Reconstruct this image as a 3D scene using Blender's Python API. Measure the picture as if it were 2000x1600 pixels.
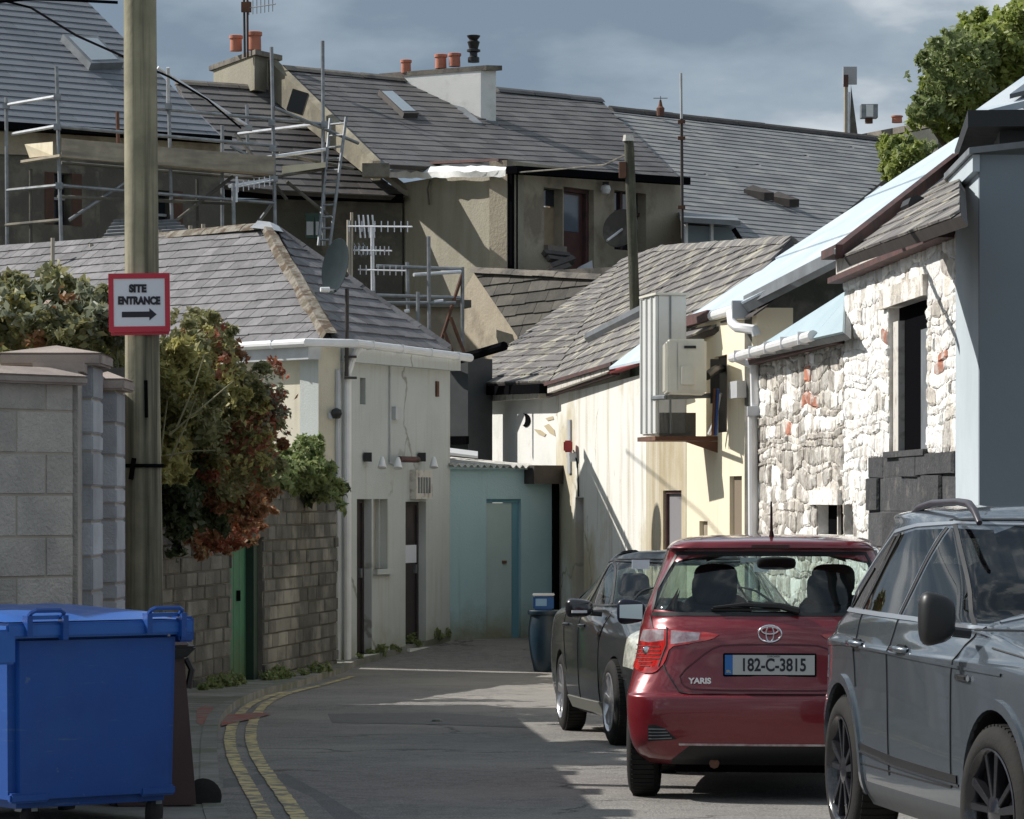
import bpy, bmesh, math, random
import numpy as np
from mathutils import Vector, Matrix, geometry, noise
from mathutils.bvhtree import BVHTree
R = random.Random(7)
S = bpy.context.scene
for o in list(bpy.data.objects): bpy.data.objects.remove(o)
V = Vector; rad = math.radians
# ---------------- camera, sky, sun, exposure
F = 7000.0; HZ = 975.0; CH = 1.65
cam = bpy.data.cameras.new('camera'); camo = bpy.data.objects.new('camera', cam); S.collection.objects.link(camo)
camo.location = (0, 0, CH); camo.rotation_euler = (rad(90), 0, 0)
cam.sensor_width = 36; cam.lens = 36*F/2000; cam.shift_y = (HZ-800)/2000; cam.clip_start = .5; cam.clip_end = 3000
S.camera = camo
SUN_EL, SUN_AZ = 39.0, -18.0
Ld = V((math.cos(rad(SUN_EL))*math.cos(rad(SUN_AZ)), math.cos(rad(SUN_EL))*math.sin(rad(SUN_AZ)), -math.sin(rad(SUN_EL))))
sl = bpy.data.lights.new('sun', 'SUN'); sl.energy = 5.0; sl.angle = rad(.53); sl.color = (1, .96, .90)
so = bpy.data.objects.new('sun', sl); S.collection.objects.link(so); so.rotation_euler = Ld.to_track_quat('-Z', 'Y').to_euler(); so.location = (-20, -5, 30)
W = bpy.data.worlds.new('World'); S.world = W; W.use_nodes = True
nt = W.node_tree; nt.nodes.clear()
def wn(t, **k):
    n = nt.nodes.new(t)
    for a, b in k.items(): setattr(n, a, b)
    return n
sky = wn('ShaderNodeTexSky', sky_type='NISHITA', sun_disc=False, sun_elevation=rad(SUN_EL), sun_rotation=math.atan2(-Ld.x, -Ld.y), air_density=1.4, dust_density=1.5)
bg = wn('ShaderNodeBackground'); bg.inputs[1].default_value = .098; ow = wn('ShaderNodeOutputWorld')
tc = wn('ShaderNodeTexCoord'); mp = wn('ShaderNodeMapping'); mp.inputs['Scale'].default_value = (1, 1, 2.6); mp.inputs['Location'].default_value = (.33, 0, .12)
n1 = wn('ShaderNodeTexNoise'); n1.inputs['Scale'].default_value = 8.5; n1.inputs['Detail'].default_value = 7; n1.inputs['Roughness'].default_value = .5
r1 = wn('ShaderNodeValToRGB'); e = r1.color_ramp.elements
e[0].position = .40; e[0].color = (2.0, 2.65, 3.4, 1); e[1].position = .62; e[1].color = (7.0, 7.4, 7.7, 1)
k = e.new(.52); k.color = (3.3, 4.0, 4.7, 1)
n2 = wn('ShaderNodeTexNoise'); n2.inputs['Scale'].default_value = 1.3; n2.inputs['Detail'].default_value = 5
r2 = wn('ShaderNodeValToRGB'); r2.color_ramp.elements[0].position = .3; r2.color_ramp.elements[1].position = .5
r2.color_ramp.elements[0].color = (.72, .72, .72, 1)
mx = wn('ShaderNodeMix', data_type='RGBA')
L = nt.links.new
L(tc.outputs['Generated'], mp.inputs[0]); L(mp.outputs[0], n1.inputs[0]); L(n1.outputs[0], r1.inputs[0]); L(tc.outputs['Generated'], n2.inputs[0]); L(n2.outputs[0], r2.inputs[0])
L(r2.outputs[0], mx.inputs[0]); L(sky.outputs[0], mx.inputs[6]); L(r1.outputs[0], mx.inputs[7]); L(mx.outputs[2], bg.inputs[0]); L(bg.outputs[0], ow.inputs[0])
S.view_settings.view_transform = 'Standard'; S.view_settings.look = 'None'; S.view_settings.gamma = 1; S.view_settings.use_curve_mapping = False
S.view_settings.exposure = 0.12
S.cycles.max_bounces = 6; S.cycles.transparent_max_bounces = 12

# ---------------- helpers
def P(px, py, Y): return V(((px-1000)/F*Y, Y, CH-(py-HZ)/F*Y))
def ray(px, py): return V(((px-1000)/F, 1, -(py-HZ)/F))
def pix(p): return (1000+F*p.x/p.y, HZ-F*(p.z-CH)/p.y)
CAMP = V((0, 0, CH))
GZ = [(-60, 0), (14, 0), (17.5, -.03), (21, -.10), (25, -.185), (27.4, -.23), (30, -.285), (34, -.37), (38, -.43), (41, -.50), (45, -.53), (47, -.47), (49.5, -.30), (52, -.27), (60, -.27), (2000, -.27)]
def gz(y):
    for (a, za), (b, zb) in zip(GZ, GZ[1:]):
        if a <= y <= b: return za+(zb-za)*(y-a)/(b-a)
    return GZ[-1][1]
def G(px, py, off=0):
    y0, y1 = 5.0, 400.0; r = ray(px, py)
    for _ in range(60):
        m = (y0+y1)/2
        if CH+r.z*m > gz(m): y0 = m
        else: y1 = m
    return V((r.x*y0, y0, gz(y0)+off))
WM = {}
def wmat(o): return WM.get(o, Matrix.Identity(4))
class MB:
    def __init__(s): s.v = []; s.f = []
    def add(s, vs, fs):
        k = len(s.v); s.v += [V(p) for p in vs]; s.f += [tuple(i+k for i in f) for f in fs]; return s
    def box(s, c, d, M=None):
        c = V(c); h = [x/2 for x in d]; q = []
        for x, y, z in ((-1,-1,-1),(1,-1,-1),(1,1,-1),(-1,1,-1),(-1,-1,1),(1,-1,1),(1,1,1),(-1,1,1)):
            p = V((x*h[0], y*h[1], z*h[2])); q.append(c+(M @ p if M else p))
        return s.hexa(q)
    def hexa(s, q): return s.add(q, [(0,3,2,1),(4,5,6,7),(0,1,5,4),(1,2,6,5),(2,3,7,6),(3,0,4,7)])
    def prism(s, poly, d):
        n = len(poly); d = V(d); a = [V(p) for p in poly]
        return s.add(a+[p+d for p in a], [tuple(range(n))[::-1], tuple(range(n, 2*n))]+[(i, (i+1) % n, n+(i+1) % n, n+i) for i in range(n)])
    def tube(s, pts, r, n=8, closed=False):
        pts = [V(p) for p in pts]; m = len(pts); rs = r if isinstance(r, (list, tuple)) else [r]*m; rings = []; up = V((0, 0, 1))
        last = None
        for i, p in enumerate(pts):
            t = (pts[min(i+1, m-1)]-pts[max(i-1, 0)]).normalized()
            a = last if last is not None else (V((1, 0, 0)) if abs(t.z) > .9 else up)
            b = t.cross(a).normalized(); a = b.cross(t).normalized(); last = a
            rings.append([p+(a*math.cos(q)+b*math.sin(q))*rs[i] for q in [2*math.pi*j/n for j in range(n)]])
        vs = [q for g in rings for q in g]; fs = [(i*n+j, i*n+(j+1) % n, (i+1)*n+(j+1) % n, (i+1)*n+j) for i in range(m-1) for j in range(n)]
        fs += [tuple(range(n))[::-1], tuple(range((m-1)*n, m*n))]
        return s.add(vs, fs)
    def lathe(s, prof, o, M=None, n=24, caps=True):
        o = V(o); vs = []
        for r, z in prof:
            for j in range(n):
                q = 2*math.pi*j/n; p = V((r*math.cos(q), r*math.sin(q), z)); vs.append(o+(M @ p if M else p))
        m = len(prof); fs = [(i*n+j, i*n+(j+1) % n, (i+1)*n+(j+1) % n, (i+1)*n+j) for i in range(m-1) for j in range(n)]
        if caps: fs += [tuple(range(n))[::-1], tuple(range((m-1)*n, m*n))]
        return s.add(vs, fs)
    def build(s, name, mat, parent=None, smooth=False, local=False, recalc=True, bevel=0, kind=None, loc=None, label=None):
        me = bpy.data.meshes.new(name)
        if parent is not None and not local:
            inv = wmat(parent).inverted(); vs = [inv @ p for p in s.v]
        elif parent is None and loc is not None: vs = [p-V(loc) for p in s.v]
        else: vs = s.v
        me.from_pydata([tuple(p) for p in vs], [], s.f); me.update()
        if recalc or bevel:
            bm = bmesh.new(); bm.from_mesh(me)
            if recalc: bmesh.ops.recalc_face_normals(bm, faces=bm.faces)
            if bevel: bmesh.ops.bevel(bm, geom=[x for x in bm.edges if len(x.link_faces) == 2 and x.calc_face_angle(0) > .5], offset=bevel, segments=2, affect='EDGES', clamp_overlap=True)
            bm.to_mesh(me); bm.free()
        ms = mat if isinstance(mat, (list, tuple)) else [mat]
        for x in ms: me.materials.append(x)
        if smooth:
            me.shade_smooth()
            try: me.set_sharp_from_angle(angle=rad(smooth if smooth is not True else 35))
            except Exception: pass
        o = bpy.data.objects.new(name, me); S.collection.objects.link(o)
        if parent is not None: o.parent = parent; WM[o] = wmat(parent)
        elif loc is not None: o.location = loc; WM[o] = Matrix.Translation(loc)
        if kind: o['kind'] = kind
        if label: o['label'] = label
        return o
def tag(o, label=None, cat=None, group=None, kind=None):
    for a, b in (('label', label), ('category', cat), ('group', group), ('kind', kind)):
        if b: o[a] = b
    return o
def T(name, label, cat, loc=(0, 0, 0), rz=0, group=None, M=None):
    o = bpy.data.objects.new(name, None); o.empty_display_size = .2; S.collection.objects.link(o)
    m = M if M else Matrix.Translation(V(loc)) @ Matrix.Rotation(rz, 4, 'Z')
    o.matrix_local = m; WM[o] = m; return tag(o, label, cat, group)
def inst(src_me, name, parent, Mw):
    o = bpy.data.objects.new(name, src_me); S.collection.objects.link(o); o.parent = parent
    o.matrix_local = wmat(parent).inverted() @ Mw; WM[o] = Mw; return o
# ---------------- materials
def col(c): return (c[0], c[1], c[2], 1)
def M_(name, c, rough=.85, c2=None, sc=3, det=6, lo=.35, hi=.65, c3=None, sc3=.6, lo3=.5, hi3=.62, bump=0, bsc=60, metal=0, coat=0, spec=.5, rnd=0, streak=None, stlo=.45, sthi=.7, stsc=(14, 14, .7), low=None, lowz=.6, trans=0, coord='Object', speck=None, crack=False, scuff=None):
    m = bpy.data.materials.new(name); m.use_nodes = True; t = m.node_tree; b = t.nodes['Principled BSDF']; N = t.nodes.new; K = t.links.new
    b.inputs['Roughness'].default_value = rough; b.inputs['Metallic'].default_value = metal; b.inputs['Specular IOR Level'].default_value = spec
    b.inputs['Coat Weight'].default_value = coat; b.inputs['Coat Roughness'].default_value = .04
    tcn = N('ShaderNodeTexCoord'); co = tcn.outputs[coord]
    def noi(scale, d=6, vec=None):
        n = N('ShaderNodeTexNoise'); n.inputs['Scale'].default_value = scale; n.inputs['Detail'].default_value = d; n.inputs['Roughness'].default_value = .6; K(vec or co, n.inputs[0]); return n.outputs[0]
    def rng(x, a, z):
        n = N('ShaderNodeMapRange'); n.inputs[1].default_value = a; n.inputs[2].default_value = z; K(x, n.inputs[0]); return n.outputs[0]
    def mix(f, a, z, mode='MIX'):
        n = N('ShaderNodeMix'); n.data_type = 'RGBA'; n.blend_type = mode
        if isinstance(f, float): n.inputs[0].default_value = f
        else: K(f, n.inputs[0])
        for q, i in ((a, 6), (z, 7)):
            if isinstance(q, tuple): n.inputs[i].default_value = q
            else: K(q, n.inputs[i])
        return n.outputs[2]
    cur = col(c)
    if c2: cur = mix(rng(noi(sc, det), lo, hi), cur, col(c2))
    if c3: cur = mix(rng(noi(sc3, 5), lo3, hi3), cur, col(c3))
    if streak:
        mpn = N('ShaderNodeMapping'); mpn.inputs['Scale'].default_value = stsc; K(co, mpn.inputs[0])
        cur = mix(rng(noi(1, 5, mpn.outputs[0]), stlo, sthi), cur, col(streak))
    if low:
        sp = N('ShaderNodeSeparateXYZ'); K(co, sp.inputs[0]); ad = N('ShaderNodeMath'); ad.operation = 'MULTIPLY_ADD'; K(noi(2.5), ad.inputs[0]); ad.inputs[1].default_value = lowz*1.6; K(sp.outputs[2], ad.inputs[2])
        cur = mix(rng(ad.outputs[0], lowz*1.7, lowz*.5), cur, col(low))
    if crack:
        wv = N('ShaderNodeVectorMath'); wv.operation = 'ADD'; nn_ = N('ShaderNodeTexNoise'); nn_.inputs['Scale'].default_value = 1.5; nn_.inputs['Detail'].default_value = 6; K(co, nn_.inputs[0]); K(co, wv.inputs[0]); K(nn_.outputs[1], wv.inputs[1])
        vo = N('ShaderNodeTexVoronoi'); vo.feature = 'DISTANCE_TO_EDGE'; vo.inputs['Scale'].default_value = .32; K(wv.outputs[0], vo.inputs[0]); v1 = rng(vo.outputs[0], .012, .003)
        v2 = rng(noi(.7, 3), .48, .56); ml = N('ShaderNodeMath'); ml.operation = 'MULTIPLY'; K(v1, ml.inputs[0]); K(v2, ml.inputs[1]); cur = mix(ml.outputs[0], cur, (.06, .058, .055, 1) if crack is True else col(crack))
    if scuff:
        mq = N('ShaderNodeMapping'); mq.inputs['Scale'].default_value = (2.2, 2.2, 26); mq.inputs['Rotation'].default_value = (0, .12, 0); K(co, mq.inputs[0]); cur = mix(rng(noi(2, 8, mq.outputs[0]), .62, .72), cur, col(scuff)); cur = mix(rng(noi(16, 6), .66, .70), cur, col(scuff))
    if rnd:
        oi = N('ShaderNodeObjectInfo'); ge = N('ShaderNodeNewGeometry'); a1 = N('ShaderNodeMath'); a1.operation = 'ADD'; K(oi.outputs['Random'], a1.inputs[0]); K(ge.outputs['Random Per Island'], a1.inputs[1])
        fr = N('ShaderNodeMath'); fr.operation = 'FRACT'; K(a1.outputs[0], fr.inputs[0]); mr = N('ShaderNodeMapRange'); mr.inputs[3].default_value = 1-rnd; mr.inputs[4].default_value = 1+rnd; K(fr.outputs[0], mr.inputs[0])
        cur = mix(1.0, cur, mr.outputs[0], 'MULTIPLY')
    if speck: cur = mix(rng(noi(bsc*1.5, 2), .5, .75), cur, col(speck))
    if isinstance(cur, tuple): b.inputs['Base Color'].default_value = cur
    else: K(cur, b.inputs['Base Color'])
    if bump:
        bn = N('ShaderNodeBump'); bn.inputs['Strength'].default_value = bump; bn.inputs['Distance'].default_value = .02; K(noi(bsc, 6), bn.inputs['Height']); K(bn.outputs[0], b.inputs['Normal'])
    if rough > .3 and not coat:
        K(rng_out(N, K, noi(8, 3), rough-.08, min(1, rough+.08)), b.inputs['Roughness'])
    return m
def rng_out(N, K, x, a, z):
    n = N('ShaderNodeMapRange'); n.inputs[3].default_value = a; n.inputs[4].default_value = z; K(x, n.inputs[0]); return n.outputs[0]
def glass_mat(name, tint=.5, ior=1.5, col_=(.9, 1, .97)):
    m = bpy.data.materials.new(name); m.use_nodes = True; t = m.node_tree; t.nodes.clear(); N = t.nodes.new; K = t.links.new
    a = N('ShaderNodeBsdfTransparent'); a.inputs[0].default_value = (tint*col_[0], tint*col_[1], tint*col_[2], 1); g = N('ShaderNodeBsdfGlossy'); g.inputs['Roughness'].default_value = .015
    lw = N('ShaderNodeLayerWeight'); pw = N('ShaderNodeMath'); pw.operation = 'POWER'; K(lw.outputs['Facing'], pw.inputs[0]); pw.inputs[1].default_value = 4.5; f = N('ShaderNodeMapRange'); K(pw.outputs[0], f.inputs[0]); f.inputs[3].default_value = .06; f.inputs[4].default_value = .95; x = N('ShaderNodeMixShader'); o = N('ShaderNodeOutputMaterial')
    K(f.outputs[0], x.inputs[0]); K(a.outputs[0], x.inputs[1]); K(g.outputs[0], x.inputs[2]); K(x.outputs[0], o.inputs[0]); return m
m_asph = M_('asphalt', (.205, .192, .178), .9, (.145, .138, .13), 7, lo=.42, hi=.62, c3=(.265, .245, .22), sc3=.5, lo3=.45, hi3=.65, bump=1.0, bsc=45, speck=(.40, .38, .35), crack=True)
m_pave = M_('pavement', (.26, .25, .23), .9, (.17, .17, .15), 2, c3=(.13, .14, .10), sc3=1.5, bump=.4, bsc=50)
m_earth = M_('earth', (.16, .15, .12), .95, (.10, .11, .07), .8, bump=.4)
m_yel = M_('road_paint', (.60, .49, .23), .85, (.21, .19, .165), 8, lo=.46, hi=.56, bump=.4)
m_redp = M_('red_paint', (.30, .07, .05), .85, (.20, .17, .15), 5, lo=.42, hi=.58)
m_slateA = M_('slate_grey', (.125, .12, .128), .66, (.175, .168, .172), 1.4, c3=(.11, .105, .11), sc3=4, bump=.35, bsc=25, rnd=.28)
m_slateB = M_('slate_brown', (.165, .153, .148), .78, (.12, .112, .11), 1.6, c3=(.33, .31, .25), sc3=3, bump=.4, bsc=25, rnd=.22)
m_slateC = M_('slate_far', (.095, .091, .093), .62, (.135, .126, .122), 1.2, c3=(.085, .08, .08), sc3=.35, bump=.3, bsc=12, rnd=.25)
m_slateD = M_('slate_new', (.15, .162, .185), .5, (.18, .19, .21), .8, bump=.15, bsc=12, rnd=.1)
m_slateE = M_('slate_blue', (.21, .215, .22), .6, (.155, .16, .17), .7, c3=(.26, .26, .25), sc3=1.5, bump=.2, bsc=12, rnd=.12)
m_slateF = M_('slate_dark', (.06, .054, .048), .85, (.11, .10, .08), 2.5, bump=.5, bsc=20, rnd=.35)
m_cream = M_('cream_render', (.55, .575, .56), .9, (.49, .515, .50), 1.0, streak=(.44, .43, .37), stlo=.52, sthi=.85, low=(.25, .26, .16), lowz=.55, bump=.3, bsc=50, crack=(.30, .30, .27))
m_creamL = M_('cream_render_stained', (.66, .62, .50), .9, (.56, .52, .42), 1.2, streak=(.42, .37, .27), stlo=.50, sthi=.85, stsc=(5, 5, .5), bump=.25, bsc=50)
m_teal = M_('teal_render', (.37, .53, .57), .88, (.40, .56, .59), .9, streak=(.27, .40, .41), stlo=.58, sthi=.95, low=(.20, .19, .11), lowz=.55, bump=.3, bsc=40)
m_teald = M_('teal_door_paint', (.42, .53, .52), .7, (.38, .49, .48), 2, low=(.20, .17, .08), lowz=.5)
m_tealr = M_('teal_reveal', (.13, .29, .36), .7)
m_white = M_('white_render', (.80, .79, .76), .88, (.72, .72, .69), 1.2, c3=(.60, .60, .56), sc3=2.0, lo3=.56, hi3=.75, bump=.25, bsc=40)
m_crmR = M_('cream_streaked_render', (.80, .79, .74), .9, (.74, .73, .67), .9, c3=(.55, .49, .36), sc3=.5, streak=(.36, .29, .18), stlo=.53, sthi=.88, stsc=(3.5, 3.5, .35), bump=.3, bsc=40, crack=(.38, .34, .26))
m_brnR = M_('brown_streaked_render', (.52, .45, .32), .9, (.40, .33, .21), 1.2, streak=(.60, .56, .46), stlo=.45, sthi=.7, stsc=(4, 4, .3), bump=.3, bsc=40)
m_yelR = M_('pale_yellow_render', (.82, .74, .56), .88, (.79, .70, .53), 1.0, streak=(.60, .51, .36), stlo=.58, sthi=.95, stsc=(5, 5, .4), bump=.2, bsc=40)
m_beige = M_('roughcast', (.32, .295, .235), .95, (.26, .24, .19), .7, streak=(.20, .18, .13), stlo=.48, sthi=.8, stsc=(2.4, 2.4, .35), bump=.7, bsc=18)
m_beigeL = M_('roughcast_pale', (.42, .37, .28), .95, (.33, .28, .21), .6, c3=(.24, .20, .15), sc3=.9, bump=.6, bsc=18)
m_grimsh = M_('grimy_shade_render', (.13, .12, .10), .95, (.08, .076, .068), .5, c3=(.18, .165, .135), sc3=1.5, bump=.6, bsc=15)  # grimy render, darkened further for shade on walls behind the scaffold
m_mosst = M_('dark_stone_render', (.10, .10, .085), .95, (.055, .06, .05), .7, c3=(.16, .15, .13), sc3=1.6, bump=1, bsc=6)
m_greyR = M_('grey_painted_render', (.21, .25, .28), .8, (.19, .23, .26), .8, bump=.1, bsc=40)
m_greyL = M_('grey_render_lit_face', (.50, .56, .60), .75, (.40, .46, .5), .8, bump=.1, bsc=40)  # paler copy of the grey wall render, sunlight put into the colour
m_mort = M_('mortar', (.33, .29, .23), .95, (.24, .21, .17), 3, bump=.5)
m_block = M_('concrete_block', (.50, .46, .41), .95, (.38, .355, .32), 4, c3=(.56, .51, .45), sc3=1.2, bump=.9, bsc=45, rnd=.16)
m_quoin = M_('smooth_stone', (.46, .48, .51), .85, (.34, .35, .37), 3, bump=.4, rnd=.25)
m_mortL = M_('pale_mortar', (.42, .37, .30), .95, (.34, .30, .24), 4)
m_cap = M_('sandstone_cap', (.38, .32, .28), .85, (.27, .22, .195), 3, bump=.3)
m_brick = M_('old_brick', (.15, .145, .13), .95, (.075, .075, .068), 3, c3=(.25, .24, .21), sc3=.8, bump=.8, bsc=30, rnd=.3)
m_brickm = M_('old_mortar', (.09, .088, .075), .95, (.15, .14, .12), 3, bump=.6)
m_stoneW = M_('whitewashed_stone', (.86, .85, .82), .92, (.58, .53, .46), 7, lo=.54, hi=.66, c3=(.62, .58, .52), sc3=2.2, lo3=.56, hi3=.62, bump=1, bsc=22, rnd=.16)
m_stoneG = M_('bare_rubble_stone', (.52, .48, .42), .95, (.34, .31, .28), 6, lo=.42, hi=.6, c3=(.68, .65, .60), sc3=3.2, lo3=.5, hi3=.58, bump=1, bsc=25, rnd=.3)
m_stoneM = M_('rubble_mortar', (.66, .63, .58), .95, (.46, .42, .36), 9, c3=(.80, .78, .75), sc3=2, lo3=.38, hi3=.55, bump=1, bsc=20)
m_redb = M_('red_brick', (.50, .20, .12), .9, (.36, .15, .10), 5, c3=(.6, .5, .45), sc3=6, bump=.6, rnd=.2)
m_blackp = M_('black_painted_stone', (.035, .037, .042), .7, (.06, .06, .062), 5, c3=(.13, .12, .11), sc3=4, lo3=.6, hi3=.7, bump=.8, bsc=20, rnd=.3)
m_dark = M_('dark_interior', (.006, .006, .007), .95, spec=.0)
m_darkw = M_('dark_timber', (.035, .03, .028), .7, (.06, .05, .045), 5)
m_maroon = M_('maroon_timber', (.11, .045, .04), .75, (.05, .03, .03), 4, bump=.3)
m_upvc = M_('white_upvc', (.78, .78, .79), .35, (.70, .70, .70), 3)
m_upvcg = M_('grey_upvc', (.50, .52, .54), .45, (.42, .43, .45), 3)
m_lead = M_('lead_flashing', (.22, .24, .26), .55, (.15, .16, .17), 3, metal=.2)
m_wframe = M_('weathered_white_timber', (.60, .57, .52), .8, (.35, .31, .27), 8, lo=.5, hi=.65)
m_green = M_('green_door_paint', (.035, .155, .085), .6, (.03, .13, .07), 2, low=(.06, .08, .03), lowz=.8, bump=.2)
m_doorb = M_('dark_brown_door', (.05, .038, .038), .5, (.035, .028, .03), 4)
m_doorr = M_('brown_varnished_door', (.10, .045, .04), .5, (.07, .03, .028), 3)
m_ter = M_('terracotta', (.52, .20, .13), .85, (.40, .15, .10), 3, bump=.2)
m_conc = M_('weathered_concrete', (.17, .15, .13), .95, (.25, .22, .18), 4, c3=(.10, .09, .08), sc3=2, bump=.7)
m_steel = M_('galvanised_steel', (.32, .335, .35), .5, (.20, .21, .22), 6, metal=.75)
m_steelb = M_('sunlit_tube', (.75, .77, .80), .38, (.6, .6, .62), 6, metal=.4)  # pale copy of the steel, sunlit brightness put into its colour
m_board = M_('scaffold_board', (.42, .36, .27), .85, (.30, .26, .20), 4, streak=(.22, .19, .15), stsc=(1, 1, 8))
m_boardL = M_('clean_board', (.78, .70, .52), .8, (.66, .58, .42), 4)
m_pole = M_('telegraph_pole', (.36, .33, .23), .88, (.22, .205, .14), 3, streak=(.06, .06, .04), stlo=.46, sthi=.66, stsc=(11, 11, .30), bump=.25, bsc=12)
m_pole2 = M_('old_pole', (.12, .115, .08), .9, (.06, .065, .04), 4, streak=(.05, .05, .035), stlo=.48, sthi=.6, stsc=(14, 14, .6), bump=.6)
m_blue = M_('blue_plastic', (.006, .070, .31), .45, (.005, .052, .25), 2, c3=(.012, .075, .29), sc3=1.2, bump=.08, bsc=30, spec=.5, scuff=(.05, .11, .26), low=(.03, .045, .09), lowz=.22)
m_bluel = M_('blue_lid_plastic', (.03, .13, .46), .30, (.02, .11, .40), 2, spec=.6)
m_brown = M_('brown_plastic', (.085, .045, .04), .5, (.07, .036, .032), 3)
m_black = M_('black_plastic', (.012, .012, .013), .45)
m_rub = M_('rubber', (.014, .014, .014), .85, (.024, .023, .021), 8, bump=.2, spec=.25)
m_signw = M_('sign_white', (.72, .74, .80), .4)
m_signr = M_('sign_red', (.50, .025, .05), .4)
m_ink = M_('black_print', (.01, .01, .02), .5)
m_duct = M_('duct_metal', (.66, .67, .65), .5, (.60, .60, .58), 3, streak=(.50, .50, .47), stlo=.6, sthi=.9)
m_acw = M_('ac_case', (.68, .66, .58), .5, (.60, .58, .50), 3, streak=(.45, .43, .37), stlo=.6, sthi=.9)
m_paleroof = M_('pale_fibre_cement', (.47, .54, .60), .6, (.42, .50, .56), 1.5, c3=(.52, .57, .61), sc3=.8, bump=.15, bsc=20)
m_blueroof = M_('blue_grey_sheet', (.38, .48, .52), .55, (.33, .43, .48), 1.5, bump=.15, bsc=20)
m_glassb = M_('window_glass_dark', (.02, .025, .035), .08, spec=.8)
m_skyl = M_('skylight_glass', (.35, .40, .44), .08, spec=1)
m_rust = M_('rusty_metal', (.16, .07, .04), .85, (.10, .05, .035), 6)
m_barrel = M_('blue_barrel', (.010, .034, .06), .4, (.008, .022, .035), 3)
m_parap = M_('weathered_parapet_render', (.21, .185, .135), .95, (.13, .12, .09), 1.5, c3=(.30, .27, .20), sc3=.8, bump=.6, bsc=15)
m_mossy = M_('mossy_mortar', (.24, .215, .18), .95, (.12, .10, .07), 5, lo=.45, hi=.58, c3=(.09, .06, .035), sc3=4, lo3=.52, hi3=.6, bump=1, bsc=18)
m_curt = M_('pale_curtain', (.45, .43, .36), .9, (.36, .34, .28), 2)
class Plane:
    def __init__(s, a, b, c):
        s.o = V(a); s.n = (V(b)-s.o).cross(V(c)-s.o).normalized()
        if s.n.dot(s.o-CAMP) > 0: s.n = -s.n
    def hit(s, px, py, off=0):
        r = ray(px, py); t = ((s.o+s.n*off)-CAMP).dot(s.n)/r.dot(s.n); return CAMP+r*t
class Wall(Plane):
    def __init__(s, a, b):
        A = P(a[0], HZ, a[1]); B = P(b[0], HZ, b[1]); A.z = B.z = 0
        s.o = A; s.u = (B-A).normalized(); s.n = V((s.u.y, -s.u.x, 0)); s.len = (B-A).length
        if s.n.dot(A-V((0, 0, 0))) > 0: s.n = -s.n
    def at(s, u, z, off=0): return s.o+s.u*u+V((0, 0, z))+s.n*off
    def uz(s, px, py, off=0): p = s.hit(px, py, off); return ((p-s.o).dot(s.u), p.z)
    def rect(s, x0, y0, x1, y1):
        u0 = s.uz(x0, HZ)[0]; u1 = s.uz(x1, HZ)[0]; xc = (x0+x1)/2
        a, b = s.uz(xc, y0)[1], s.uz(xc, y1)[1]; return (min(u0, u1), min(a, b), max(u0, u1), max(a, b))
    def bx(s, mb, r, d0, d1):
        u0, z0, u1, z1 = r; return mb.hexa([s.at(u0, z0, d0), s.at(u1, z0, d0), s.at(u1, z0, d1), s.at(u0, z0, d1), s.at(u0, z1, d0), s.at(u1, z1, d0), s.at(u1, z1, d1), s.at(u0, z1, d1)])
    def box(s, x0, y0, x1, y1, d0, d1, mb=None): return s.bx(mb or MB(), s.rect(x0, y0, x1, y1), d0, d1)
def wallmesh(W_, poly, holes, th=.35, mb=None):
    """poly: (u,z) outline; holes: (u0,z0,u1,z1); a wall of thickness th with true openings"""
    mb = mb or MB(); loops = [[V((u, z, 0)) for u, z in poly]]+[[V((a, b, 0)), V((a, d, 0)), V((c, d, 0)), V((c, b, 0))] for a, b, c, d in holes]
    tris = geometry.tessellate_polygon(loops); flat = [p for l in loops for p in l]; n = len(flat)
    vs = [W_.at(p.x, p.y, 0) for p in flat]+[W_.at(p.x, p.y, -th) for p in flat]
    fs = [tuple(t) for t in tris]+[tuple(i+n for i in t)[::-1] for t in tris]; k = 0
    for l in loops:
        m = len(l); fs += [(k+i, k+(i+1) % m, n+k+(i+1) % m, n+k+i) for i in range(m)]; k += m
    return mb.add(vs, fs)
def wall(name, W_, pts, holes, mat, parent, th=.35, pxpts=True):
    poly = [W_.uz(*p) for p in pts] if pxpts else pts
    return wallmesh(W_, poly, [W_.rect(*h) for h in holes], th).build(name, mat, parent)
def clip(poly, a, b):
    """keep side left of a->b"""
    out = []; n = len(poly)
    def sd(p): return (b[0]-a[0])*(p[1]-a[1])-(b[1]-a[1])*(p[0]-a[0])
    for i in range(n):
        p, q = poly[i], poly[(i+1) % n]; sp, sq = sd(p), sd(q)
        if sp >= 0: out.append(p)
        if (sp >= 0) != (sq >= 0):
            t = sp/(sp-sq); out.append((p[0]+(q[0]-p[0])*t, p[1]+(q[1]-p[1])*t))
    return out
def area2(p): return sum(p[i][0]*p[(i+1) % len(p)][1]-p[(i+1) % len(p)][0]*p[i][1] for i in range(len(p)))/2
def clipto(poly, cp):
    if area2(cp) < 0: cp = cp[::-1]
    for i in range(len(cp)):
        if len(poly) < 3: return []
        poly = clip(poly, cp[i], cp[(i+1) % len(cp)])
    return poly
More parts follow.
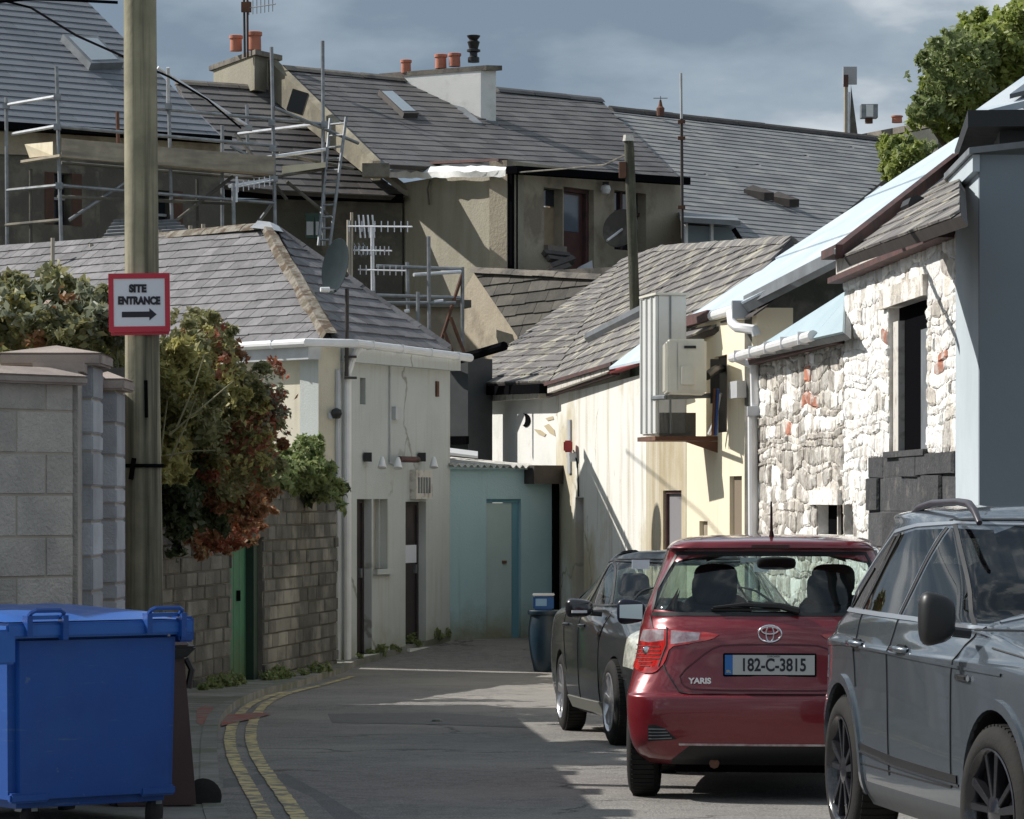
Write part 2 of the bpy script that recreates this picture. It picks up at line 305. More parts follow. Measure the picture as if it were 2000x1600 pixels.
def roof(thing, name, polyw, A, B, mat, base_mat, w=.3, h=.2, th=.012, piece='slate', limit=290, board=.07, courses=False, skip=(), jit=.25, lift=1.0):
    """roof plane from eave A->B; polyw convex outline in world space; slates or whole courses laid on a board"""
    A, B = V(A), V(B); e = (B-A).normalized(); pl = Plane(polyw[0], polyw[1], polyw[2]); n = pl.n
    if n.z < 0: n = -n
    v = n.cross(e).normalized()
    if v.z < 0: v = -v
    o = A; to = lambda p: ((p-o).dot(e), (p-o).dot(v)); fr = lambda q, d=0: o+e*q[0]+v*q[1]+n*d
    cp = [to(p) for p in polyw]
    if area2(cp) < 0: cp = cp[::-1]
    bd = MB().prism([fr(q, -.004) for q in cp], -n*board).build(name, base_mat, thing)
    vmin = min(q[1] for q in cp); vmax = max(q[1] for q in cp); umin = min(q[0] for q in cp); umax = max(q[0] for q in cp)
    pieces = []; row = int(math.floor(vmin/h)); y = row*h
    while y < vmax:
        hh = h; x = umin-(w*.5 if row % 2 else 0)-R.uniform(0, w*.15)
        if courses: rects = [(umin-.1, umax+.1)]
        else:
            rects = []
            while x < umax:
                ww = w*(1+R.uniform(-.3, .3)*jit); rects.append((x, x+ww)); x += ww
        for (a, b) in rects:
            g = .004
            dy = R.uniform(-.012, .012)*jit*2
            q = [(a+g, y+dy), (b-g, y+dy), (b-g, y+hh+.03), (a+g, y+hh+.03)]
            c = clipto(q, cp)
            if len(c) < 3 or abs(area2(c)) < .12*w*h: continue
            pieces.append((c, y, hh))
        y += hh; row += 1
    def geo(c, y, hh, tilt):
        lo = [fr(q, .002) for q in c]; up = []
        for q in c:
            t = max(0, min(1, (q[1]-y)/hh)); up.append(fr(q, .003+th*lift*(2.1-1.7*t)+tilt*(q[0]-c[0][0])))
        m = len(c); return lo+up, [tuple(range(m, 2*m)), tuple(range(m))[::-1]]+[(i, (i+1) % m, m+(i+1) % m, m+i) for i in range(m)]
    def score(pc):
        c = pc[0]; cx = sum(q[0] for q in c)/len(c); cy = sum(q[1] for q in c)/len(c); p = fr((cx, cy)); x, yy = pix(p)
        return abs(area2(c))/p.y**2*(1 if -30 < x < 2030 and -30 < yy < 1630 else .01)
    pieces.sort(key=lambda k: -score(k)); rest = MB()
    for i, (c, y, hh) in enumerate(pieces):
        vs, fs = geo(c, y, hh, R.uniform(-.02, .02)*jit)
        if i < limit: MB().add(vs, fs).build(piece if not courses else 'slate_course', mat, bd, recalc=False)
        else: rest.add(vs, fs)
    if rest.v: rest.build(piece, mat, bd, recalc=False, kind='stuff')
    return bd, fr, to, n
def ridge(thing, a, b, mat, r=.11, L_=.45, name='ridge_tile', up=V((0, 0, 1))):
    a, b = V(a), V(b); d = b-a; k = max(1, int(d.length/L_)); t = d.normalized(); s = t.cross(up).normalized(); u = s.cross(t)
    for i in range(k):
        p0 = a+d*(i/k); p1 = a+d*((i+.985)/k); dz = R.uniform(0, .012)
        prof = [(-r, -r*.55), (-r*.55, -.01), (0, r*.28), (r*.55, -.01), (r, -r*.55), (0, -r*.4)]
        MB().prism([p0+s*x+u*(z+dz) for x, z in prof], p1-p0).build(name, mat, thing)
def courses_on_wall(parent, W_, poly_uz, holes, L_, H_, mat, name, mort=.012, proud=.012, jit=.15, limit=290, edge=.2, z0=None, alts=None, warp=0.0, rnd=False):
    cp = poly_uz if area2(poly_uz) > 0 else poly_uz[::-1]
    zmin = min(q[1] for q in cp) if z0 is None else z0; zmax = max(q[1] for q in cp); um = min(q[0] for q in cp); uM = max(q[0] for q in cp)
    z = zmin; row = 0; out = []
    while z < zmax:
        hh = H_*(1+R.uniform(-jit, jit)); u = um-(L_*.5 if row % 2 else 0)-(R.uniform(0, L_*.3) if jit > .1 else 0)
        while u < uM:
            ll = L_*(1+R.uniform(-1.6, 1.6)*jit) if jit > .05 else L_
            q = [(u+mort/2, z+mort/2), (u+ll-mort/2, z+mort/2), (u+ll-mort/2, z+hh-mort/2), (u+mort/2, z+hh-mort/2)]
            if jit > .2: q = [(a+R.uniform(-1, 1)*mort*1.2, b+R.uniform(-1, 1)*mort*1.2) for a, b in q]
            if warp: q = [(a+warp*noise.noise(V((a*2.1, b*2.1, 3))), b+warp*1.5*noise.noise(V((a*1.3, b*2.3, 9)))) for a, b in q]
            cands = [q]
            for (a, b, c, d) in holes:
                nc = []
                for s in cands:
                    su0 = min(k[0] for k in s); su1 = max(k[0] for k in s); sz0 = min(k[1] for k in s); sz1 = max(k[1] for k in s)
                    if su1 <= a or su0 >= c or sz1 <= b or sz0 >= d: nc.append(s); continue
                    for piece in (clip(s, (a-.004, 0), (a-.004, 1)), clip(s, (c+.004, 1), (c+.004, 0)), clip(clip(clip(s, (0, b-.004), (-1, b-.004)), (a, 1), (a, 0)), (c, 0), (c, 1)), clip(clip(clip(s, (0, d+.004), (1, d+.004)), (a, 1), (a, 0)), (c, 0), (c, 1))):
                        if len(piece) >= 3 and abs(area2(piece)) > .1*L_*H_: nc.append(piece)
                cands = nc
            for s in cands:
                c = clipto(s, cp)
                if len(c) >= 3 and abs(area2(c)) > .1*L_*H_: out.append(c)
            u += ll
        z += hh; row += 1
    def sc(c):
        cx = sum(q[0] for q in c)/len(c); cz = sum(q[1] for q in c)/len(c); p = W_.at(cx, cz); x, yy = pix(p)
        return abs(area2(c))/p.y**2*(1 if -30 < x < 2030 and -30 < yy < 1630 else .01)
    out.sort(key=lambda c: -sc(c)); rest = MB()
    for i, c in enumerate(out):
        if rnd: c = [q for k in range(len(c)) for q in ((c[k][0]*.8+c[(k+1) % len(c)][0]*.2, c[k][1]*.8+c[(k+1) % len(c)][1]*.2), (c[k][0]*.2+c[(k+1) % len(c)][0]*.8, c[k][1]*.2+c[(k+1) % len(c)][1]*.8))]
        n = len(c); cx = sum(q[0] for q in c)/n; cz = sum(q[1] for q in c)/n; pr = proud*(1+R.uniform(-.6, .8)); m = mat
        if alts:
            for al, fn in alts:
                if fn(cx, cz): m = al; break
        vs = [W_.at(a, b, -.01) for a, b in c]+[W_.at(a, b, pr*.5) for a, b in c]+[W_.at(cx+(a-cx)*(1-edge), cz+(b-cz)*(1-edge), pr*(1+R.uniform(-.3, .3)*min(1, edge*4))) for a, b in c]
        fs = [(j, (j+1) % n, n+(j+1) % n, n+j) for j in range(n)]+[(n+j, n+(j+1) % n, 2*n+(j+1) % n, 2*n+j) for j in range(n)]+[tuple(range(2*n, 3*n))]
        if i < limit: MB().add(vs, fs).build(name, m, parent, recalc=True)
        else: rest.add(vs, fs)
    if rest.v: rest.build(name, mat, parent, kind='stuff')
def sup(c, r, e1=.6, e2=.7, k1=12, k2=10):
    sp_ = lambda q, e: math.copysign(abs(q)**e, q); vv = []; ff = []
    for i in range(k2+1):
        ph = math.pi*(i/k2-.5)
        for j in range(2*k1): th = math.pi*j/k1; vv.append(V((c[0]+r[0]*sp_(math.cos(ph), e1)*sp_(math.cos(th), e2), c[1]+r[1]*sp_(math.cos(ph), e1)*sp_(math.sin(th), e2), c[2]+r[2]*sp_(math.sin(ph), e1))))
    for i in range(k2):
        for j in range(2*k1): ff.append((i*2*k1+j, i*2*k1+(j+1) % (2*k1), (i+1)*2*k1+(j+1) % (2*k1), (i+1)*2*k1+j))
    return MB().add(vv, ff)
def text(s, h, mat, parent, Mw, name='lettering', ext=.001, bold=0.0, sx=1.0, cx='CENTER'):
    c = bpy.data.curves.new('t', 'FONT'); c.body = s; c.size = h/.70; c.extrude = ext; c.offset = bold; c.align_x = cx; c.align_y = 'CENTER'
    o = bpy.data.objects.new('t', c); S.collection.objects.link(o); dg = bpy.context.evaluated_depsgraph_get()
    me = bpy.data.meshes.new_from_object(o.evaluated_get(dg)); bpy.data.objects.remove(o); me.name = name
    me.transform(Matrix.Diagonal((sx, 1, 1, 1))); me.materials.clear(); me.materials.append(mat)
    return inst(me, name, parent, Mw)
# ================= ground, road, pavement, markings
def sheet(name, xs, ys, off, mat, kind='structure'):
    vs = [(x, y, gz(y)+off) for y in ys for x in xs]; n = len(xs)
    fs = [(j*n+i, j*n+i+1, (j+1)*n+i+1, (j+1)*n+i) for j in range(len(ys)-1) for i in range(n-1)]
    return tag(MB().add(vs, fs).build(name, mat, recalc=False), kind=kind)
yl = [-60, -20, 5]+[10+i for i in range(0, 45)]+[60, 80, 120, 300, 1500]
sheet('ground', [-900, -60, -20, -8, 0, 8, 20, 60, 900], yl, -.02, m_earth)
sheet('road', [-9, -4, -2, 0, 2, 4, 7], [-40, -10, 5]+[10+.5*i for i in range(86)], 0, m_asph)
EDGE = [(470, 1690), (432, 1600), (424, 1520), (420, 1450), (432, 1405), (478, 1368), (640, 1323), (690, 1300), (792, 1272), (880, 1252)]
ep = [G(*p) for p in EDGE]; ep.insert(0, V((ep[0].x-.1, 8, 0)))
def dens(pl, st=.25):
    o = []
    for a, b in zip(pl, pl[1:]):
        k = max(1, int((b-a).length/st)); o += [a+(b-a)*(i/k) for i in range(k)]
    return o+[pl[-1]]
def smooth(pl, it=2):
    for _ in range(it):
        o = [pl[0]]
        for a, b in zip(pl, pl[1:]): o += [a*.75+b*.25, a*.25+b*.75]
        pl = o+[pl[-1]]
    return pl
epd = dens(smooth(ep))
pv = []; pf = []
for i, p in enumerate(epd):
    z = gz(p.y)+.07; pv += [V((p.x, p.y, gz(p.y)-.03)), V((p.x-.012, p.y, z)), V((p.x-6, p.y+2.5, z))]
    if i: k = 3*i; pf += [(k-3, k, k+1, k-2), (k-2, k+1, k+2, k-1)]
tag(MB().add(pv, pf).build('pavement', m_pave), kind='structure')
kb = MB()
for a, b in zip(epd[::4], epd[4::4]):
    d = (b-a).normalized(); s_ = V((-d.y, d.x, 0))*.11; a2 = V((a.x, a.y, gz(a.y))); b2 = a2+(V((b.x, b.y, gz(b.y)))-a2)*.985
    kb.hexa([a2-V((0, 0, .1))-s_*.05, b2-V((0, 0, .1))-s_*.05, b2+s_-V((0, 0, .1)), a2+s_-V((0, 0, .1)), a2+V((0, 0, .076))-s_*.05, b2+V((0, 0, .076))-s_*.05, b2+s_+V((0, 0, .076)), a2+s_+V((0, 0, .076))])
tag(kb.build('kerb', m_pave), kind='structure')
def line(pts, w, name, mat, off=.008):
    pl = dens(smooth([G(*p) for p in pts]), .12); vs = []; fs = []
    for i, p in enumerate(pl):
        t = (pl[min(i+1, len(pl)-1)]-pl[max(i-1, 0)]).normalized(); s_ = V((-t.y, t.x, 0))*w/2*(1+R.uniform(-.12, .12))
        for q in (p-s_, p+s_): vs.append(V((q.x, q.y, gz(q.y)+off)))
        if i: k = 2*i; fs.append((k-2, k, k+1, k-1))
    return tag(MB().add(vs, fs).build(name, mat), kind='structure')
line([(560, 1700), (520, 1600), (478, 1525), (452, 1475), (447, 1435), (462, 1400), (492, 1372), (560, 1352)], .09, 'yellow_line', m_yel)
line([(640, 1690), (585, 1600), (535, 1530), (500, 1480), (487, 1440), (497, 1400), (520, 1372), (590, 1347), (690, 1322)], .09, 'yellow_line', m_yel)
pt = [G(*q) for q in ((436, 1522), (560, 1512), (640, 1556), (720, 1604), (760, 1700), (436, 1700))]
tag(MB().add([V((p.x, p.y, gz(p.y)+.003)) for p in pt], [tuple(range(6))]).build('road_patch', M_('patched_asphalt', (.16, .155, .15), .9, (.12, .118, .115), 3, bump=.9, bsc=60, speck=(.27, .26, .25))), kind='structure')
pt = [G(*q) for q in ((640, 1395), (840, 1392), (1010, 1402), (1030, 1422), (860, 1416), (650, 1412))]
tag(MB().add([V((p.x, p.y, gz(p.y)+.003)) for p in pt], [tuple(range(6))]).build('road_patch', bpy.data.materials['patched_asphalt']), kind='structure')
rp = []
for q in [(436, 1399), (500, 1394), (530, 1397), (500, 1405), (462, 1413), (432, 1421)]:
    g_ = G(*q); rp.append(V((g_.x, g_.y, gz(g_.y)+.012)))
rq = []
for q in [(384, 1402), (400, 1393), (416, 1396), (414, 1424), (392, 1434), (384, 1428)]:
    g_ = G(*q, .07); rq.append(V((g_.x, g_.y, gz(g_.y)+.074)))
tag(MB().add(rp, [tuple(range(len(rp)))]).add(rq, [tuple(range(len(rq)))]).build('red_paint_mark', m_redp), kind='structure')
# manhole / pale debris on road
q = G(853, 1410); tag(MB().lathe([(.05, 0), (.045, .02), (.02, .03)], q, n=7).build('pebble', m_pave, loc=q), 'small pale pebble lying alone on the shaded road', 'stone')

# ================= house on the left with hipped slate roof
d_ = V((-4.4, 5.2, 0)).normalized()
c1 = P(622, HZ, 46.0); c1.z = 0
WL = Wall((622, 46.0), (-150, 53.6)); WL.u = d_.copy(); WL.o = c1; WL.n = V((-d_.y, d_.x, 0))*1.0
if WL.n.dot(WL.o) > 0: WL.n = -WL.n
WC = Wall((622, 46.0), (668, 46.3)); WF = Wall((668, 46.3), (879, 49.5))
H1 = T('hipped_house', 'cream rendered house with a hipped grey slate roof, two dark doors and white downpipe', 'house', (WF.o.x, WF.o.y+2, gz(46)))
ZE = 3.62
wallmesh(WL, [(0, -1), (9.2, -1), (9.2, ZE), (0, ZE)], []).build('side_wall', m_creamL, H1)
wall('corner_wall', WC, [(u, z) for u, z in [(0, -1), (WC.len, -1), (WC.len, ZE), (0, ZE)]], [], m_cream, H1, pxpts=False)
hl = [(697, 975, 757, 1112), (697, 1112, 726, 1278), (792, 980, 832, 1265), (703, 738, 714, 790)]
rr = [WF.rect(*h) for h in hl]; a_, b_ = rr[0], rr[1]; zt = a_[3]
# door + window share one head: L-shaped opening built as two abutting holes with a step outline
dl = (b_[0], b_[1], b_[2], zt); wn_ = (b_[2]+.001, a_[1], a_[2], zt)
HOL = [dl, (wn_[0]+.05, wn_[1], wn_[2], wn_[3]), rr[2], rr[3]]
wallmesh(WF, [(0, -1), (WF.len, -1), (WF.len, ZE), (0, ZE)], HOL, .35).build('front_wall', m_cream, H1)
# other sides (mass of the house)
bk = MB(); f2 = WF.at(WF.len, 0); l2 = WL.at(9.2, 0)
bk.prism([f2, f2+V((-3.0, 2.4, 0)), l2+V((2, 3, 0)), l2+V((.3, 0, 0))], V((0, 0, ZE)))
bk.build('rear_walls', m_cream, H1)
# doors
def door(W_, r, th, mat, parent, name='door', inset=.12, panels=2, label=None, frame=None, handle=True):
    u0, z0, u1, z1 = r; d = W_.bx(MB(), (u0+.03, z0+.02, u1-.03, z1-.03), -inset-.05, -inset).build(name, mat, parent, label=label)
    f = MB()
    for q in ((u0, z0, u0+.05, z1), (u1-.05, z0, u1, z1), (u0+.052, z1-.05, u1-.052, z1)): W_.bx(f, q, -inset-.06, -inset+.03)
    f.build('door_frame', frame or mat, parent)
    hz = (z1-z0)/panels
    for i in range(panels):
        W_.bx(MB(), (u0+.14, z0+hz*i+.12, u1-.14, z0+hz*(i+1)-.05), -inset, -inset+.012).build('panel', mat, d)
    if handle: W_.bx(MB(), (u1-.14, z0+1.0, u1-.09, z0+1.12), -inset, -inset+.05).build('handle', m_steel, d)
    return d
for r, lb in ((dl, None), (rr[2], None)):
    door(WF, r, .1, m_doorb, H1, inset=.14, panels=3)
WF.bx(MB(), (dl[0]-.05, dl[1]-.10, dl[2]+.05, dl[1]), -.2, .09).build('door_step', m_white, H1)
WF.bx(MB(), (rr[2][0]-.05, rr[2][1]-.10, rr[2][2]+.05, rr[2][1]), -.2, .09).build('door_step', m_white, H1)
w_ = HOL[1]; wi = MB(); WF.bx(wi, w_, -.22, -.16); win = wi.build('window', m_curt, H1)
WF.bx(MB(), (w_[0], w_[1], w_[0]+.05, w_[3]), -.16, -.10).build('frame', m_doorb, win)
WF.bx(MB(), (w_[2]-.04, w_[1], w_[2], w_[3]), -.16, -.11).build('frame', m_cream, win)
WF.bx(MB(), (w_[0]-.02, w_[1]-.07, w_[2]+.08, w_[1]), -.15, .07).build('window_sill', m_cream, H1)
# paper notice on right door, vertical slot light
u0, z0, u1, z1 = rr[2]; pn = WF.rect(800, 1065, 814, 1100)
tag(WF.bx(MB(), (u0+.2, pn[1], u0+.75, pn[3]), -.128, -.120).build('paper_notice', m_signw, loc=WF.at(u0+.4, pn[1])), 'torn white paper notice stuck on the right dark door of the cream house', 'notice')
WF.bx(MB(), rr[3], -.3, -.2).build('slot_window', m_dark, H1)
# vent panel
vp = WF.rect(800, 918, 832, 975); vpn = WF.bx(MB(), vp, 0, .10).build('vent_panel', m_wframe, H1)
for i in range(5):
    a = vp[0]+(vp[2]-vp[0])*(.1+.165*i); WF.bx(MB(), (a, vp[1]+.08, a+(vp[2]-vp[0])*.075, vp[3]-.10), .10, .112).build('vent_slot', m_lead, vpn)
# wall fixtures
def fixture(W_, px, py, name, label, cat, mbf, mat):
    p = W_.hit(px, py); t = T(name, label, cat, p); mbf(t, p); return t
for px, lab in ((712, 'pair of white floodlights on the cream wall above the left dark door'), (818, 'white floodlight on the cream wall above the louvred vent panel')):
    p = WF.hit(px, 893); t = T('floodlight', lab, 'floodlight', p, group='floodlights on the cream house')
    MB().box(p+WF.n*.05, (.1, .12, .12)).build('bracket', m_black, t)
    for k_ in ((0, .12), (.0, .62)) if px == 712 else ((0, .05),):
        c = p+WF.n*.2+WF.u*k_[1]; MB().lathe([(.02, 0), (.035, .04), (.06, .15), (.055, .152)], c, Matrix.Rotation(rad(160), 3, 'X'), 12).build('lamp', m_upvc, t, smooth=True)
    if px == 712:
        c = p+WF.n*.16+WF.u*1.0-V((0, 0, .02)); MB().tube([c-WF.u*.25, c+WF.u*.35], .04, 10).build('sensor', m_maroon, t, smooth=True)
cb = MB().tube([WF.hit(762, 712, .02), WF.hit(762, 905, .02), WF.hit(775, 911, .02)], .012, 6)
cb.build('conduit', m_upvcg, H1); WF.box(765, 795, 776, 820, 0, .06).build('junction_box', m_upvcg, H1)
WF.box(850, 745, 854, 775, 0, .03).build('hook', m_rust, H1)
# gutters, downpipes
g1 = WL.at(-.1, ZE+.03, .26); g0 = WL.at(9.2, ZE+.03, .26); g2 = WC.at(WC.len*.9, ZE+.03, .3); g3 = WF.at(WF.len+.1, ZE-.02, .26)
MB().tube([g0, g1, g2, g3], .055, 10).build('gutter', m_upvc, H1, smooth=True)
for k_ in range(5):
    p = g0+(g1-g0)*(k_/5+.12); MB().box(p, (.04, .13, .12)).build('gutter_bracket', m_upvc, H1)
for k_ in range(4):
    p = g2+(g3-g2)*(k_/4+.12); MB().box(p, (.11, .04, .12)).build('gutter_bracket', m_upvc, H1)
so_ = MB(); WL.bx(so_, (-.05, ZE-.18, 9.2, ZE), 0, .2); so_.build('soffit_board', m_upvcg, H1)
so_ = MB(); WF.bx(so_, (-.02, ZE-.2, WF.len, ZE-.02), 0, .16); so_.build('fascia_board', m_cream, H1)
zb = gz(46)-.05
MB().tube([WF.at(.02, ZE, .24), WF.at(.02, ZE-.15, .14), WF.at(.02, ZE-.35, .07), WF.at(.02, zb+.12, .07), WF.at(.06, zb+.03, .16)], .05, 10).build('downpipe', m_upvc, H1, smooth=True)
MB().tube([WC.at(WC.len-.12, ZE-.3, .05), WC.at(WC.len-.12, 1.8, .05), WC.at(WC.len-.12, zb, .05)], .035, 8).build('downpipe', m_upvcg, H1, smooth=True)
p = WC.hit(657, 808, .1); t = T('dome_light', 'small black dome lamp beside the white downpipe on the house corner', 'lamp', p)
MB().lathe([(.0, -.07), (.05, -.06), (.075, 0), (.06, .05), (.02, .07)], p, None, 12, False).build('dome', m_black, t, smooth=True); MB().box(p-WC.n*.06+V((0, 0, -.03)), (.12, .1, .08)).build('bracket', m_upvcg, t)
# roof
ze = ZE+.05; hipT = P(520, 446, 50.5); rEnd = P(-40, 500, 56.3)
eA = WL.at(9.3, ze, .2); eB = P(648, 670, 46.0); eC = P(880, 690, 49.45); eB.z = eC.z = eA.z = ze+.02
bd, fr, to, n_ = roof(H1, 'roof', [eA, eB, hipT, rEnd], eB, eA, m_slateA, m_darkw, w=.27, h=.20, th=.011, jit=.5)
backR = P(545, 452, 53.2); backR.z = hipT.z
hipR = V((hipT.x+.14, hipT.y+.25, hipT.z-.01))
roof(H1, 'roof', [eB, eC, hipR], eB, eC, m_slateA, m_darkw, w=.36, h=.27, th=.012, jit=.4)
fk = V((eC.x-2.6, eC.y+2.3, ze)); roof(H1, 'roof', [eC, fk, hipR], eC, fk, m_slateA, m_darkw, w=.5, h=.4, limit=0)
ridge(H1, rEnd+V((0, 0, .05)), hipT+V((0, 0, .05)), m_mossy, r=.13)
ridge(H1, hipR+V((0, 0, .04)), eC+V((0, 0, .06)), m_slateA, r=.08, L_=.5)
hb = MB(); hv = eB-hipT; sd_ = hv.normalized().cross(V((0, 0, 1))).normalized()
K = 14; vs = []; fs = []
for i in range(K+1):
    p = hipT+hv*(i/K); wd = .10+.012*i/K*4; nz = V((0, 0, .075+R.uniform(-.01, .02)))
    vs += [p-sd_*(wd+R.uniform(-.03, .03))+V((0, 0, .0)), p-sd_*wd*.5+nz, p+sd_*wd*.5+nz, p+sd_*(wd+R.uniform(-.02, .02))]
    if i: k = 4*i; fs += [(k-4+j, k+j, k+j+1, k-3+j) for j in range(3)]
MB().add(vs, fs).build('hip_mortar', m_mossy, H1, smooth=True)
lf = MB(); p = hipT+V((0, 0, .16)); lf.hexa([p+V(q) for q in ((-.22, -.15, -.16), (.12, -.2, -.20), (.28, .3, -.2), (-.2, .3, -.12), (-.10, -.1, -.06), (.06, -.12, -.08), (.14, .2, -.10), (-.1, .2, -.06))]); lf.build('ridge_cap', m_upvc, H1)
for px in (178, 372, 397, 103, 312):
    p = P(px, 0, 53.5); p.z = CH-( {178: 482, 372: 455, 397: 455, 103: 470, 312: 452}[px]-HZ)/F*53.5
    q_ = p-V((0, 0, .35)); MB().tube([q_, p+V((0, 0, R.uniform(.02, .14)))], .03, 6).build('vent_pipe' if px in (103, 312) else 'ridge_spike', m_mortL, H1)

# satellite dish on mast
pb = WF.hit(677, 735, .10); pt = V((pb.x+.01, pb.y, CH-(565-HZ)/F*pb.y))
SD = T('satellite_dish', 'dark grey satellite dish on a black pole fixed to the house corner above the gutter', 'satellite dish', pb)
MB().tube([pb, V((pb.x, pb.y, ZE-.2)), V((pb.x+.01, pb.y-.12, ZE+.2)), V((pt.x, pb.y-.12, pt.z))], .026, 8).build('mast', m_darkw, SD)
for zz in (-.02, .25): MB().box(pb+V((.05, .03, zz)), (.16, .12, .03)).build('bracket', m_darkw, SD)
dc = P(664, 522, pb.y-.25); ax = V((-.86, -.50, .15)).normalized(); Rm = ax.to_track_quat('Z', 'Y').to_matrix()
pr = [(.0001, .0)]+[(.36*i/6, .075*(i/6)**2) for i in range(1, 7)]
MB().lathe(pr+[(.365, .072)]+[(.36*i/6, .075*(i/6)**2-.008) for i in range(5, 0, -1)], dc, Rm, 28, False).build('dish', M_('dish_grey', (.018, .026, .03), .95, (.024, .035, .04), 3, spec=.1), SD, smooth=True)
arm = dc+ax*.02+V((-.02, 0, -.30)); lnb = P(634, 566, pb.y-.75)
MB().tube([arm, lnb], .014, 6).build('arm', m_steelb, SD); MB().tube([lnb+V((.06, 0, 0)), lnb-V((.05, .04, 0))], [.035, .03], 8).build('receiver', m_upvc, SD)
MB().tube([dc-ax*.02, V((pt.x, pb.y-.12, dc.z-.1))], .03, 8).build('mount', m_darkw, SD)

# ================= teal shed between the houses
WT = Wall((878, 49.6), (1088, 50.6)); ZT = WT.uz(950, 917)[1]
TS = T('teal_shed', 'teal painted shed with a recessed door and corrugated roof at the end of the lane', 'shed', WT.at(WT.len/2, gz(50)))
dt = WT.rect(950, 975, 1018, 1250); zb = gz(50)-.5
wallmesh(WT, [(-.1, zb), (WT.len, zb), (WT.len, ZT), (-.1, ZT)], [(dt[0], zb+.001, dt[2], dt[3])], .22).build('wall', m_teal, TS)
WT.bx(MB(), (dt[0]+.01, zb, dt[2]-.115, dt[3]-.055), -.3, -.07).build('door', m_teald, TS)
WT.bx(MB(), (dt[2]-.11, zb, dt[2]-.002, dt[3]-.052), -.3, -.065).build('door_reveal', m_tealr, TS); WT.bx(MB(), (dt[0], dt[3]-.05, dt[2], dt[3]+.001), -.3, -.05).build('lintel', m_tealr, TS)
MB().box(WT.at(dt[0]+.34, WT.uz(985, 1098)[1], -.06), (.07, .03, .04)).build('handle', m_rust, TS)
WT.bx(MB(), (WT.len-.56, ZT-.20, WT.len, ZT+.06), 0, .25).build('fascia_box', m_darkw, TS)
WT.bx(MB(), (WT.len-.09, zb, WT.len, ZT-.2), 0, .06).build('downpipe', m_dark, TS)
WW = Wall((910, 56.0), (1086, 50.9))
# corrugated roof sloping back up
cz = MB(); N_ = 90; A0 = WT.at(-.1, ZT+.06, .18); B0 = WT.at(WT.len+.02, ZT+.03, .18); A1 = WT.at(-.1, ZT+.42, -4.4); B1 = WT.at(WT.len+.02, ZT+.06, -.6)
vs = []; fs = []
for i in range(N_+1):
    t = i/N_; w = .022*math.sin(t*WT.len/.09*math.pi*2*.9)
    vs += [A0.lerp(B0, t)+V((0, 0, w)), A1.lerp(B1, t)+V((0, 0, w)), A1.lerp(B1, t)+V((0, 0, w-.012)), A0.lerp(B0, t)+V((0, 0, w-.012))]
    if i: k = 4*i; fs += [(k-4, k, k+1, k-3), (k-1, k-2, k+2, k+3), (k-4, k-1, k+3, k)]
cz.add(vs, fs).build('corrugated_roof', M_('lichened_sheet', (.50, .49, .45), .8, (.28, .27, .25), 5, c3=(.65, .63, .58), sc3=3), TS, smooth=True)
WT.bx(MB(), (-.1, ZT, WT.len-.57, ZT+.045), 0, .10).build('fascia_board', m_teal, TS)
fl = MB(); a = WT.at(-.1, ZT+.30, -1.4); b = WT.at(WT.len*.62, ZT+.17, -1.0); fl.hexa([a, b, b+V((0, .25, 0)), a+V((0, .25, 0)), a+V((0, 0, .05)), b+V((0, 0, .03)), b+V((0, .25, .1)), a+V((0, .25, .12))]); fl.build('flashing', m_upvc, TS)

# dark recess wall left of white gable
DB = T('dark_outhouse', 'dark grey lean-to wall seen between the cream house and the white end wall', 'outhouse', P(893, 900, 54))
DW = Wall((862, 53.5), (914, 53.2))
zt, z2 = DW.uz(890, 700)[1], DW.uz(890, 868)[1]
DW.bx(MB(), (0, gz(53), DW.len, zt), -.6, 0).build('wall', M_('dark_grey_boarding', (.07, .075, .08), .6, (.05, .055, .06), 2), DB)
DW.bx(MB(), (0, z2, DW.len+.02, z2+.12), 0, .08).build('rail', m_dark, DB)
pa, pb_ = P(862, 712, 53.4), P(985, 676, 52.0); MB().tube([pa, pb_], .07, 8).build('gutter', m_dark, DB)

# ================= building with white gable, slate roof and cream street wall
WS = Wall((1086, 50.9), (1340, 43.0))
SB = T('slate_roofed_cottage', 'low cottage with a broad brown slate roof, white hip end and streaked cream street wall', 'cottage', WS.at(WS.len*.5, gz(47)))
ez = 3.20; apex = P(1215, 510, 61)
wz0 = gz(50)-.5
wallmesh(WW, [(0, wz0), (WW.len, wz0), (WW.len, WW.uz(1085, 765)[1]), (0, WW.uz(912, 772)[1])], []).build('end_wall', m_white, SB)
d1 = WS.rect(1124, 972, 1140, 1120); d2 = WS.rect(1295, 958, 1331, 1075); br = WS.uz(1262, HZ)[0]
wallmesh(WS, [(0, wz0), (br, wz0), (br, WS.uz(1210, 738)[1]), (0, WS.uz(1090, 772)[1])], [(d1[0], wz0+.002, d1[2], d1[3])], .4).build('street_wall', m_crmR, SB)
WS.bx(MB(), (d1[0], wz0, d1[2], d1[3]), -.3, -.12).build('door', M_('purple_door_paint', (.07, .035, .16), .6), SB)
YH0 = WS
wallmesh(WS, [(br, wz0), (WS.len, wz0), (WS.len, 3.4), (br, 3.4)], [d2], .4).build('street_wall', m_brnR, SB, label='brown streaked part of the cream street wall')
w2 = WS.bx(MB(), d2, -.22, -.07).build('window', M_('grey_shutter', (.22, .21, .22), .7), SB)
for q in ((d2[0], d2[1], d2[0]+.04, d2[3]), (d2[2]-.04, d2[1], d2[2], d2[3]), (d2[0], d2[3]-.04, d2[2], d2[3])): WS.bx(MB(), q, -.07, -.03).build('frame', m_maroon, w2)
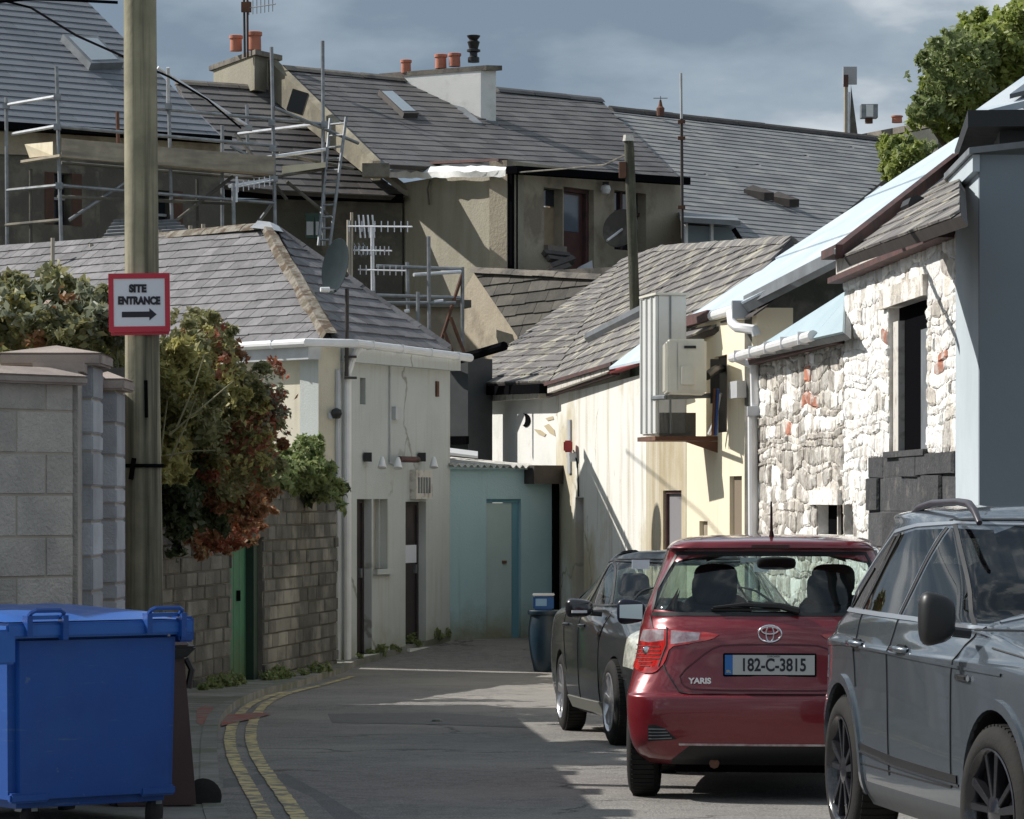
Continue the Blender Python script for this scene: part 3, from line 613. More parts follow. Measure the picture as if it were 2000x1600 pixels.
# eaves boards
def beam(a, b, w, h, mat, name, parent, n):
    a, b = V(a), V(b); z = V((0, 0, h)); o = V(n)*w
    return MB().hexa([a, b, b+o, a+o, a+z, b+z, b+o+z, a+o+z]).build(name, mat, parent)
beam(WW.hit(905, 790), WW.hit(1075, 778), .18, .14, m_wframe, 'eaves_board', SB, WW.n); beam(WW.hit(893, 775, .1), WW.hit(1080, 768, .1), .2, .13, m_dark, 'eaves_board', SB, WW.n)
beam(WS.hit(1080, 775), WS.hit(1210, 733), .10, .07, m_maroon, 'eaves_board', SB, WS.n); beam(WS.hit(1080, 768, .1), WS.hit(1200, 726, .1), .08, .10, m_wframe, 'eaves_board', SB, WS.n)
beam(WS.hit(1076, 755, .1), WS.hit(1210, 715, .1), .12, .05, m_maroon, 'eaves_board', SB, WS.n)
beam(WS.hit(1205, 730, .02), WS.hit(1258, 712, .02), .14, .10, M_('red_flashing', (.30, .035, .035), .7), 'red_flashing', SB, WS.n)
Ea = WW.hit(893, 752, .35); Eb = P(1074, 747, 50.6)
roof(SB, 'roof', [Ea, Eb, apex], Ea, Eb, m_slateB, m_darkw, w=.42, h=.24, th=.013, jit=.6)
EP = Plane(WS.hit(1075, 750, .2), WS.hit(1262, 690, .2), apex)
q1 = [EP.hit(*p) for p in ((1075, 749), (1262, 690), (1400, 640), (1545, 467), (1290, 484), (1215, 510))]
bd2, fr2, to2, nn2 = roof(SB, 'roof', q1, EP.hit(1075, 749), EP.hit(1262, 690), m_slateB, m_darkw, w=.40, h=.26, th=.014, jit=.6)
ridge(SB, EP.hit(1215, 509), EP.hit(1290, 484), m_slateB, r=.1); ridge(SB, EP.hit(1290, 484), EP.hit(1545, 466), m_slateB, r=.12)
beam(EP.hit(1150, 672), EP.hit(1258, 618), .10, .07, m_lead, 'lead_flashing', SB, nn2)
# slab of far roof side so the ridge is solid
fk = apex+V((2.2, 2, -1.4)); 
# light blue sheet corner beside box
EQ = Plane(EP.hit(1190, 725)+nn2*.08, EP.hit(1258, 700)+nn2*.08, EP.hit(1258, 640)+nn2*.12)
MB().prism([EQ.hit(*p) for p in ((1190, 722), (1262, 706), (1262, 668), (1245, 680))], V((0, 0, .03))).build('sheet_patch', m_paleroof, SB)
# alarm, cables on the cream wall
p = WS.hit(1126, 872); t = T('alarm_box', 'small red alarm bell box on the cream wall above the purple door', 'alarm', p); MB().box(p+WS.n*.12, (.12, .22, .16)).build('box', M_('alarm_red', (.35, .03, .03), .5), t, bevel=.02); MB().box(p+WS.n*.05+V((0, 0, -.15)), (.1, .1, .12)).build('bracket', m_upvc, t)
MB().tube([WS.hit(1120, 880, .02), WS.hit(1128, 905, .02), WS.hit(1130, 970, .02)], .01, 5).build('cable', m_dark, SB)
WS.box(1112, 820, 1117, 925, 0, .03).build('downpipe', m_upvcg, SB)
# crescent hole and peeled patches on the white wall
cr = []
for i in range(9):
    q = math.pi*(i/8-.5); cr.append((1026+13*math.cos(q)*.8, 821+13*math.sin(q)))
for i in range(9):
    q = math.pi*(.5-i/8); cr.append((1022+9*math.cos(q)*.6, 819+12*math.sin(q)))
MB().prism([WW.hit(a, b, .004) for a, b in cr], WW.n*.012).build('crescent_mark', m_dark, SB)
pm = M_('peeled_plaster', (.50, .42, .28), .9)
for c in ([(1043, 838), (1056, 840), (1067, 848), (1064, 853), (1052, 848)], [(1063, 832), (1072, 828), (1083, 840), (1085, 852), (1074, 846)], [(1066, 817), (1080, 813), (1082, 819), (1070, 822)]):
    MB().prism([WW.hit(a, b, .004) for a, b in c], WW.n*.006).build('peeled_patch', pm, SB)
# ================= pale yellow house
YH = T('yellow_house', 'pale yellow rendered house with a long pale sheet roof, beside the stone cottage', 'house', P(1420, 1200, 40))
WY = Wall((1338, 43.1), (1478, 38.75)); yz = 3.72
hy = [WY.rect(1395, 695, 1420, 845), WY.rect(1425, 930, 1449, 1060), WY.rect(1366, 1018, 1382, 1075)]
wallmesh(WY, [(0, wz0), (WY.len, wz0), (WY.len, yz), (0, yz)], hy, .4).build('street_wall', m_yelR, YH)
for i, h in enumerate(hy): WY.bx(MB(), h, -.26, -.05).build('window', [m_darkw, M_('brown_boarding', (.20, .155, .11), .8), m_beigeL][i], YH)
beam(WY.at(0, yz-.02), WY.at(WY.len*.45, yz-.02), .10, .12, m_maroon, 'eaves_board', YH, WY.n)
YP = Plane(P(1345, 622, 43), P(1450, 592, 39.2), P(1926, 262, 39.9))
yq = [YP.hit(*p) for p in ((1343, 625), (1452, 594), (1640, 497), (1870, 322), (1930, 266), (1926, 248), (1866, 272))]
yb, yfr, yto, yn = roof(YH, 'roof', yq, YP.hit(1345, 625), YP.hit(1452, 594), m_paleroof, m_lead, w=4.5, h=1.28, th=.012, piece='roof_sheet', jit=.02, board=.10)
beam(P(1452, 600, 39.1), YP.hit(1640, 505), .03, .12, m_lead, 'verge_flashing', YH, (0, -1, 0))
ya, yb_ = P(1343, 632, 43.1), P(1440, 603, 39.3)
MB().tube([ya, yb_], .058, 10).build('gutter', m_upvc, YH, smooth=True); MB().box(P(1447, 606, 39.1), (.2, .2, .2)).build('gutter_outlet', m_upvcg, YH)
MB().tube([P(1428, 612, 39.2), P(1430, 632, 39.0), P(1440, 640, 38.9), P(1474, 644, 38.7), P(1478, 655, 38.7)], .055, 10).build('downpipe', m_upvc, YH, smooth=True)
# dark gable wall of the yellow house facing the camera
WG = Wall((1476, 38.9), (1930, 40.0))
gp = [WG.uz(*p) for p in ((1478, 1200), (1930, 1100), (1930, 290), (1870, 340), (1645, 506), (1478, 592))]
wallmesh(WG, gp, [], .3).build('gable_wall', m_mosst, YH)
MB().prism([YP.hit(p[0], p[1])-yn*.12+V((.0, .05, 0)) for p in ((1345, 622), (1460, 596), (1926, 270), (1900, 262))], V((0, 0, -.02))).build('soffit', m_darkw, YH)
# ================= stone cottage (low part and tall part)
SC = T('stone_cottage', 'old whitewashed stone building with a narrow dark window and a lower blue-grey roofed part', 'cottage', P(1650, 1300, 33))
WA = Wall((1478, 38.7), (1650, 33.2)); WB = Wall((1650, 33.2), (1872, 27.35)); bz = gz(33)-.3
za = WA.uz(1560, 688)[1]; la = [(0, bz), (WA.len, bz), (WA.len, za), (0, za)]
ha = [WA.rect(1598, 986, 1648, 1045)]
wallmesh(WA, la, ha, .5).build('wall', m_stoneM, SC)
rb = M_('patch', (.5, .2, .1), .9)
def inpx(W_, cx, cz, boxes):
    x, y = pix(W_.at(cx, cz)); return any(a <= x <= c and b <= y <= d for a, b, c, d in boxes)
rbA = lambda cx, cz: inpx(WA, cx, cz, [(1570, 700, 1590, 790), (1556, 740, 1580, 770), (1588, 740, 1602, 800), (1538, 820, 1550, 880)]) and R.random() < .75
courses_on_wall(SC, WA, la, ha, .24, .115, m_stoneG, 'stone', mort=.006, proud=.017, jit=.55, warp=.09, edge=.3, rnd=True, alts=[(m_redb, rbA), (m_stoneW, lambda a, b: R.random() < .32)])
zb_ = 3.74; lb = [(0, bz), (WB.len, bz), (WB.len, zb_), (0, zb_)]
hbw = WB.rect(1737, 590, 1812, 880); hbp = WB.rect(1700, 888, 1871, 1075)
sm = WB.rect(1656, 986, 1667, 1045)
wallmesh(WB, lb, [hbw, (0.001, sm[1], sm[2], sm[3])], .5).build('wall', m_stoneM, SC)
rbB = lambda cx, cz: inpx(WB, cx, cz, [(1803, 585, 1828, 622), (1728, 630, 1740, 660), (1830, 690, 1845, 720)]) and R.random() < .9
courses_on_wall(SC, WB, lb, [hbw, hbp, (0, sm[1], sm[2], sm[3])], .25, .12, m_stoneW, 'stone', mort=.004, proud=.014, jit=.55, warp=.09, edge=.32, rnd=True, alts=[(m_redb, rbB), (m_stoneG, lambda a, b: R.random() < .12)])
# black painted lower part
bp = [(hbp[0], hbp[1]), (hbp[2], hbp[1]), (hbp[2], hbp[3]), (hbp[0], hbp[3])]
courses_on_wall(SC, WB, bp, [], .95, .26, m_blackp, 'black_painted_stone', mort=.010, proud=.028, jit=.25, edge=.04)
WB.bx(MB(), hbp, 0, .012).build('black_painted_band', m_blackp, SC)
# tall window
u0, z0, u1, z1 = hbw; wd = WB.bx(MB(), hbw, -.45, -.085).build('window', m_dark, SC)
WB.bx(MB(), (u1-.50, z0, u1-.001, z1-.25), -.085, -.03).build('jamb_board', m_lead, wd)
WB.bx(MB(), (u0+.02, z0, u0+.28, z1-.12), -.085, -.03).build('window_frame', m_wframe, wd)
WB.bx(MB(), (u0-.25, z1, u1+.05, z1+.17), 0, .05).build('lintel', m_stoneG, SC)
WB.bx(MB(), (u0-.05, z0-.05, u1+.05, z0), -.3, .05).build('window_sill', m_blackp, SC)
s_ = ha[0]; sw = WA.bx(MB(), s_, -.5, -.10).build('window', m_dark, SC); WB.bx(MB(), (0, sm[1], sm[2]+.02, sm[3]), -.5, -.10).build('window', m_dark, SC)
WA.bx(MB(), (s_[0]-.2, s_[3]+.0, s_[2], s_[3]+.14), 0, .06).build('lintel', m_stoneW, SC); WA.bx(MB(), ((s_[0]+s_[2])/2-.05, s_[1], (s_[0]+s_[2])/2, s_[3]), -.1, -.07).build('window_bar', m_wframe, sw)
# wall end pier + eaves of tall part
WE = Wall((1650, 33.2), (1662, 33.15))
for zz, hh, mm, oo in ((zb_-.02, .17, m_wframe, .02), (zb_-.09, .05, m_maroon, .10), (zb_+.13, .08, m_maroon, .16)):
    beam(WB.at(-.08, zz, 0), WB.at(WB.len-.05, zz, 0), oo+.05, hh, mm, 'eaves_board', SC, WB.n)
SP = Plane(WB.at(0, zb_+.2, .25), WB.at(WB.len, zb_+.2, .25), P(1870, 335, 29.6))
sq = [SP.hit(*p) for p in ((1648, 503), (1876, 420), (1874, 328))]
roof(SC, 'roof', sq, SP.hit(1648, 503), SP.hit(1876, 420), m_slateB, m_darkw, w=.5, h=.24, th=.007, jit=.3)
beam(SP.hit(1646, 505), SP.hit(1872, 322), .06, .10, m_maroon, 'verge_board', SC, (-.9, -.3, 0)); beam(SP.hit(1640, 497), SP.hit(1866, 316), .05, .04, m_wframe, 'verge_board', SC, (-.9, -.3, 0))
MB().tube([WB.at(WB.len-.35, zb_+.16, .32), WB.at(WB.len+.02, zb_+.16, .32)], .07, 8).build('gutter', m_black, SC)
# gable side of the tall part above the low roof

# low roof
LP = Plane(WA.at(0, za+.1, .15), WA.at(WA.len, za+.1, .15), P(1646, 574, 34.4))
lq = [LP.hit(*p) for p in ((1466, 692), (1650, 652), (1652, 572))]
roof(SC, 'roof', lq, LP.hit(1466, 692), LP.hit(1650, 652), m_blueroof, m_lead, w=2.2, h=1.0, th=.012, piece='roof_sheet', jit=.02)
gA, gB = WA.at(-.18, za+.06, .24), WA.at(WA.len-.35, za+.06, .24)
MB().tube([gA, gB], .052, 10).build('gutter', m_upvc, SC, smooth=True)
for k_ in range(5): p = gA+(gB-gA)*(.1+.2*k_); MB().box(p, (.12, .035, .12)).build('gutter_bracket', m_upvc, SC)
beam(WA.at(0, za-.03), WA.at(WA.len, za-.03), .12, .12, m_maroon, 'eaves_board', SC, WA.n)
a = P(1474, 715, 38.45); b = P(1476, 800, 38.45); c = P(1470, 815, 38.5); d = P(1472, 1150, 38.5)
MB().tube([gA+V((.06, 0, 0)), a, b, c, d], .055, 10).build('downpipe', m_upvc, SC, smooth=True); MB().box(P(1474, 803, 38.45), (.16, .14, .1)).build('pipe_collar', m_upvcg, SC)
WY.box(1448, 745, 1464, 778, 0, .14).build('meter_box', m_upvcg, YH)
# ================= grey rendered building at the right edge
GB = T('grey_building', 'smooth grey rendered building with sunlit-toned corner strip and dark flat eaves at the right edge', 'building', P(1915, 1400, 26.5))
WH = Wall((1866, 27.4), (1913, 25.5)); WI = Wall((1913, 25.5), (2500, 25.5)); hz = 4.10
wallmesh(WH, [(0, -1), (WH.len, -1), (WH.len-.01, hz), (0, hz)], [], .02).build('corner_strip', m_greyL, GB)
wallmesh(WI, [(.0, -1), (WI.len, -1), (WI.len, hz), (0, hz)], [], .06).build('wall', m_greyR, GB)
cp = MB(); WH.bx(cp, (-.05, hz-.12, WH.len+.02, hz), 0, .05); cp.build('coping_band', m_greyL, GB)
cm = MB(); A = WH.at(-.08, hz, .08); B = WH.at(WH.len+.08, hz, .08); C_ = WI.at(WI.len, hz+.25, .08); D_ = C_+V((0, 2, .1)); E_ = A+V((.3, 2, .1))
cm.prism([A, B, C_, D_, E_], V((0, 0, .045))).build('coping', m_lead, GB)
U2 = T('dark_eaved_extension', 'pale pitched roof with black fascia and a rooflight rising behind the grey building', 'building', P(1960, 300, 30))
WJ = Wall((1888, 30.5), (2400, 30.3)); zj0, zj1 = WJ.uz(1950, 285)[1], WJ.uz(1950, 222)[1]
WJ.bx(MB(), (.28, zj0-.8, WJ.len, zj1-.10), -3, -.05).build('wall', m_black, U2); WJ.bx(MB(), (0, zj1-.14, WJ.len, zj1+.0), -3.2, .3).build('fascia', m_black, U2)
jq = [P(1893, 224, 30.3), P(2400, 130, 32.0), P(2400, -150, 37), P(2130, 50, 34.5)]
JP = Plane(P(1893, 224, 30.3), P(2030, 190, 30.8), P(2000, 150, 32.6))
jq = [JP.hit(*p) for p in ((1893, 224), (2060, 182), (2100, 78))]
MB().prism(jq, V((0, 0, -.06))).build('roof', m_paleroof, U2); MB().prism([JP.hit(*p)+V((0, 0, .03)) for p in ((1972, 200), (2040, 183), (2060, 150), (2010, 172))], V((0, 0, .04))).build('rooflight', m_glassb, U2)

# ================= ductwork and condensers on the yellow house
dv = WS.u.copy(); dn = WS.n.copy()
bo = P(1253, 850, 41.8); bo.z = 0; DU = T('duct_tower', 'tall pale metal duct casing hung on the street wall above the bracket shelf', 'duct', P(1300, 850, 41))
z0 = CH-(850-HZ)/F*41.4; z1 = CH-(580-HZ)/F*41.4
lf_ = bo; rt = bo+dv*.84
def pr4(a, b, dep, z0, z1): return [V((a.x, a.y, z0)), V((b.x, b.y, z0)), V((b.x, b.y, z0))-dn*dep, V((a.x, a.y, z0))-dn*dep]
MB().prism(pr4(lf_, rt, .34, z0, 0), V((0, 0, z1-z0))).build('casing', m_duct, DU, bevel=.015)
for t_ in (.0, .34, .68, 1.0): a = lf_+dv*.84*(.03+.94*t_)+dn*.008; MB().box(V((a.x, a.y, (z0+z1)/2)), (.035, .03, z1-z0-.04), Matrix.Rotation(math.atan2(dv.y, dv.x), 3, 'Z')).build('seam_flange', m_duct, DU)
a = rt-dn*.15+dv*.008; MB().box(V((a.x, a.y, (z0+z1)/2)), (.012, .018, z1-z0-.02), Matrix.Rotation(math.atan2(dv.y, dv.x), 3, 'Z')).build('seam_flange', m_lead, DU)
MB().prism([V((p.x, p.y, z1)) for p in pr4(lf_+dn*.03, rt+dn*.03+dv*.03, .40, 0, 0)], V((0, 0, .025))).build('lid', m_acw, DU)
sh = z0-.02
BR = T('bracket_shelf', 'rusty triangular steel bracket shelf carrying the duct casing, just under it', 'bracket', P(1390, 920, 40.5))
s0 = P(1253, 852, 41.8); s1 = P(1396, 852, 40.4)
MB().hexa([V((p.x, p.y, sh-.05)) for p in (bo-dn*0+dn*.05, rt+dn*.05+dv*.1, rt-dn*.9+dv*.1, bo-dn*.9)]+[V((p.x, p.y, sh)) for p in (bo+dn*.05, rt+dn*.05+dv*.1, rt-dn*.9+dv*.1, bo-dn*.9)]).build('shelf', m_rust, BR)
e0 = rt+dv*.05
MB().prism([V((e0.x-dn.x*.3, e0.y-dn.y*.3, sh-.06)), V((e0.x-dn.x*.9, e0.y-dn.y*.9, sh-.06)), V((e0.x-dn.x*.9, e0.y-dn.y*.9, sh-.55)), V((e0.x-dn.x*.78, e0.y-dn.y*.78, sh-.55)), V((e0.x-dn.x*.78, e0.y-dn.y*.78, sh-.22))], dv*.05).build('gusset', m_rust, BR)
MB().prism([V((p.x, p.y, sh)) for p in (bo+dn*-.1+dv*.6, rt-dn*.02, rt-dn*.45, bo-dn*.45+dv*.6)], V((0, 0, .27))).build('plinth', m_grimsh, BR)
def condenser(px, py0, py1, px1, Y, label, rot=0):
    z0 = CH-(py1-HZ)/F*Y; z1 = CH-(py0-HZ)/F*Y; x0 = (px-1000)/F*Y; x1 = (px1-1000)/F*Y; t = T('air_condenser', label, 'air conditioner', (x0, Y, z0))
    h = z1-z0; w = x1-x0
    MB().box((x0+w/2, Y+.42, z0+h/2), (w, .84, h)).build('case', m_acw, t, bevel=.025)
    for i in range(7): MB().box((x0-.008, Y+.12+.1*i, z0+h/2), (.02, .05, h*.86)).build('fin', m_acw, t)
    MB().box((x0+w*.58, Y-.006, z0+h*.5), (w*.62, .014, h*.86)).build('access_panel', m_acw, t, bevel=.004); MB().box((x0+w*.58, Y-.02, z0+h*.85), (w*.3, .014, .03)).build('grip', m_black, t)
    MB().box((x0+w*.52, Y-.05, z0+h*.33), (w*.34, .09, h*.34)).build('valve_cover', m_acw, t, bevel=.01)
    return t
condenser(1303, 662, 770, 1380, 39.7, 'cream air conditioning condenser on arms in front of the tall duct casing')
ar = MB().tube([P(1270, 778, 41.6), P(1300, 776, 39.8), P(1408, 772, 40.6)], .028, 6).build('arm', m_lead, BR)
MB().tube([P(1380, 735, 39.9), P(1390, 727, 40.0), P(1398, 722, 40.3), P(1410, 720, 40.9)], .05, 8).build('pipe_bundle', m_black, BR, smooth=True)
MB().tube([P(1405, 770, 40.3), P(1400, 800, 40.3), P(1393, 830, 40.5), P(1385, 848, 40.6)], .022, 6).build('pipe', m_upvc, BR)
for dy in (0, 30): MB().tube([P(1396+dy*.2, 760, 40.2), P(1392+dy*.2, 850, 40.4)], .018, 6).build('pipe', [m_rust, m_blue][dy > 0], BR)
MB().box(P(1396, 745, 40.45), (.10, .12, .5)).build('isolator_box', m_black, BR)
# ================= block gate piers and wall, left foreground
W1 = Wall((-400, 18.3), (141, 19.9)); g_ = gz(20)-.1
BWall = T('block_wall', 'grey concrete block wall with a sandstone coping, nearest the camera behind the blue bin', 'wall', W1.at(W1.len*.6, g_))
ztp = W1.uz(120, 752)[1]; pl_ = [(0, g_), (W1.len, g_), (W1.len, ztp), (0, ztp)]
wallmesh(W1, pl_, [], .25).build('mortar_core', m_mortL, BWall)
courses_on_wall(BWall, W1, pl_, [], .45, .228, m_block, 'block', mort=.014, proud=.006, jit=.03, edge=.02, z0=ztp-.228*11+.09)
cq = MB(); cq.hexa([W1.at(0, ztp, .07), W1.at(W1.len+.06, ztp, .07), W1.at(W1.len+.06, ztp, -.32), W1.at(0, ztp, -.32), W1.at(0, ztp+.05, .07), W1.at(W1.len+.06, ztp+.05, .07), W1.at(W1.len+.06, ztp+.05, -.32), W1.at(0, ztp+.05, -.32)]).build('coping', m_cap, BWall, bevel=.012)
MB().prism([W1.at(0, ztp+.05, .07), W1.at(0, ztp+.05, -.32), W1.at(0, ztp+.10, -.12)], W1.u*(W1.len+.05)).build('coping', m_cap, BWall)
def pier(px0, px1, Y, ytop, ybot_cap, label, depth=.5, bh=(.228, .11)):
    x0, x1 = (px0-1000)/F*Y, (px1-1000)/F*Y; zt = CH-(ytop-HZ)/F*Y; t = T('gate_pier', label, 'gate pier', ((x0+x1)/2, Y+depth/2, g_), group='concrete block gate piers on the left')
    z = g_; w = x1-x0
    MB().box(((x0+x1)/2, Y+depth/2, (g_+zt)/2), (w-.02, depth-.02, zt-g_)).build('mortar_core', m_mortL, t); i = 0
    while z < zt-.02:
        h = min(R.choice((.2, .1, .2)), zt-z); hh = h-.012
        MB().box(((x0+x1)/2, Y+depth/2, z+h/2), (w+.004, depth, hh)).build('block', m_quoin, t, bevel=.008); z += h; i += 1
    o = .055
    MB().box(((x0+x1)/2, Y+depth/2, zt+.035), (w+2*o, depth+2*o, .07)).build('cap', m_cap, t, bevel=.012)
    b = [V((x0-o, Y-o, zt+.071)), V((x1+o, Y-o, zt+.071)), V((x1+o, Y+depth+o, zt+.071)), V((x0-o, Y+depth+o, zt+.071)), V(((x0+x1)/2, Y+depth/2, zt+.125))]
    MB().add(b, [(0, 1, 4), (1, 2, 4), (2, 3, 4), (3, 0, 4), (3, 2, 1, 0)]).build('cap_pyramid', m_cap, t)
    return t
pier(18, 181, 20.4, 714, 0, 'widest block gate pier with a pyramid sandstone cap, behind the block wall')
pier(176, 227, 22.3, 762, 0, 'middle block gate pier with a thin sandstone cap, between the wide pier and the pole')
for (pa_, pb2, zt_) in (((152, 19.95), (247, 26.2), 2.36),):  # wall added through the piers to cast unbroken shade on the road
    Wshade = Wall(pa_, pb2); Wshade.bx(MB(), (0, g_-.3, Wshade.len, zt_), -.22, 0).build('wall', m_block, BWall); Wshade.bx(MB(), (0, zt_, Wshade.len, zt_+.05), -.25, .03).build('coping', m_cap, BWall)
pier(213, 262, 24.4, 793, 0, 'farthest block gate pier, half hidden behind the telegraph pole', depth=.4)
# ================= telegraph pole with sign
Yp = 23.2; pbx = (282-1000)/F*Yp
TP = T('telegraph_pole', 'thick weathered wooden telegraph pole with greenish stains carrying the site sign', 'telegraph pole', (pbx, Yp, gz(Yp)))
zz = [gz(Yp)-.4, 1.0, 2.4, 3.6, 5.5, 8.5]; rr_ = [.127, .123, .113, .109, .105, .098]; xo = [0, 0, -.012, -.02, -.033, -.05]
MB().tube([V((pbx+a, Yp, z)) for a, z in zip(xo, zz)], rr_, 28).build('shaft', m_pole, TP, smooth=60)
zb = CH-(910-HZ)/F*Yp; MB().lathe([(.1245, -.012), (.129, -.012), (.129, .012), (.1245, .012)], (pbx-.003, Yp, zb), None, 28, False).build('wire_band', m_dark, TP)
MB().box((pbx-.065, Yp-.112, zb-.02), (.03, .03, .14), Matrix.Rotation(.15, 3, 'Y')).build('hook', m_dark, TP)
MB().tube([V((pbx+.02+.001*i, Yp-.105-.004, zb+.55-.06*i)) for i in range(5)], .012, 6).build('knot', m_dark, TP)
sx0, sx1 = (217-1000)/F*Yp, (336-1000)/F*Yp; sz0, sz1 = CH-(648-HZ)/F*(Yp-.14), CH-(534-HZ)/F*(Yp-.14); ys = Yp-.135
SG = T('site_sign', 'white SITE ENTRANCE sign with a red border and black arrow fixed to the telegraph pole', 'sign', ((sx0+sx1)/2, ys, sz0))
cx_, cz_ = (sx0+sx1)/2, (sz0+sz1)/2; w_, h_ = sx1-sx0, sz1-sz0; Rt = Matrix.Rotation(-.012, 3, 'Y')
MB().box((cx_, ys, cz_), (w_, .012, h_), Rt).build('board', m_signw, SG)
for dx, dz, a, b in ((0, h_/2-.017, w_, .034), (0, -h_/2+.017, w_, .034), (-w_/2+.016, 0, .032, h_-.069), (w_/2-.016, 0, .032, h_-.069)):
    MB().box(V((cx_, ys-.0085, cz_))+Rt @ V((dx, 0, dz)), (a, .005, b), Rt).build('border', m_signr, SG)
MB().box((cx_, ys+.02, cz_-.02), (w_*.95, .02, h_), Rt).build('backing', m_signr, SG)
Mt = Matrix.Rotation(rad(90), 4, 'X')
text('SITE', .046, m_ink, SG, Matrix.Translation((cx_-.01, ys-.010, cz_+.088)) @ Mt, bold=.0042, sx=.92)
text('ENTRANCE', .046, m_ink, SG, Matrix.Translation((cx_-.002, ys-.010, cz_+.010)) @ Mt, bold=.0042, sx=.80)
ar = [(-.112, -.078), (.065, -.076), (.065, -.055), (.112, -.094), (.065, -.133), (.065, -.112), (-.112, -.114)]
MB().prism([V((cx_+a, ys-.0085, cz_+b+.018)) for a, b in ar], V((0, .003, 0))).build('arrow', m_ink, SG)
# cable from top of pole region across the left roof
MB()
for nm, pts in (('lower', [(-30, -8, 40), (60, 15, 40), (150, 70, 39), (240, 110, 38), (330, 150, 42), (405, 195, 44), (470, 250, 48)]), ('x', [(-20, 5, 30), (60, -2, 30), (130, 0, 30), (230, 5, 30)])):
    tag(MB().tube([P(*q) for q in pts], .013, 6).build('overhead_cable', m_dark, loc=P(*pts[0])), 'black overhead cable sagging across the slate roof behind the pole' if nm == 'lower' else 'thin overhead cable crossing the top left corner towards the pole', 'cable')

# ================= stone garden wall with green door
ST = Wall((300, 36.5), (657, 45.7)); gb = gz(42)-.35
SW = T('garden_wall', 'old stone and brick garden wall with a green door, under the red creeper', 'wall', ST.at(ST.len/2, gz(41)))
tp = ST.uz(640, 968)[1]; tl = ST.uz(400, 1010)[1]; po = [(0, gb), (ST.len, gb), (ST.len, tp), (0, tl+.1)]
gd = ST.rect(448, 1050, 512, 1345); gd = (gd[0], gb+.001, gd[2], gd[3])
wallmesh(ST, po, [gd], .45).build('mortar_core', m_brickm, SW)
courses_on_wall(SW, ST, po, [gd], .44, .155, m_brick, 'brick', mort=.016, proud=.02, jit=.14, edge=.06)
dr = ST.bx(MB(), (gd[0], gb, gd[2], gd[3]), -.30, -.16).build('door', m_green, SW)
for i in range(6): a = gd[0]+(gd[2]-gd[0])*i/6; ST.bx(MB(), (a+.006, gb, a+(gd[2]-gd[0])/6-.006, gd[3]-.02), -.16, -.145).build('plank', m_green, dr)
ST.bx(MB(), (gd[2]-.22, gb, gd[2]-.001, gd[3]), -.30, -.05).build('door_frame', M_('green_black_paint', (.012, .035, .022), .7), SW)
ST.bx(MB(), (gd[0]-.1, gd[3], gd[2]+.15, gd[3]+.12), -.3, .03).build('lintel', m_darkw, SW)
MB().box(ST.at(gd[0]+(gd[2]-gd[0])*.6, .55, -.13), (.05, .06, .12)).build('latch', m_dark, dr)
ST.bx(MB(), (-.1, tl-.0, ST.len*.0+.01, tl+.01), 0, .01)
for k in range(16):
    u = .2+k*(ST.len-.3)/16; z = tl+.1+(tp-tl-.1)*(u/ST.len)
    ST.bx(MB(), (u, z, u+(ST.len-.3)/16-.02, z+.09+R.uniform(-.02, .03)), -.40, .04).build('coping_stone', m_brick, SW, bevel=.015)
S2 = Wall((243, 25.9), (302, 36.4)); S2T = T('boundary_shade_wall', 'mossy boundary wall behind the telegraph pole, raised to cast shade on the road', 'wall', S2.at(S2.len/2, gz(31)))
S2.bx(MB(), (0, gz(36)-.3, S2.len, 2.6), -.35, 0).build('wall', m_brickm, S2T)  # top raised above the stone courses to cast a clean shadow edge
courses_on_wall(S2T, S2, [(0, gz(36)-.3), (S2.len, gz(36)-.3), (S2.len, 1.9), (0, 1.9)], [], .6, .24, m_brick, 'stone', mort=.02, proud=.03, jit=.2, edge=.08, limit=40)

# ================= rear terrace
def roof_px(T_, pl3, poly, e0, e1, mat, w, h, name='roof', **k):
    p = Plane(*[P(*a) for a in pl3]); q = [p.hit(*a) for a in poly]; return p, roof(T_, name, q, p.hit(*e0), p.hit(*e1), mat, m_darkw, w=w, h=h, **k)
RT = T('rear_terrace_house', 'long grey slated rear terrace house with two chimneys and an upstairs red back door', 'house', P(1000, 1100, 72))
pT, (rb1, frT, toT, nT) = roof_px(RT, [(540, 135, 72), (1175, 200, 78), (985, 325, 70)], [(540, 132), (1175, 199), (1328, 350), (740, 322)], (740, 322), (1325, 348), m_slateC, .42, .30, th=.03, jit=.35, limit=280, lift=.28)
ridge(RT, pT.hit(552, 136)+V((0, 0, .05)), pT.hit(850, 165)+V((0, 0, .05)), m_conc, r=.14, L_=.9); ridge(RT, pT.hit(968, 178)+V((0, 0, .05)), pT.hit(1175, 199)+V((0, 0, .05)), m_slateC, r=.14, L_=.9)
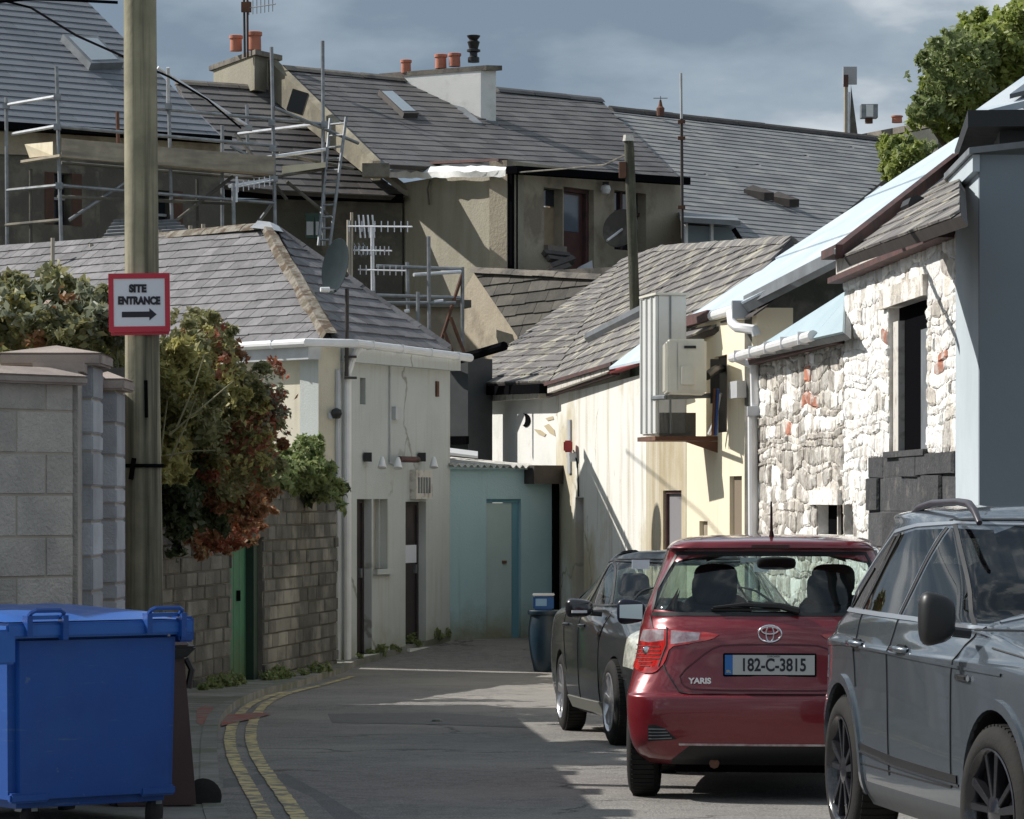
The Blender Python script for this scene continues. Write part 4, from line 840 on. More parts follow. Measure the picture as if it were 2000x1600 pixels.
# parapet at left verge
a, b = pT.hit(535, 128), pT.hit(738, 326)
MB().hexa([a+V((-.12, .1, -.6)), b+V((-.10, .1, -.25)), b+V((.05, 0, -.25)), a+V((.05, 0, -.6)), a+V((-.12, .1, .12)), b+V((-.10, .1, .12)), b+V((.05, 0, .12)), a+V((.05, 0, .12))]).build('parapet', m_parap, RT)
p = pT.hit(588, 212); MB().box(p+V((-.05, -.2, .1)), (.32, .3, .42), Matrix.Rotation(.3, 3, 'Y')).build('flue_box', m_black, RT)
p = pT.hit(735, 330); MB().box(p+V((0, -.15, -.05)), (.5, .4, .25)).build('eaves_stone', m_conc, RT)
def rooflight(pl, q, th, glass, fr_mat, thing, label=None, inset=.16):
    w = [pl.hit(*a) for a in q]; n = pl.n if pl.n.z > 0 else -pl.n; c = sum(w, V((0, 0, 0)))/4
    f = MB().prism([x+n*.0 for x in w], n*th).build('roof_window', fr_mat, thing)
    g = [c+(x-c)*(1-inset)+n*(th+.004) for x in w]; MB().prism(g, n*.006).build('pane', glass, f); return f
rooflight(pT, [(737, 186), (762, 186), (815, 232), (786, 232)], .12, m_skyl, m_darkw, RT)
# walls below
B1 = Wall((700, 71.5), (990, 66)); B2 = Wall((990, 66), (1330, 70.7)); zl = -.5
zt1 = B1.uz(900, 338)[1]; wallmesh(B1, [(0, zl), (B1.len, zl), (B1.len, zt1), (0, zt1)], []).build('side_wall', m_beige, RT)
hb_ = [B2.rect(1062, 368, 1099, 505), B2.rect(1101, 368, 1160, 542), B2.rect(1200, 375, 1262, 490)]; zt2 = B2.uz(1160, 335)[1]
wallmesh(B2, [(0, zl), (B2.len, zl), (B2.len, zt2), (0, zt2)], hb_, .4).build('rear_wall', m_beigeL, RT)
fw = MB(); q = [B1.hit(735, 343, .02), B1.hit(990, 344, .02), B1.hit(990, 322, .02), B1.hit(760, 330, .02)]
vs = []; fs = []; K = 22
for i in range(K+1):
    t = i/K; x = 733+t*(987-733)
    vs += [B1.hit(x, 349-4*t+R.uniform(-2, 2), .34+R.uniform(0, .05)), B1.hit(x, 336+R.uniform(-3, 3)-3*t, .36+R.uniform(-.05, .07)), B1.hit(x+2, (333-8*min(1, t*2.2))+R.uniform(-1.5, 1.5), .24)]
    if i: k = 3*i; fs += [(k-3, k, k+1, k-2), (k-2, k+1, k+2, k-1)]
MB().add(vs, fs).build('white_flashing_sheet', M_('white_membrane', (.82, .82, .80), .6, (.7, .7, .7), 6, bump=.5, bsc=12), RT, smooth=20)
beam(B1.hit(740, 326, -.1), B1.hit(992, 316, -.1), .2, .05, m_maroon, 'eaves_board', RT, B1.n); beam(B2.hit(988, 340, .1), B2.hit(1328, 362, .1), .25, .14, m_dark, 'gutter', RT, B2.n)
MB().tube([B1.hit(840, 352, .05), B1.hit(835, 370, .05), B1.hit(838, 400, .05)], .02, 5).build('cable', m_grimsh, RT)
for px in (993, 1003): B2.box(px-2, 340, px+3, 1100, 0, .1).build('downpipe', m_dark, RT)
B2.box(1003, 344, 1014, 358, 0, .05).build('air_vent', m_dark, RT)
r = hb_[0]; w = B2.bx(MB(), (r[0], r[1]+(r[3]-r[1])*.18, r[2], r[1]+(r[3]-r[1])*.74), -.3, -.2).build('boarded_window', M_('chipboard', (.34, .27, .18), .8, (.26, .20, .13), 4), RT)
w = B2.bx(MB(), (r[0], r[1]+(r[3]-r[1])*.76, r[2], r[3]), -.3, -.2).build('window', m_glassb, RT); B2.bx(MB(), (r[0], r[1], r[2], r[1]+(r[3]-r[1])*.18), -.3, .1).build('window_sill', m_conc, RT)
r = hb_[1]; dq = B2.bx(MB(), (r[0]+.08, r[1], r[2]-.10, r[3]), -.3, -.2).build('door', m_doorr, RT); B2.bx(MB(), (r[0]+.15, r[1]+(r[3]-r[1])*.52, r[2]-.24, r[1]+(r[3]-r[1])*.93), -.2, -.19).build('pane', M_('door_glass', (.12, .14, .18), .2), dq)
for q in ((r[0], r[1], r[0]+.08, r[3]), (r[2]-.1, r[1], r[2], r[3]), (r[0]+.081, r[3]-.07, r[2]-.101, r[3])): B2.bx(MB(), q, -.3, -.12).build('door_frame', m_maroon, RT)
r = hb_[2]; w = B2.bx(MB(), r, -.3, -.2).build('window', m_glassb, RT)
for q in ((r[0], r[1]+(r[3]-r[1])*.62, r[2], r[1]+(r[3]-r[1])*.68), (r[0]+.42, r[1], r[0]+.50, r[3])): B2.bx(MB(), q, -.2, -.15).build('frame', m_maroon, w)
p = B2.hit(1183, 370, .15); t = T('wall_lamp', 'round white bulkhead lamp on the rear wall beside the upstairs red door', 'lamp', p); MB().lathe([(.0, 0), (.07, .02), (.10, .10), (.08, .17), (.0, .2)], p-V((0, 0, .1)), None, 12, False).build('globe', m_upvc, t, smooth=True); MB().box(p+V((0, .05, .12)), (.12, .12, .05)).build('bracket', m_black, t)
p = B2.hit(1215, 448, .5); t = T('satellite_dish', 'dark satellite dish on the rear wall, half hidden behind the old mossy pole', 'satellite dish', p)
MB().lathe([(.0001, 0), (.2, .02), (.38, .08), (.385, .07), (.2, .008)], p, V((-.5, -.8, .25)).to_track_quat('Z', 'Y').to_matrix(), 24, False).build('dish', m_grimsh, t, smooth=True); MB().tube([p, p+V((-.3, -.5, -.25))], .025, 6).build('arm', m_upvc, t); MB().tube([p, B2.hit(1225, 452, 0)], .03, 6).build('bracket', m_darkw, t)
# balcony roof clutter: beams and pale bag
fr_ = B2.at(0, 0, 0); fzt = B2.uz(1080, 541)[1]
FRF = T('flat_roof', 'low dark flat roof edge in front of the upstairs red door', 'roof', B2.hit(1080, 545, 1.5)); B2.bx(MB(), (-.2, fzt-.5, B2.len, fzt), 0, 3.4).build('deck', m_conc, FRF)
for i, (x0_, y0_, x1_, y1_) in enumerate([(1062, 495, 1112, 500), (1070, 505, 1118, 512), (1075, 522, 1120, 505), (1070, 535, 1112, 520)]):
    tag(MB().tube([B2.hit(x0_, y0_, .5+i*.2), B2.hit(x1_, y1_, .6+i*.2)], .07, 4).build('timber_offcut', m_darkw, loc=B2.hit(x0_, y0_, .6)), ['topmost short timber in the heap beside the upstairs red door', 'second timber from the top of the heap by the red door', 'slanting timber across the heap beside the upstairs red door', 'lowest timber of the heap beside the upstairs red door'][i], 'timber', 'timber offcuts heaped by the red door')
for i in (0,):
    q = B2.hit(1130, 528, .8); tag(MB().hexa([q+V(v) for v in ((-.35, -.2, -.22), (.28, -.2, -.22), (.28, .2, -.22), (-.35, .2, -.22), (.0, -.1, .05), (.25, -.1, .18), (.25, .15, .18), (.02, .15, .05))]).build('rubble_bag', m_upvcg, loc=q), 'pale blue-grey rubble bag slumped in front of the upstairs red door', 'bag')
# chimneys
def chimney(house, label, pfl, pfr, depth_v, ytop, ybot, cap_h, mat_l, mat_r, over=.12, pots=()):
    A = P(pfl[0], HZ, pfl[1]); B = P(pfr[0], HZ, pfr[1]); A.z = B.z = 0; D = V(depth_v)
    z1 = CH-(ytop-HZ)/F*pfr[1]; z0 = CH-(ybot-HZ)/F*pfr[1]
    q = [A, B, B+D, A+D]; c = sum(q, V((0, 0, 0)))/4
    t = MB().prism([V((p.x, p.y, z0)) for p in q], V((0, 0, z1-z0))).build('chimney', mat_l, house, label=label)
    MB().prism([V((c.x+(p.x-c.x)*(1+over*1.2/max(.3, (p-c).length)), c.y+(p.y-c.y)*(1+over*1.2/max(.3, (p-c).length)), z1)) for p in q], V((0, 0, cap_h))).build('cap', m_conc, t)
    for (px, py0, py1, Y, r, m) in pots:
        za, zb2 = CH-(py1-HZ)/F*Y, CH-(py0-HZ)/F*Y; x = (px-1000)/F*Y; h = zb2-za
        MB().lathe([(r*.95, 0), (r*.9, h*.75), (r*1.08, h*.78), (r*1.08, h*.97), (r*.9, h), (r*.75, h), (r*.7, h*.5)], (x, Y, za), None, 16).build('chimney_pot', m, t, smooth=True)
    return t
C1 = chimney(RT, 'beige rendered chimney with two terracotta pots', (417, 74.3), (497, 71.8), (.40, .95, 0), 108, 175, .10, m_beige, m_grimsh, .13, [(461, 69, 100, 72.6, .13, m_ter), (497, 62, 98, 72.4, .145, m_ter)])
C2 = chimney(RT, 'white painted broad chimney with three terracotta pots and a black cowl in mid terrace', (752, 74.5), (939, 73.2), (.31, .05, 0), 138, 252, .10, m_white, m_white, .12, [(793, 117, 143, 74.3, .11, m_ter), (861, 106, 134, 73.85, .125, m_ter), (888, 104, 130, 73.7, .125, m_ter)])
a = P(925, 130, 73.7); MB().lathe([(.12, 0), (.12, .1), (.08, .12), (.08, .2), (.14, .22), (.14, .26), (.09, .28), (.13, .42), (.08, .46), (.13, .52), (.14, .55), (.1, .56)], (a.x, a.y, CH-(122-HZ)/F*73.7), None, 16).build('cowl', m_black, C2, smooth=True)
rb_ = MB(); v0, v1 = pT.hit(846, 166), pT.hit(940, 246); rb_.hexa([v0+V((-.2, 0, -.05)), v1+V((-.2, 0, -.05)), v1+V((.02, 0, -.05)), v0+V((.02, 0, -.05)), v0+V((-.2, 0, .06)), v1+V((-.2, 0, .06)), v1+V((.02, 0, .06)), v0+V((.02, 0, .06))]).build('verge_flashing', m_lead, C2)
C2b = Wall((752, 74.52), (939, 73.22)); wallmesh(C2b, [C2b.uz(*p) for p in ((800, 152), (939, 134), (939, 246), (850, 168))], [], .3).build('stack_shoulder', m_white, C2)
MB().box((P(952, 250, 73).x, 73.1, CH-(246-HZ)/F*73.1), (.45, .2, .18)).build('lead_apron', m_lead, C2)
R2 = T('far_terrace_house', 'long blue-grey slate roofed terrace running right behind the old pole, with small dormer', 'house', P(1500, 1100, 75))
C3 = chimney(R2, 'far rubble chimney with a square metal cowl, left of the tree', (1668, 92.5), (1832, 88.5), (.9, 1.0, 0), 246, 330, .16, m_mosst, m_mosst, .1, [(1752, 226, 240, 91, .14, m_ter)])
a = P(1697, 232, 91); MB().lathe([(.1, 0), (.1, .15)], (a.x, a.y, a.z-.12), None, 10).build('flue', m_rust, C3); MB().box((a.x, a.y, a.z+.18), (.42, .42, .34)).build('cowl', m_steel, C3); MB().box((a.x, a.y-.22, a.z+.18), (.18, .02, .3)).build('cowl_opening', m_upvc, C3)
# masts and aerials
def yagi(t, a, b, k, l, mat, vert=True, r=.012):
    a, b = V(a), V(b); MB().tube([a, b], r, 6).build('boom', mat, t); d = b-a
    for i in range(k):
        p = a+d*((i+.3)/k); ax = V((0, 0, 1)) if vert else d.normalized().cross(V((0, 0, 1))).normalized()*.6+V((0, 0, .75))
        MB().tube([p-ax*l/2, p+ax*l/2], r*.7, 5).build('element', mat, t)
t = T('tv_aerial', 'tall thin aerial masts with comb elements above the beige chimney', 'aerial', P(478, 98, 72.2))
MB().tube([P(478, 112, 71.9), P(476, -40, 71.9)], .025, 6).build('mast', m_darkw, t); MB().tube([P(484, 112, 71.9), P(483, -40, 71.9)], .022, 6).build('mast', m_rust, t); MB().box(P(481, 14, 71.8), (.2, .1, .2)).build('clamp', m_rust, t)
yagi(t, P(484, 16, 71.8), P(538, 8, 71.2), 7, .28, m_steel)
t = T('lightning_rod', 'tall thin rod standing against the far grey roof, right of the old pole', 'rod', P(1332, 480, 67)); MB().tube([P(1333, 480, 67.3), P(1331, 232, 67.3)], .03, 6).build('lower_pipe', m_darkw, t); MB().tube([P(1331, 235, 67.3), P(1330, 143, 67.3)], .025, 6).build('rod', m_upvcg, t)
for y_ in (238, 270, 405): MB().box(P(1331, y_, 67.2), (.14, .1, .06)).build('clamp', m_rust, t)
t = T('roof_finial', 'small dark pot with a faint aerial on the right hand terrace ridge', 'finial', P(1290, 225, 79)); MB().lathe([(.08, -.05), (.09, .12), (.05, .16), (.02, .3)], P(1290, 222, 79), None, 10).build('pot', m_rust, t); MB().tube([P(1290, 212, 79), P(1290, 188, 79)], .01, 5).build('stem', m_steel, t); MB().tube([P(1276, 192, 79), P(1304, 192, 79)], .01, 5).build('element', m_steel, t)
t = T('tv_aerial', 'tall post with a pale panel aerial on top beside the far rubble chimney', 'aerial', P(1655, 265, 92)); MB().tube([P(1652, 275, 92), P(1652, 165, 92)], .055, 6).build('mast', m_mortL, t); MB().tube([P(1657, 270, 92), P(1657, 180, 92)], .05, 6).build('mast', m_steelb, t); MB().add([P(1660, 268, 92), P(1675, 262, 92), P(1662, 165, 92), P(1664, 262, 93.2)], [(0, 1, 2), (1, 3, 2), (3, 0, 2), (0, 3, 1)]).build('stay', m_grimsh, t)
MB().box(P(1660, 148, 92), (.35, .12, .45)).build('panel', M_('aerial_grid', (.40, .40, .42), .6), t); MB().box(P(1652, 158, 91.8), (.12, .12, .3)).build('clamp', m_maroon, t)
# right hand terrace roof
pR, (b_, frR, toR, nR) = roof_px(R2, [(1195, 215, 78.6), (1720, 275, 84), (1335, 470, 68.5)], [(1328, 350), (1722, 276), (1735, 345), (1560, 490), (1332, 490)], (1330, 480), (1560, 500), m_slateE, .5, .30, th=.010, jit=.15, limit=280)
roof(R2, 'roof', [pR.hit(*q) for q in ((1190, 216), (1722, 276), (1328, 350))], pR.hit(1330, 480), pR.hit(1560, 500), m_slateE, m_darkw, w=.5, h=.30, th=.016, jit=.15, limit=120, lift=.65)
ridge(R2, pR.hit(1190, 215)+V((0, 0, .05)), pR.hit(1722, 275)+V((0, 0, .05)), m_darkw, r=.16, L_=.9)
for (x, y) in ((1476, 385), (1525, 398)):
    p = pR.hit(x, y); MB().prism([p+V((-.25, .0, .0)), p+V((.15, -.35, -.1)), p+V((.35, -.35, -.1)), p+V((-.05, .1, .1))], V((0, -.05, .16))).build('roof_vent', m_darkw, R2)
a, b, c = P(1330, 432, 68.2), P(1446, 440, 68.6), pR.hit(1446, 425)
MB().hexa([P(1330, 434, 67.6), P(1446, 441, 67.9), pR.hit(1430, 432), pR.hit(1325, 424), P(1330, 424, 67.6), P(1446, 431, 67.9), pR.hit(1432, 420), pR.hit(1326, 414)]).build('dormer_roof', m_lead, R2)
WD = Wall((1338, 68.0), (1432, 68.4)); wallmesh(WD, [WD.uz(*p) for p in ((1338, 520), (1432, 520), (1432, 445), (1338, 440))], [], .1).build('dormer_front', m_greyR, R2)
for px in (1336, 1386): WD.box(px, 437, px+5, 520, 0, .06).build('dormer_post', m_upvc, R2)
MB().tube([P(1432, 447, 68), P(1452, 478, 68)], .05, 5).build('dormer_brace', m_dark, R2)
WR2 = Wall((1325, 68.2), (1760, 74)); WR2.bx(MB(), (0, -.5, WR2.len, WR2.uz(1560, 520)[1]), -.4, 0).build('rear_wall', m_grimsh, R2)
# roof T0 and wall below it
MH = T('middle_rear_house', 'rear house with a brown mossy slate roof between the scaffold and the tall beige wall', 'house', P(640, 1100, 66))
p0, _x = roof_px(MH, [(365, 166, 71.6), (520, 176, 72.4), (790, 386, 69.5)], [(345, 164), (522, 176), (792, 386), (540, 374), (430, 362)], (540, 374), (792, 386), m_slateC, .42, .28, th=.014, jit=.4, limit=200)
ridge(MH, p0.hit(345, 164)+V((0, 0, .05)), p0.hit(522, 176)+V((0, 0, .05)), m_conc, r=.13, L_=.6)
q0, q1_ = p0.hit(520, 178), p0.hit(792, 384); beam(q0+V((0, 0, .02)), q1_+V((0, 0, .02)), .16, .10, m_mortL, 'verge_mortar', MH, (1, 0, 0))
WM_ = Wall((430, 69.7), (786, 69.65)); z5 = WM_.uz(660, 388)[1]
hm = WM_.rect(598, 430, 634, 466)
wallmesh(WM_, [(0, -.5), (WM_.len, -.5), (WM_.len, z5), (0, z5)], [hm], .4).build('wall', m_grimsh, MH); beam(WM_.hit(440, 386, .05), WM_.hit(788, 397, .05), .2, .16, m_dark, 'gutter', MH, WM_.n)
MB().prism([WM_.at(WM_.len, -.5, 0), WM_.at(WM_.len, -.5, -4), WM_.at(WM_.len, z5, -4.5), WM_.at(WM_.len, z5+.05, 0)], V((-.3, 0, 0))).build('side_wall', m_grimsh, MH)
# green lanterns / heaters
for i, x in enumerate((606, 624)):
    q = WM_.hit(x, 445, .5); gl_ = T('green_box_lamp', ['left of two dark green box lamps below the ladder foot', 'right of two dark green box lamps below the ladder foot'][i], 'lamp', q, group='green box lamps')
    MB().box(q, (.17, .2, .42)).box(q+V((0, 0, .24)), (.2, .22, .07)).build('housing', M_('dark_green_metal', (.03, .07, .055), .5), gl_)
    MB().box(q+V((0, -.11, -.02)), (.13, .02, .26)).build('lamp_panel', m_upvcg, gl_)
# left new roof house
NL = T('new_slate_house', 'tall house with a smooth new blue-grey slate roof and rooflight, wrapped in scaffold', 'house', P(200, 1100, 62))
pN, _x = roof_px(NL, [(0, 240, 60), (435, 273, 63), (165, 0, 66)], [(-40, 237), (437, 274), (165, 0), (86, -80), (-40, -80)], (0, 240), (435, 273), m_slateD, .6, .235, th=.011, jit=.06, limit=280)
ridge(NL, pN.hit(165, 0), pN.hit(437, 273), m_slateD, r=.06, L_=.8)
rooflight(pN, [(117, 82), (186, 86), (236, 137), (172, 139)], .16, m_skyl, m_lead, NL, inset=.2)
WN = Wall((-60, 59.8), (434, 63.1)); zn = WN.uz(200, 262)[1]; hn = [WN.rect(105, 338, 140, 440), WN.rect(308, 372, 338, 470)]
wallmesh(WN, [(0, -.5), (WN.len, -.5), (WN.len, zn), (0, zn)], hn, .4).build('rear_wall', m_grimsh, NL); beam(WN.hit(-40, 252, .1), WN.hit(434, 282, .1), .3, .12, m_dark, 'gutter', NL, WN.n)
beam(WN.hit(-40, 300, .02), WN.hit(434, 315, .02), .03, .38, m_beigeL, 'render_band', NL, WN.n)
for h in hn:
    w = WN.bx(MB(), h, -.35, -.25).build('window', m_glassb, NL)
    WN.bx(MB(), (h[0], h[1]+(h[3]-h[1])*.5, h[2], h[1]+(h[3]-h[1])*.55), -.25, -.2).build('frame', m_upvcg, w)
    for q in ((h[0]-.18, h[1], h[0], h[3]), (h[2], h[1], h[2]+.2, h[3])): WN.bx(MB(), q, 0, .012).build('brick_surround', M_('dark_brick', (.10, .05, .035), .9, (.07, .04, .03), 6), NL)  # dark red-brown brick tone beside each window
zg = []
# lean-to roof in its yard
q = [P(150, 478, 57), P(345, 478, 57), P(330, 420, 59), P(215, 415, 59)]; t = T('lean_to_roof', 'small dark striped lean-to roof low behind the hipped roof ridge', 'roof', q[0]); roof(t, 'roof', [P(180, 500, 56), P(410, 485, 56.5), P(340, 432, 58), P(225, 436, 58)], P(180, 500, 56), P(410, 485, 56.5), m_slateE, m_darkw, w=.5, h=.2, limit=80, th=.03)
# small gable building
SGB = T('small_gable_outbuilding', 'small outbuilding with a pale brown rendered gable and very dark mossy slate roof', 'outbuilding', P(950, 1150, 61))
WGb = Wall((848, 63.5), (1010, 60.5)); gp = [WGb.uz(*p) for p in ((848, 1000), (1012, 1000), (1012, 655), (926, 533), (848, 668))]
wallmesh(WGb, gp, [], .3).build('gable_wall', m_beigeL, SGB)
rp0 = Plane(WGb.hit(926, 531, .1), WGb.hit(1012, 655, .1), P(1165, 545, 60.2))
roof(SGB, 'roof', [rp0.hit(*p) for p in ((924, 531), (1175, 545), (1190, 640), (1012, 660))], rp0.hit(1012, 660), rp0.hit(1190, 640), m_slateF, m_darkw, w=.34, h=.25, th=.016, jit=.7)
ridge(SGB, rp0.hit(924, 530)+V((0, 0, .04)), rp0.hit(1175, 544)+V((0, 0, .04)), m_conc, r=.12)
# low wall behind, between
BW2 = T('yard_wall', 'shadowed grey yard wall behind the second scaffold', 'wall', P(800, 700, 60)); wq = Wall((700, 60.5), (905, 61)); wq.bx(MB(), (0, -.5, wq.len, wq.uz(800, 600)[1]), -.3, 0).build('wall', m_beigeL, BW2); wq.bx(MB(), (-.2, wq.uz(800, 600)[1], wq.len+.1, wq.uz(800, 585)[1]), -.4, .15).build('coping', m_grimsh, BW2)
# ================= scaffolds
SF = T('scaffold', 'galvanised tube scaffold with plank platform around the new slate house', 'scaffold', P(300, 480, 58.5))
def tb(t, a, b, mat=m_steel, name='tube', r=.03): MB().tube([P(*a), P(*b)], r, 7).build(name, mat, t, smooth=True)
for a, b in (((12, 190, 59.6), (14, 500, 59.6)), ((110, 130, 58), (120, 490, 58)), ((328, 152, 59.3), (336, 445, 59.3)), ((434, 245, 60.2), (434, 450, 60.2)), ((455, 358, 58.6), (457, 452, 58.6)), ((530, 92, 60), (538, 470, 60)), ((630, 80, 60.6), (632, 480, 60.6)), ((482, 205, 61.5), (484, 300, 61.5)), ((229, 218, 59), (231, 290, 59))):
    tb(SF, a, b, m_rust if a[0] == 229 else m_steel, 'upright', .032)
for a, b, m in (((8, 206, 59.6), (113, 188, 57.9), m_steelb), ((24, 262, 59.6), (113, 246, 57.9), m_steelb), ((113, 247, 58), (540, 286, 60), m_steel), ((300, 212, 59.2), (640, 243, 60.6), m_steel), ((113, 362, 58), (536, 397, 60), m_steel), ((14, 372, 59.6), (116, 362, 58), m_steel), ((308, 132, 60), (486, 248, 60.8), m_steelb), ((465, 262, 61.4), (638, 240, 60.5), m_steelb), ((513, 309, 60.2), (636, 292, 60.5), m_steelb), ((448, 364, 58.8), (534, 350, 59.9), m_steelb), ((535, 210, 60), (700, 280, 61), m_steel), ((500, 440, 60.2), (536, 392, 60), m_steel), ((328, 132, 59), (328, 208, 59.3), m_steelb), ((113, 384, 58), (455, 398, 60), m_grimsh), ((450, 285, 61), (486, 305, 61), m_steel)):
    tb(SF, a, b, m, 'ledger')
for a, b in (((120, 300, 58.3), (530, 332, 60.1)), ((135, 430, 58.2), (330, 300, 59.2)), ((345, 430, 59.3), (455, 345, 59.8)), ((12, 440, 59.6), (118, 430, 58.0)), ((60, 330, 59), (60, 480, 59)), ((190, 335, 60.2), (192, 470, 60.2)), ((385, 350, 60.6), (386, 450, 60.6)), ((120, 318, 59.2), (530, 352, 61)), ((540, 345, 60), (636, 330, 60.6)), ((545, 300, 60.4), (690, 330, 61)), ((560, 355, 60.4), (640, 420, 60.6)), ((460, 262, 61.2), (560, 390, 60.4))): tb(SF, a, b, m_grimsh if b[1] > 325 else m_steel, 'brace')
for px, py, Y in ((112, 190, 57.9), (112, 248, 57.9), (116, 363, 57.9), (329, 208, 59.2), (531, 240, 59.9), (533, 290, 59.9), (12, 207, 59.5), (486, 250, 60.7), (634, 243, 60.4), (536, 350, 59.8)): MB().box(P(px, py, Y), (.11, .11, .1)).build('coupler', m_steel, SF)
for i in range(4):
    a, b = P(40, 318, 58.9+i*.24), P(116, 306, 57.5+i*.24); a2, b2 = P(116, 306, 57.9+i*.24), P(536, 345, 60+i*.24)
    for (u_, v_) in ((a, b), (a2, b2)): MB().hexa([u_, v_, v_+V((0, .22, 0)), u_+V((0, .22, 0)), u_+V((0, 0, .04)), v_+V((0, 0, .04)), v_+V((0, .22, .04)), u_+V((0, .22, .04))]).build('board', m_board, SF)
for a, b, m in (((48, 282, 59), (103, 277, 58), m_boardL), ((120, 270, 57.95), (536, 306, 59.9), m_board)):
    u_, v_ = P(*a), P(*b); hh = -.30 if a[0] > 100 else -.22
    MB().hexa([u_, v_, v_+V((0, .04, 0)), u_+V((0, .04, 0)), u_+V((.08 if a[0] < 100 else 0, 0, hh)), v_+V((0, 0, hh)), v_+V((0, .04, hh)), u_+V((.08 if a[0] < 100 else 0, .04, hh))]).build('toe_board', m, SF)
bb = P(553, 333, 60.4)
tag(MB().hexa([P(550, 340, 60.2), P(636, 327, 60.2), P(636, 327, 60.9), P(550, 340, 60.9), P(552, 324, 60.2), P(636, 317, 60.2), P(636, 317, 60.9), P(552, 324, 60.9)]).build('board_bundle', m_boardL, loc=bb), 'sunlit pale board laid on the scaffold platform left of the ladder', 'board')
LD = T('ladder', 'aluminium ladder leaning between the scaffold and the roof parapet', 'ladder', P(650, 480, 60))
tb(LD, (644, 480, 60.2), (676, 229, 60.6), m_steel, 'stile', .028); tb(LD, (622, 480, 60.2), (645, 232, 60.8), m_steel, 'stile', .028)
for i in range(11): t_ = (i+.5)/11; tb(LD, (622+23*t_, 480-248*t_, 60.2+.6*t_), (644+32*t_, 480-251*t_, 60.2+.4*t_), m_steel, 'rung', .02)
S3 = T('small_scaffold', 'low tube scaffold standing behind the hipped roof, left of the small gable', 'scaffold', P(840, 640, 57))
for a, b in (((795, 512, 57.5), (797, 612, 57.5)), ((837, 462, 57), (838, 650, 57)), ((903, 522, 57.6), (903, 725, 57.6)), ((729, 540, 57), (730, 580, 57)), ((816, 570, 56.8), (816, 660, 56.8))): tb(S3, a, b, m_steel, 'upright', .032)
for a, b, m in (((735, 520, 57.3), (905, 526, 57.6), m_steel), ((808, 537, 57), (900, 531, 57.5), m_steelb), ((735, 577, 57.3), (900, 582, 57.6), m_steel), ((730, 592, 57), (890, 592, 57), m_steel), ((790, 609, 57), (800, 607, 57), m_steelb), ((848, 590, 57), (866, 588, 57), m_steelb), ((850, 700, 57.5), (903, 535, 57.6), m_rust), ((880, 620, 57.5), (918, 720, 57.5), m_rust), ((868, 650, 57.5), (905, 740, 57.5), m_rust)): tb(S3, a, b, m, 'ledger')
# ================= TV aerials on the hipped roof side
t = T('tv_aerial', 'cluster of grey comb aerials on a mast just right of the dark dish', 'aerial', P(684, 580, 53))
MB().tube([P(681, 590, 53), P(681, 430, 53)], .03, 6).build('mast', m_mortL, t); MB().tube([P(686, 560, 53), P(687, 415, 53)], .022, 6).build('mast', m_mortL, t); MB().tube([P(728, 568, 53.2), P(727, 440, 53.2)], .028, 6).build('mast', m_steelb, t)
yagi(t, P(678, 442, 53), P(805, 443, 52), 10, .16, m_steelb); yagi(t, P(690, 489, 53), P(765, 490, 52.6), 9, .13, m_steelb); yagi(t, P(700, 527, 53), P(793, 529, 52.4), 8, .14, m_steelb)
for k in range(4): MB().tube([P(700+k*9, 420, 53), P(704+k*9, 465, 53)], .014, 5).build('reflector', m_steelb, t)
for k in range(3): MB().tube([P(690+k*9, 475, 53), P(706+k*9, 500, 53)], .012, 5).build('reflector', m_steel, t)
t = T('tv_aerial', 'pale comb aerial catching the sun on the scaffold, left of the ladder', 'aerial', P(470, 375, 58)); yagi(t, P(462, 366, 58.2), P(534, 352, 58.2), 7, .17, m_steelb); MB().tube([P(462, 395, 58.2), P(462, 345, 58.2)], .02, 5).build('mast', m_steelb, t)
# old pole mid
PO = EP.hit(1240, 608); Yo = PO.y
OP = T('old_pole', 'old mossy wooden pole with a bleached top rising through the brown slate roof', 'pole', (PO.x, Yo, gz(50)))
MB().tube([V((PO.x, Yo, gz(50))), PO, P(1229, 290, Yo), P(1228, 272, Yo)], [.072, .072, .07, .062], 14).build('shaft', m_pole2, OP, smooth=50)
MB().tube([P(1227, 276, Yo), P(1227, 264, Yo)], [.085, .07], 9).build('bleached_top', m_wframe, OP); MB().box(P(1216, 332, Yo), (.1, .12, .22)).build('bracket', m_rust, OP)
tag(MB().tube([P(1227, 300, Yo), P(1180, 322, 58), P(1100, 330, 64), P(1000, 338, 66)], .014, 5).build('overhead_wire', m_grimsh, loc=P(1227, 300, Yo)), 'thin wire strung from the old mossy pole to the rear wall corner', 'wire')

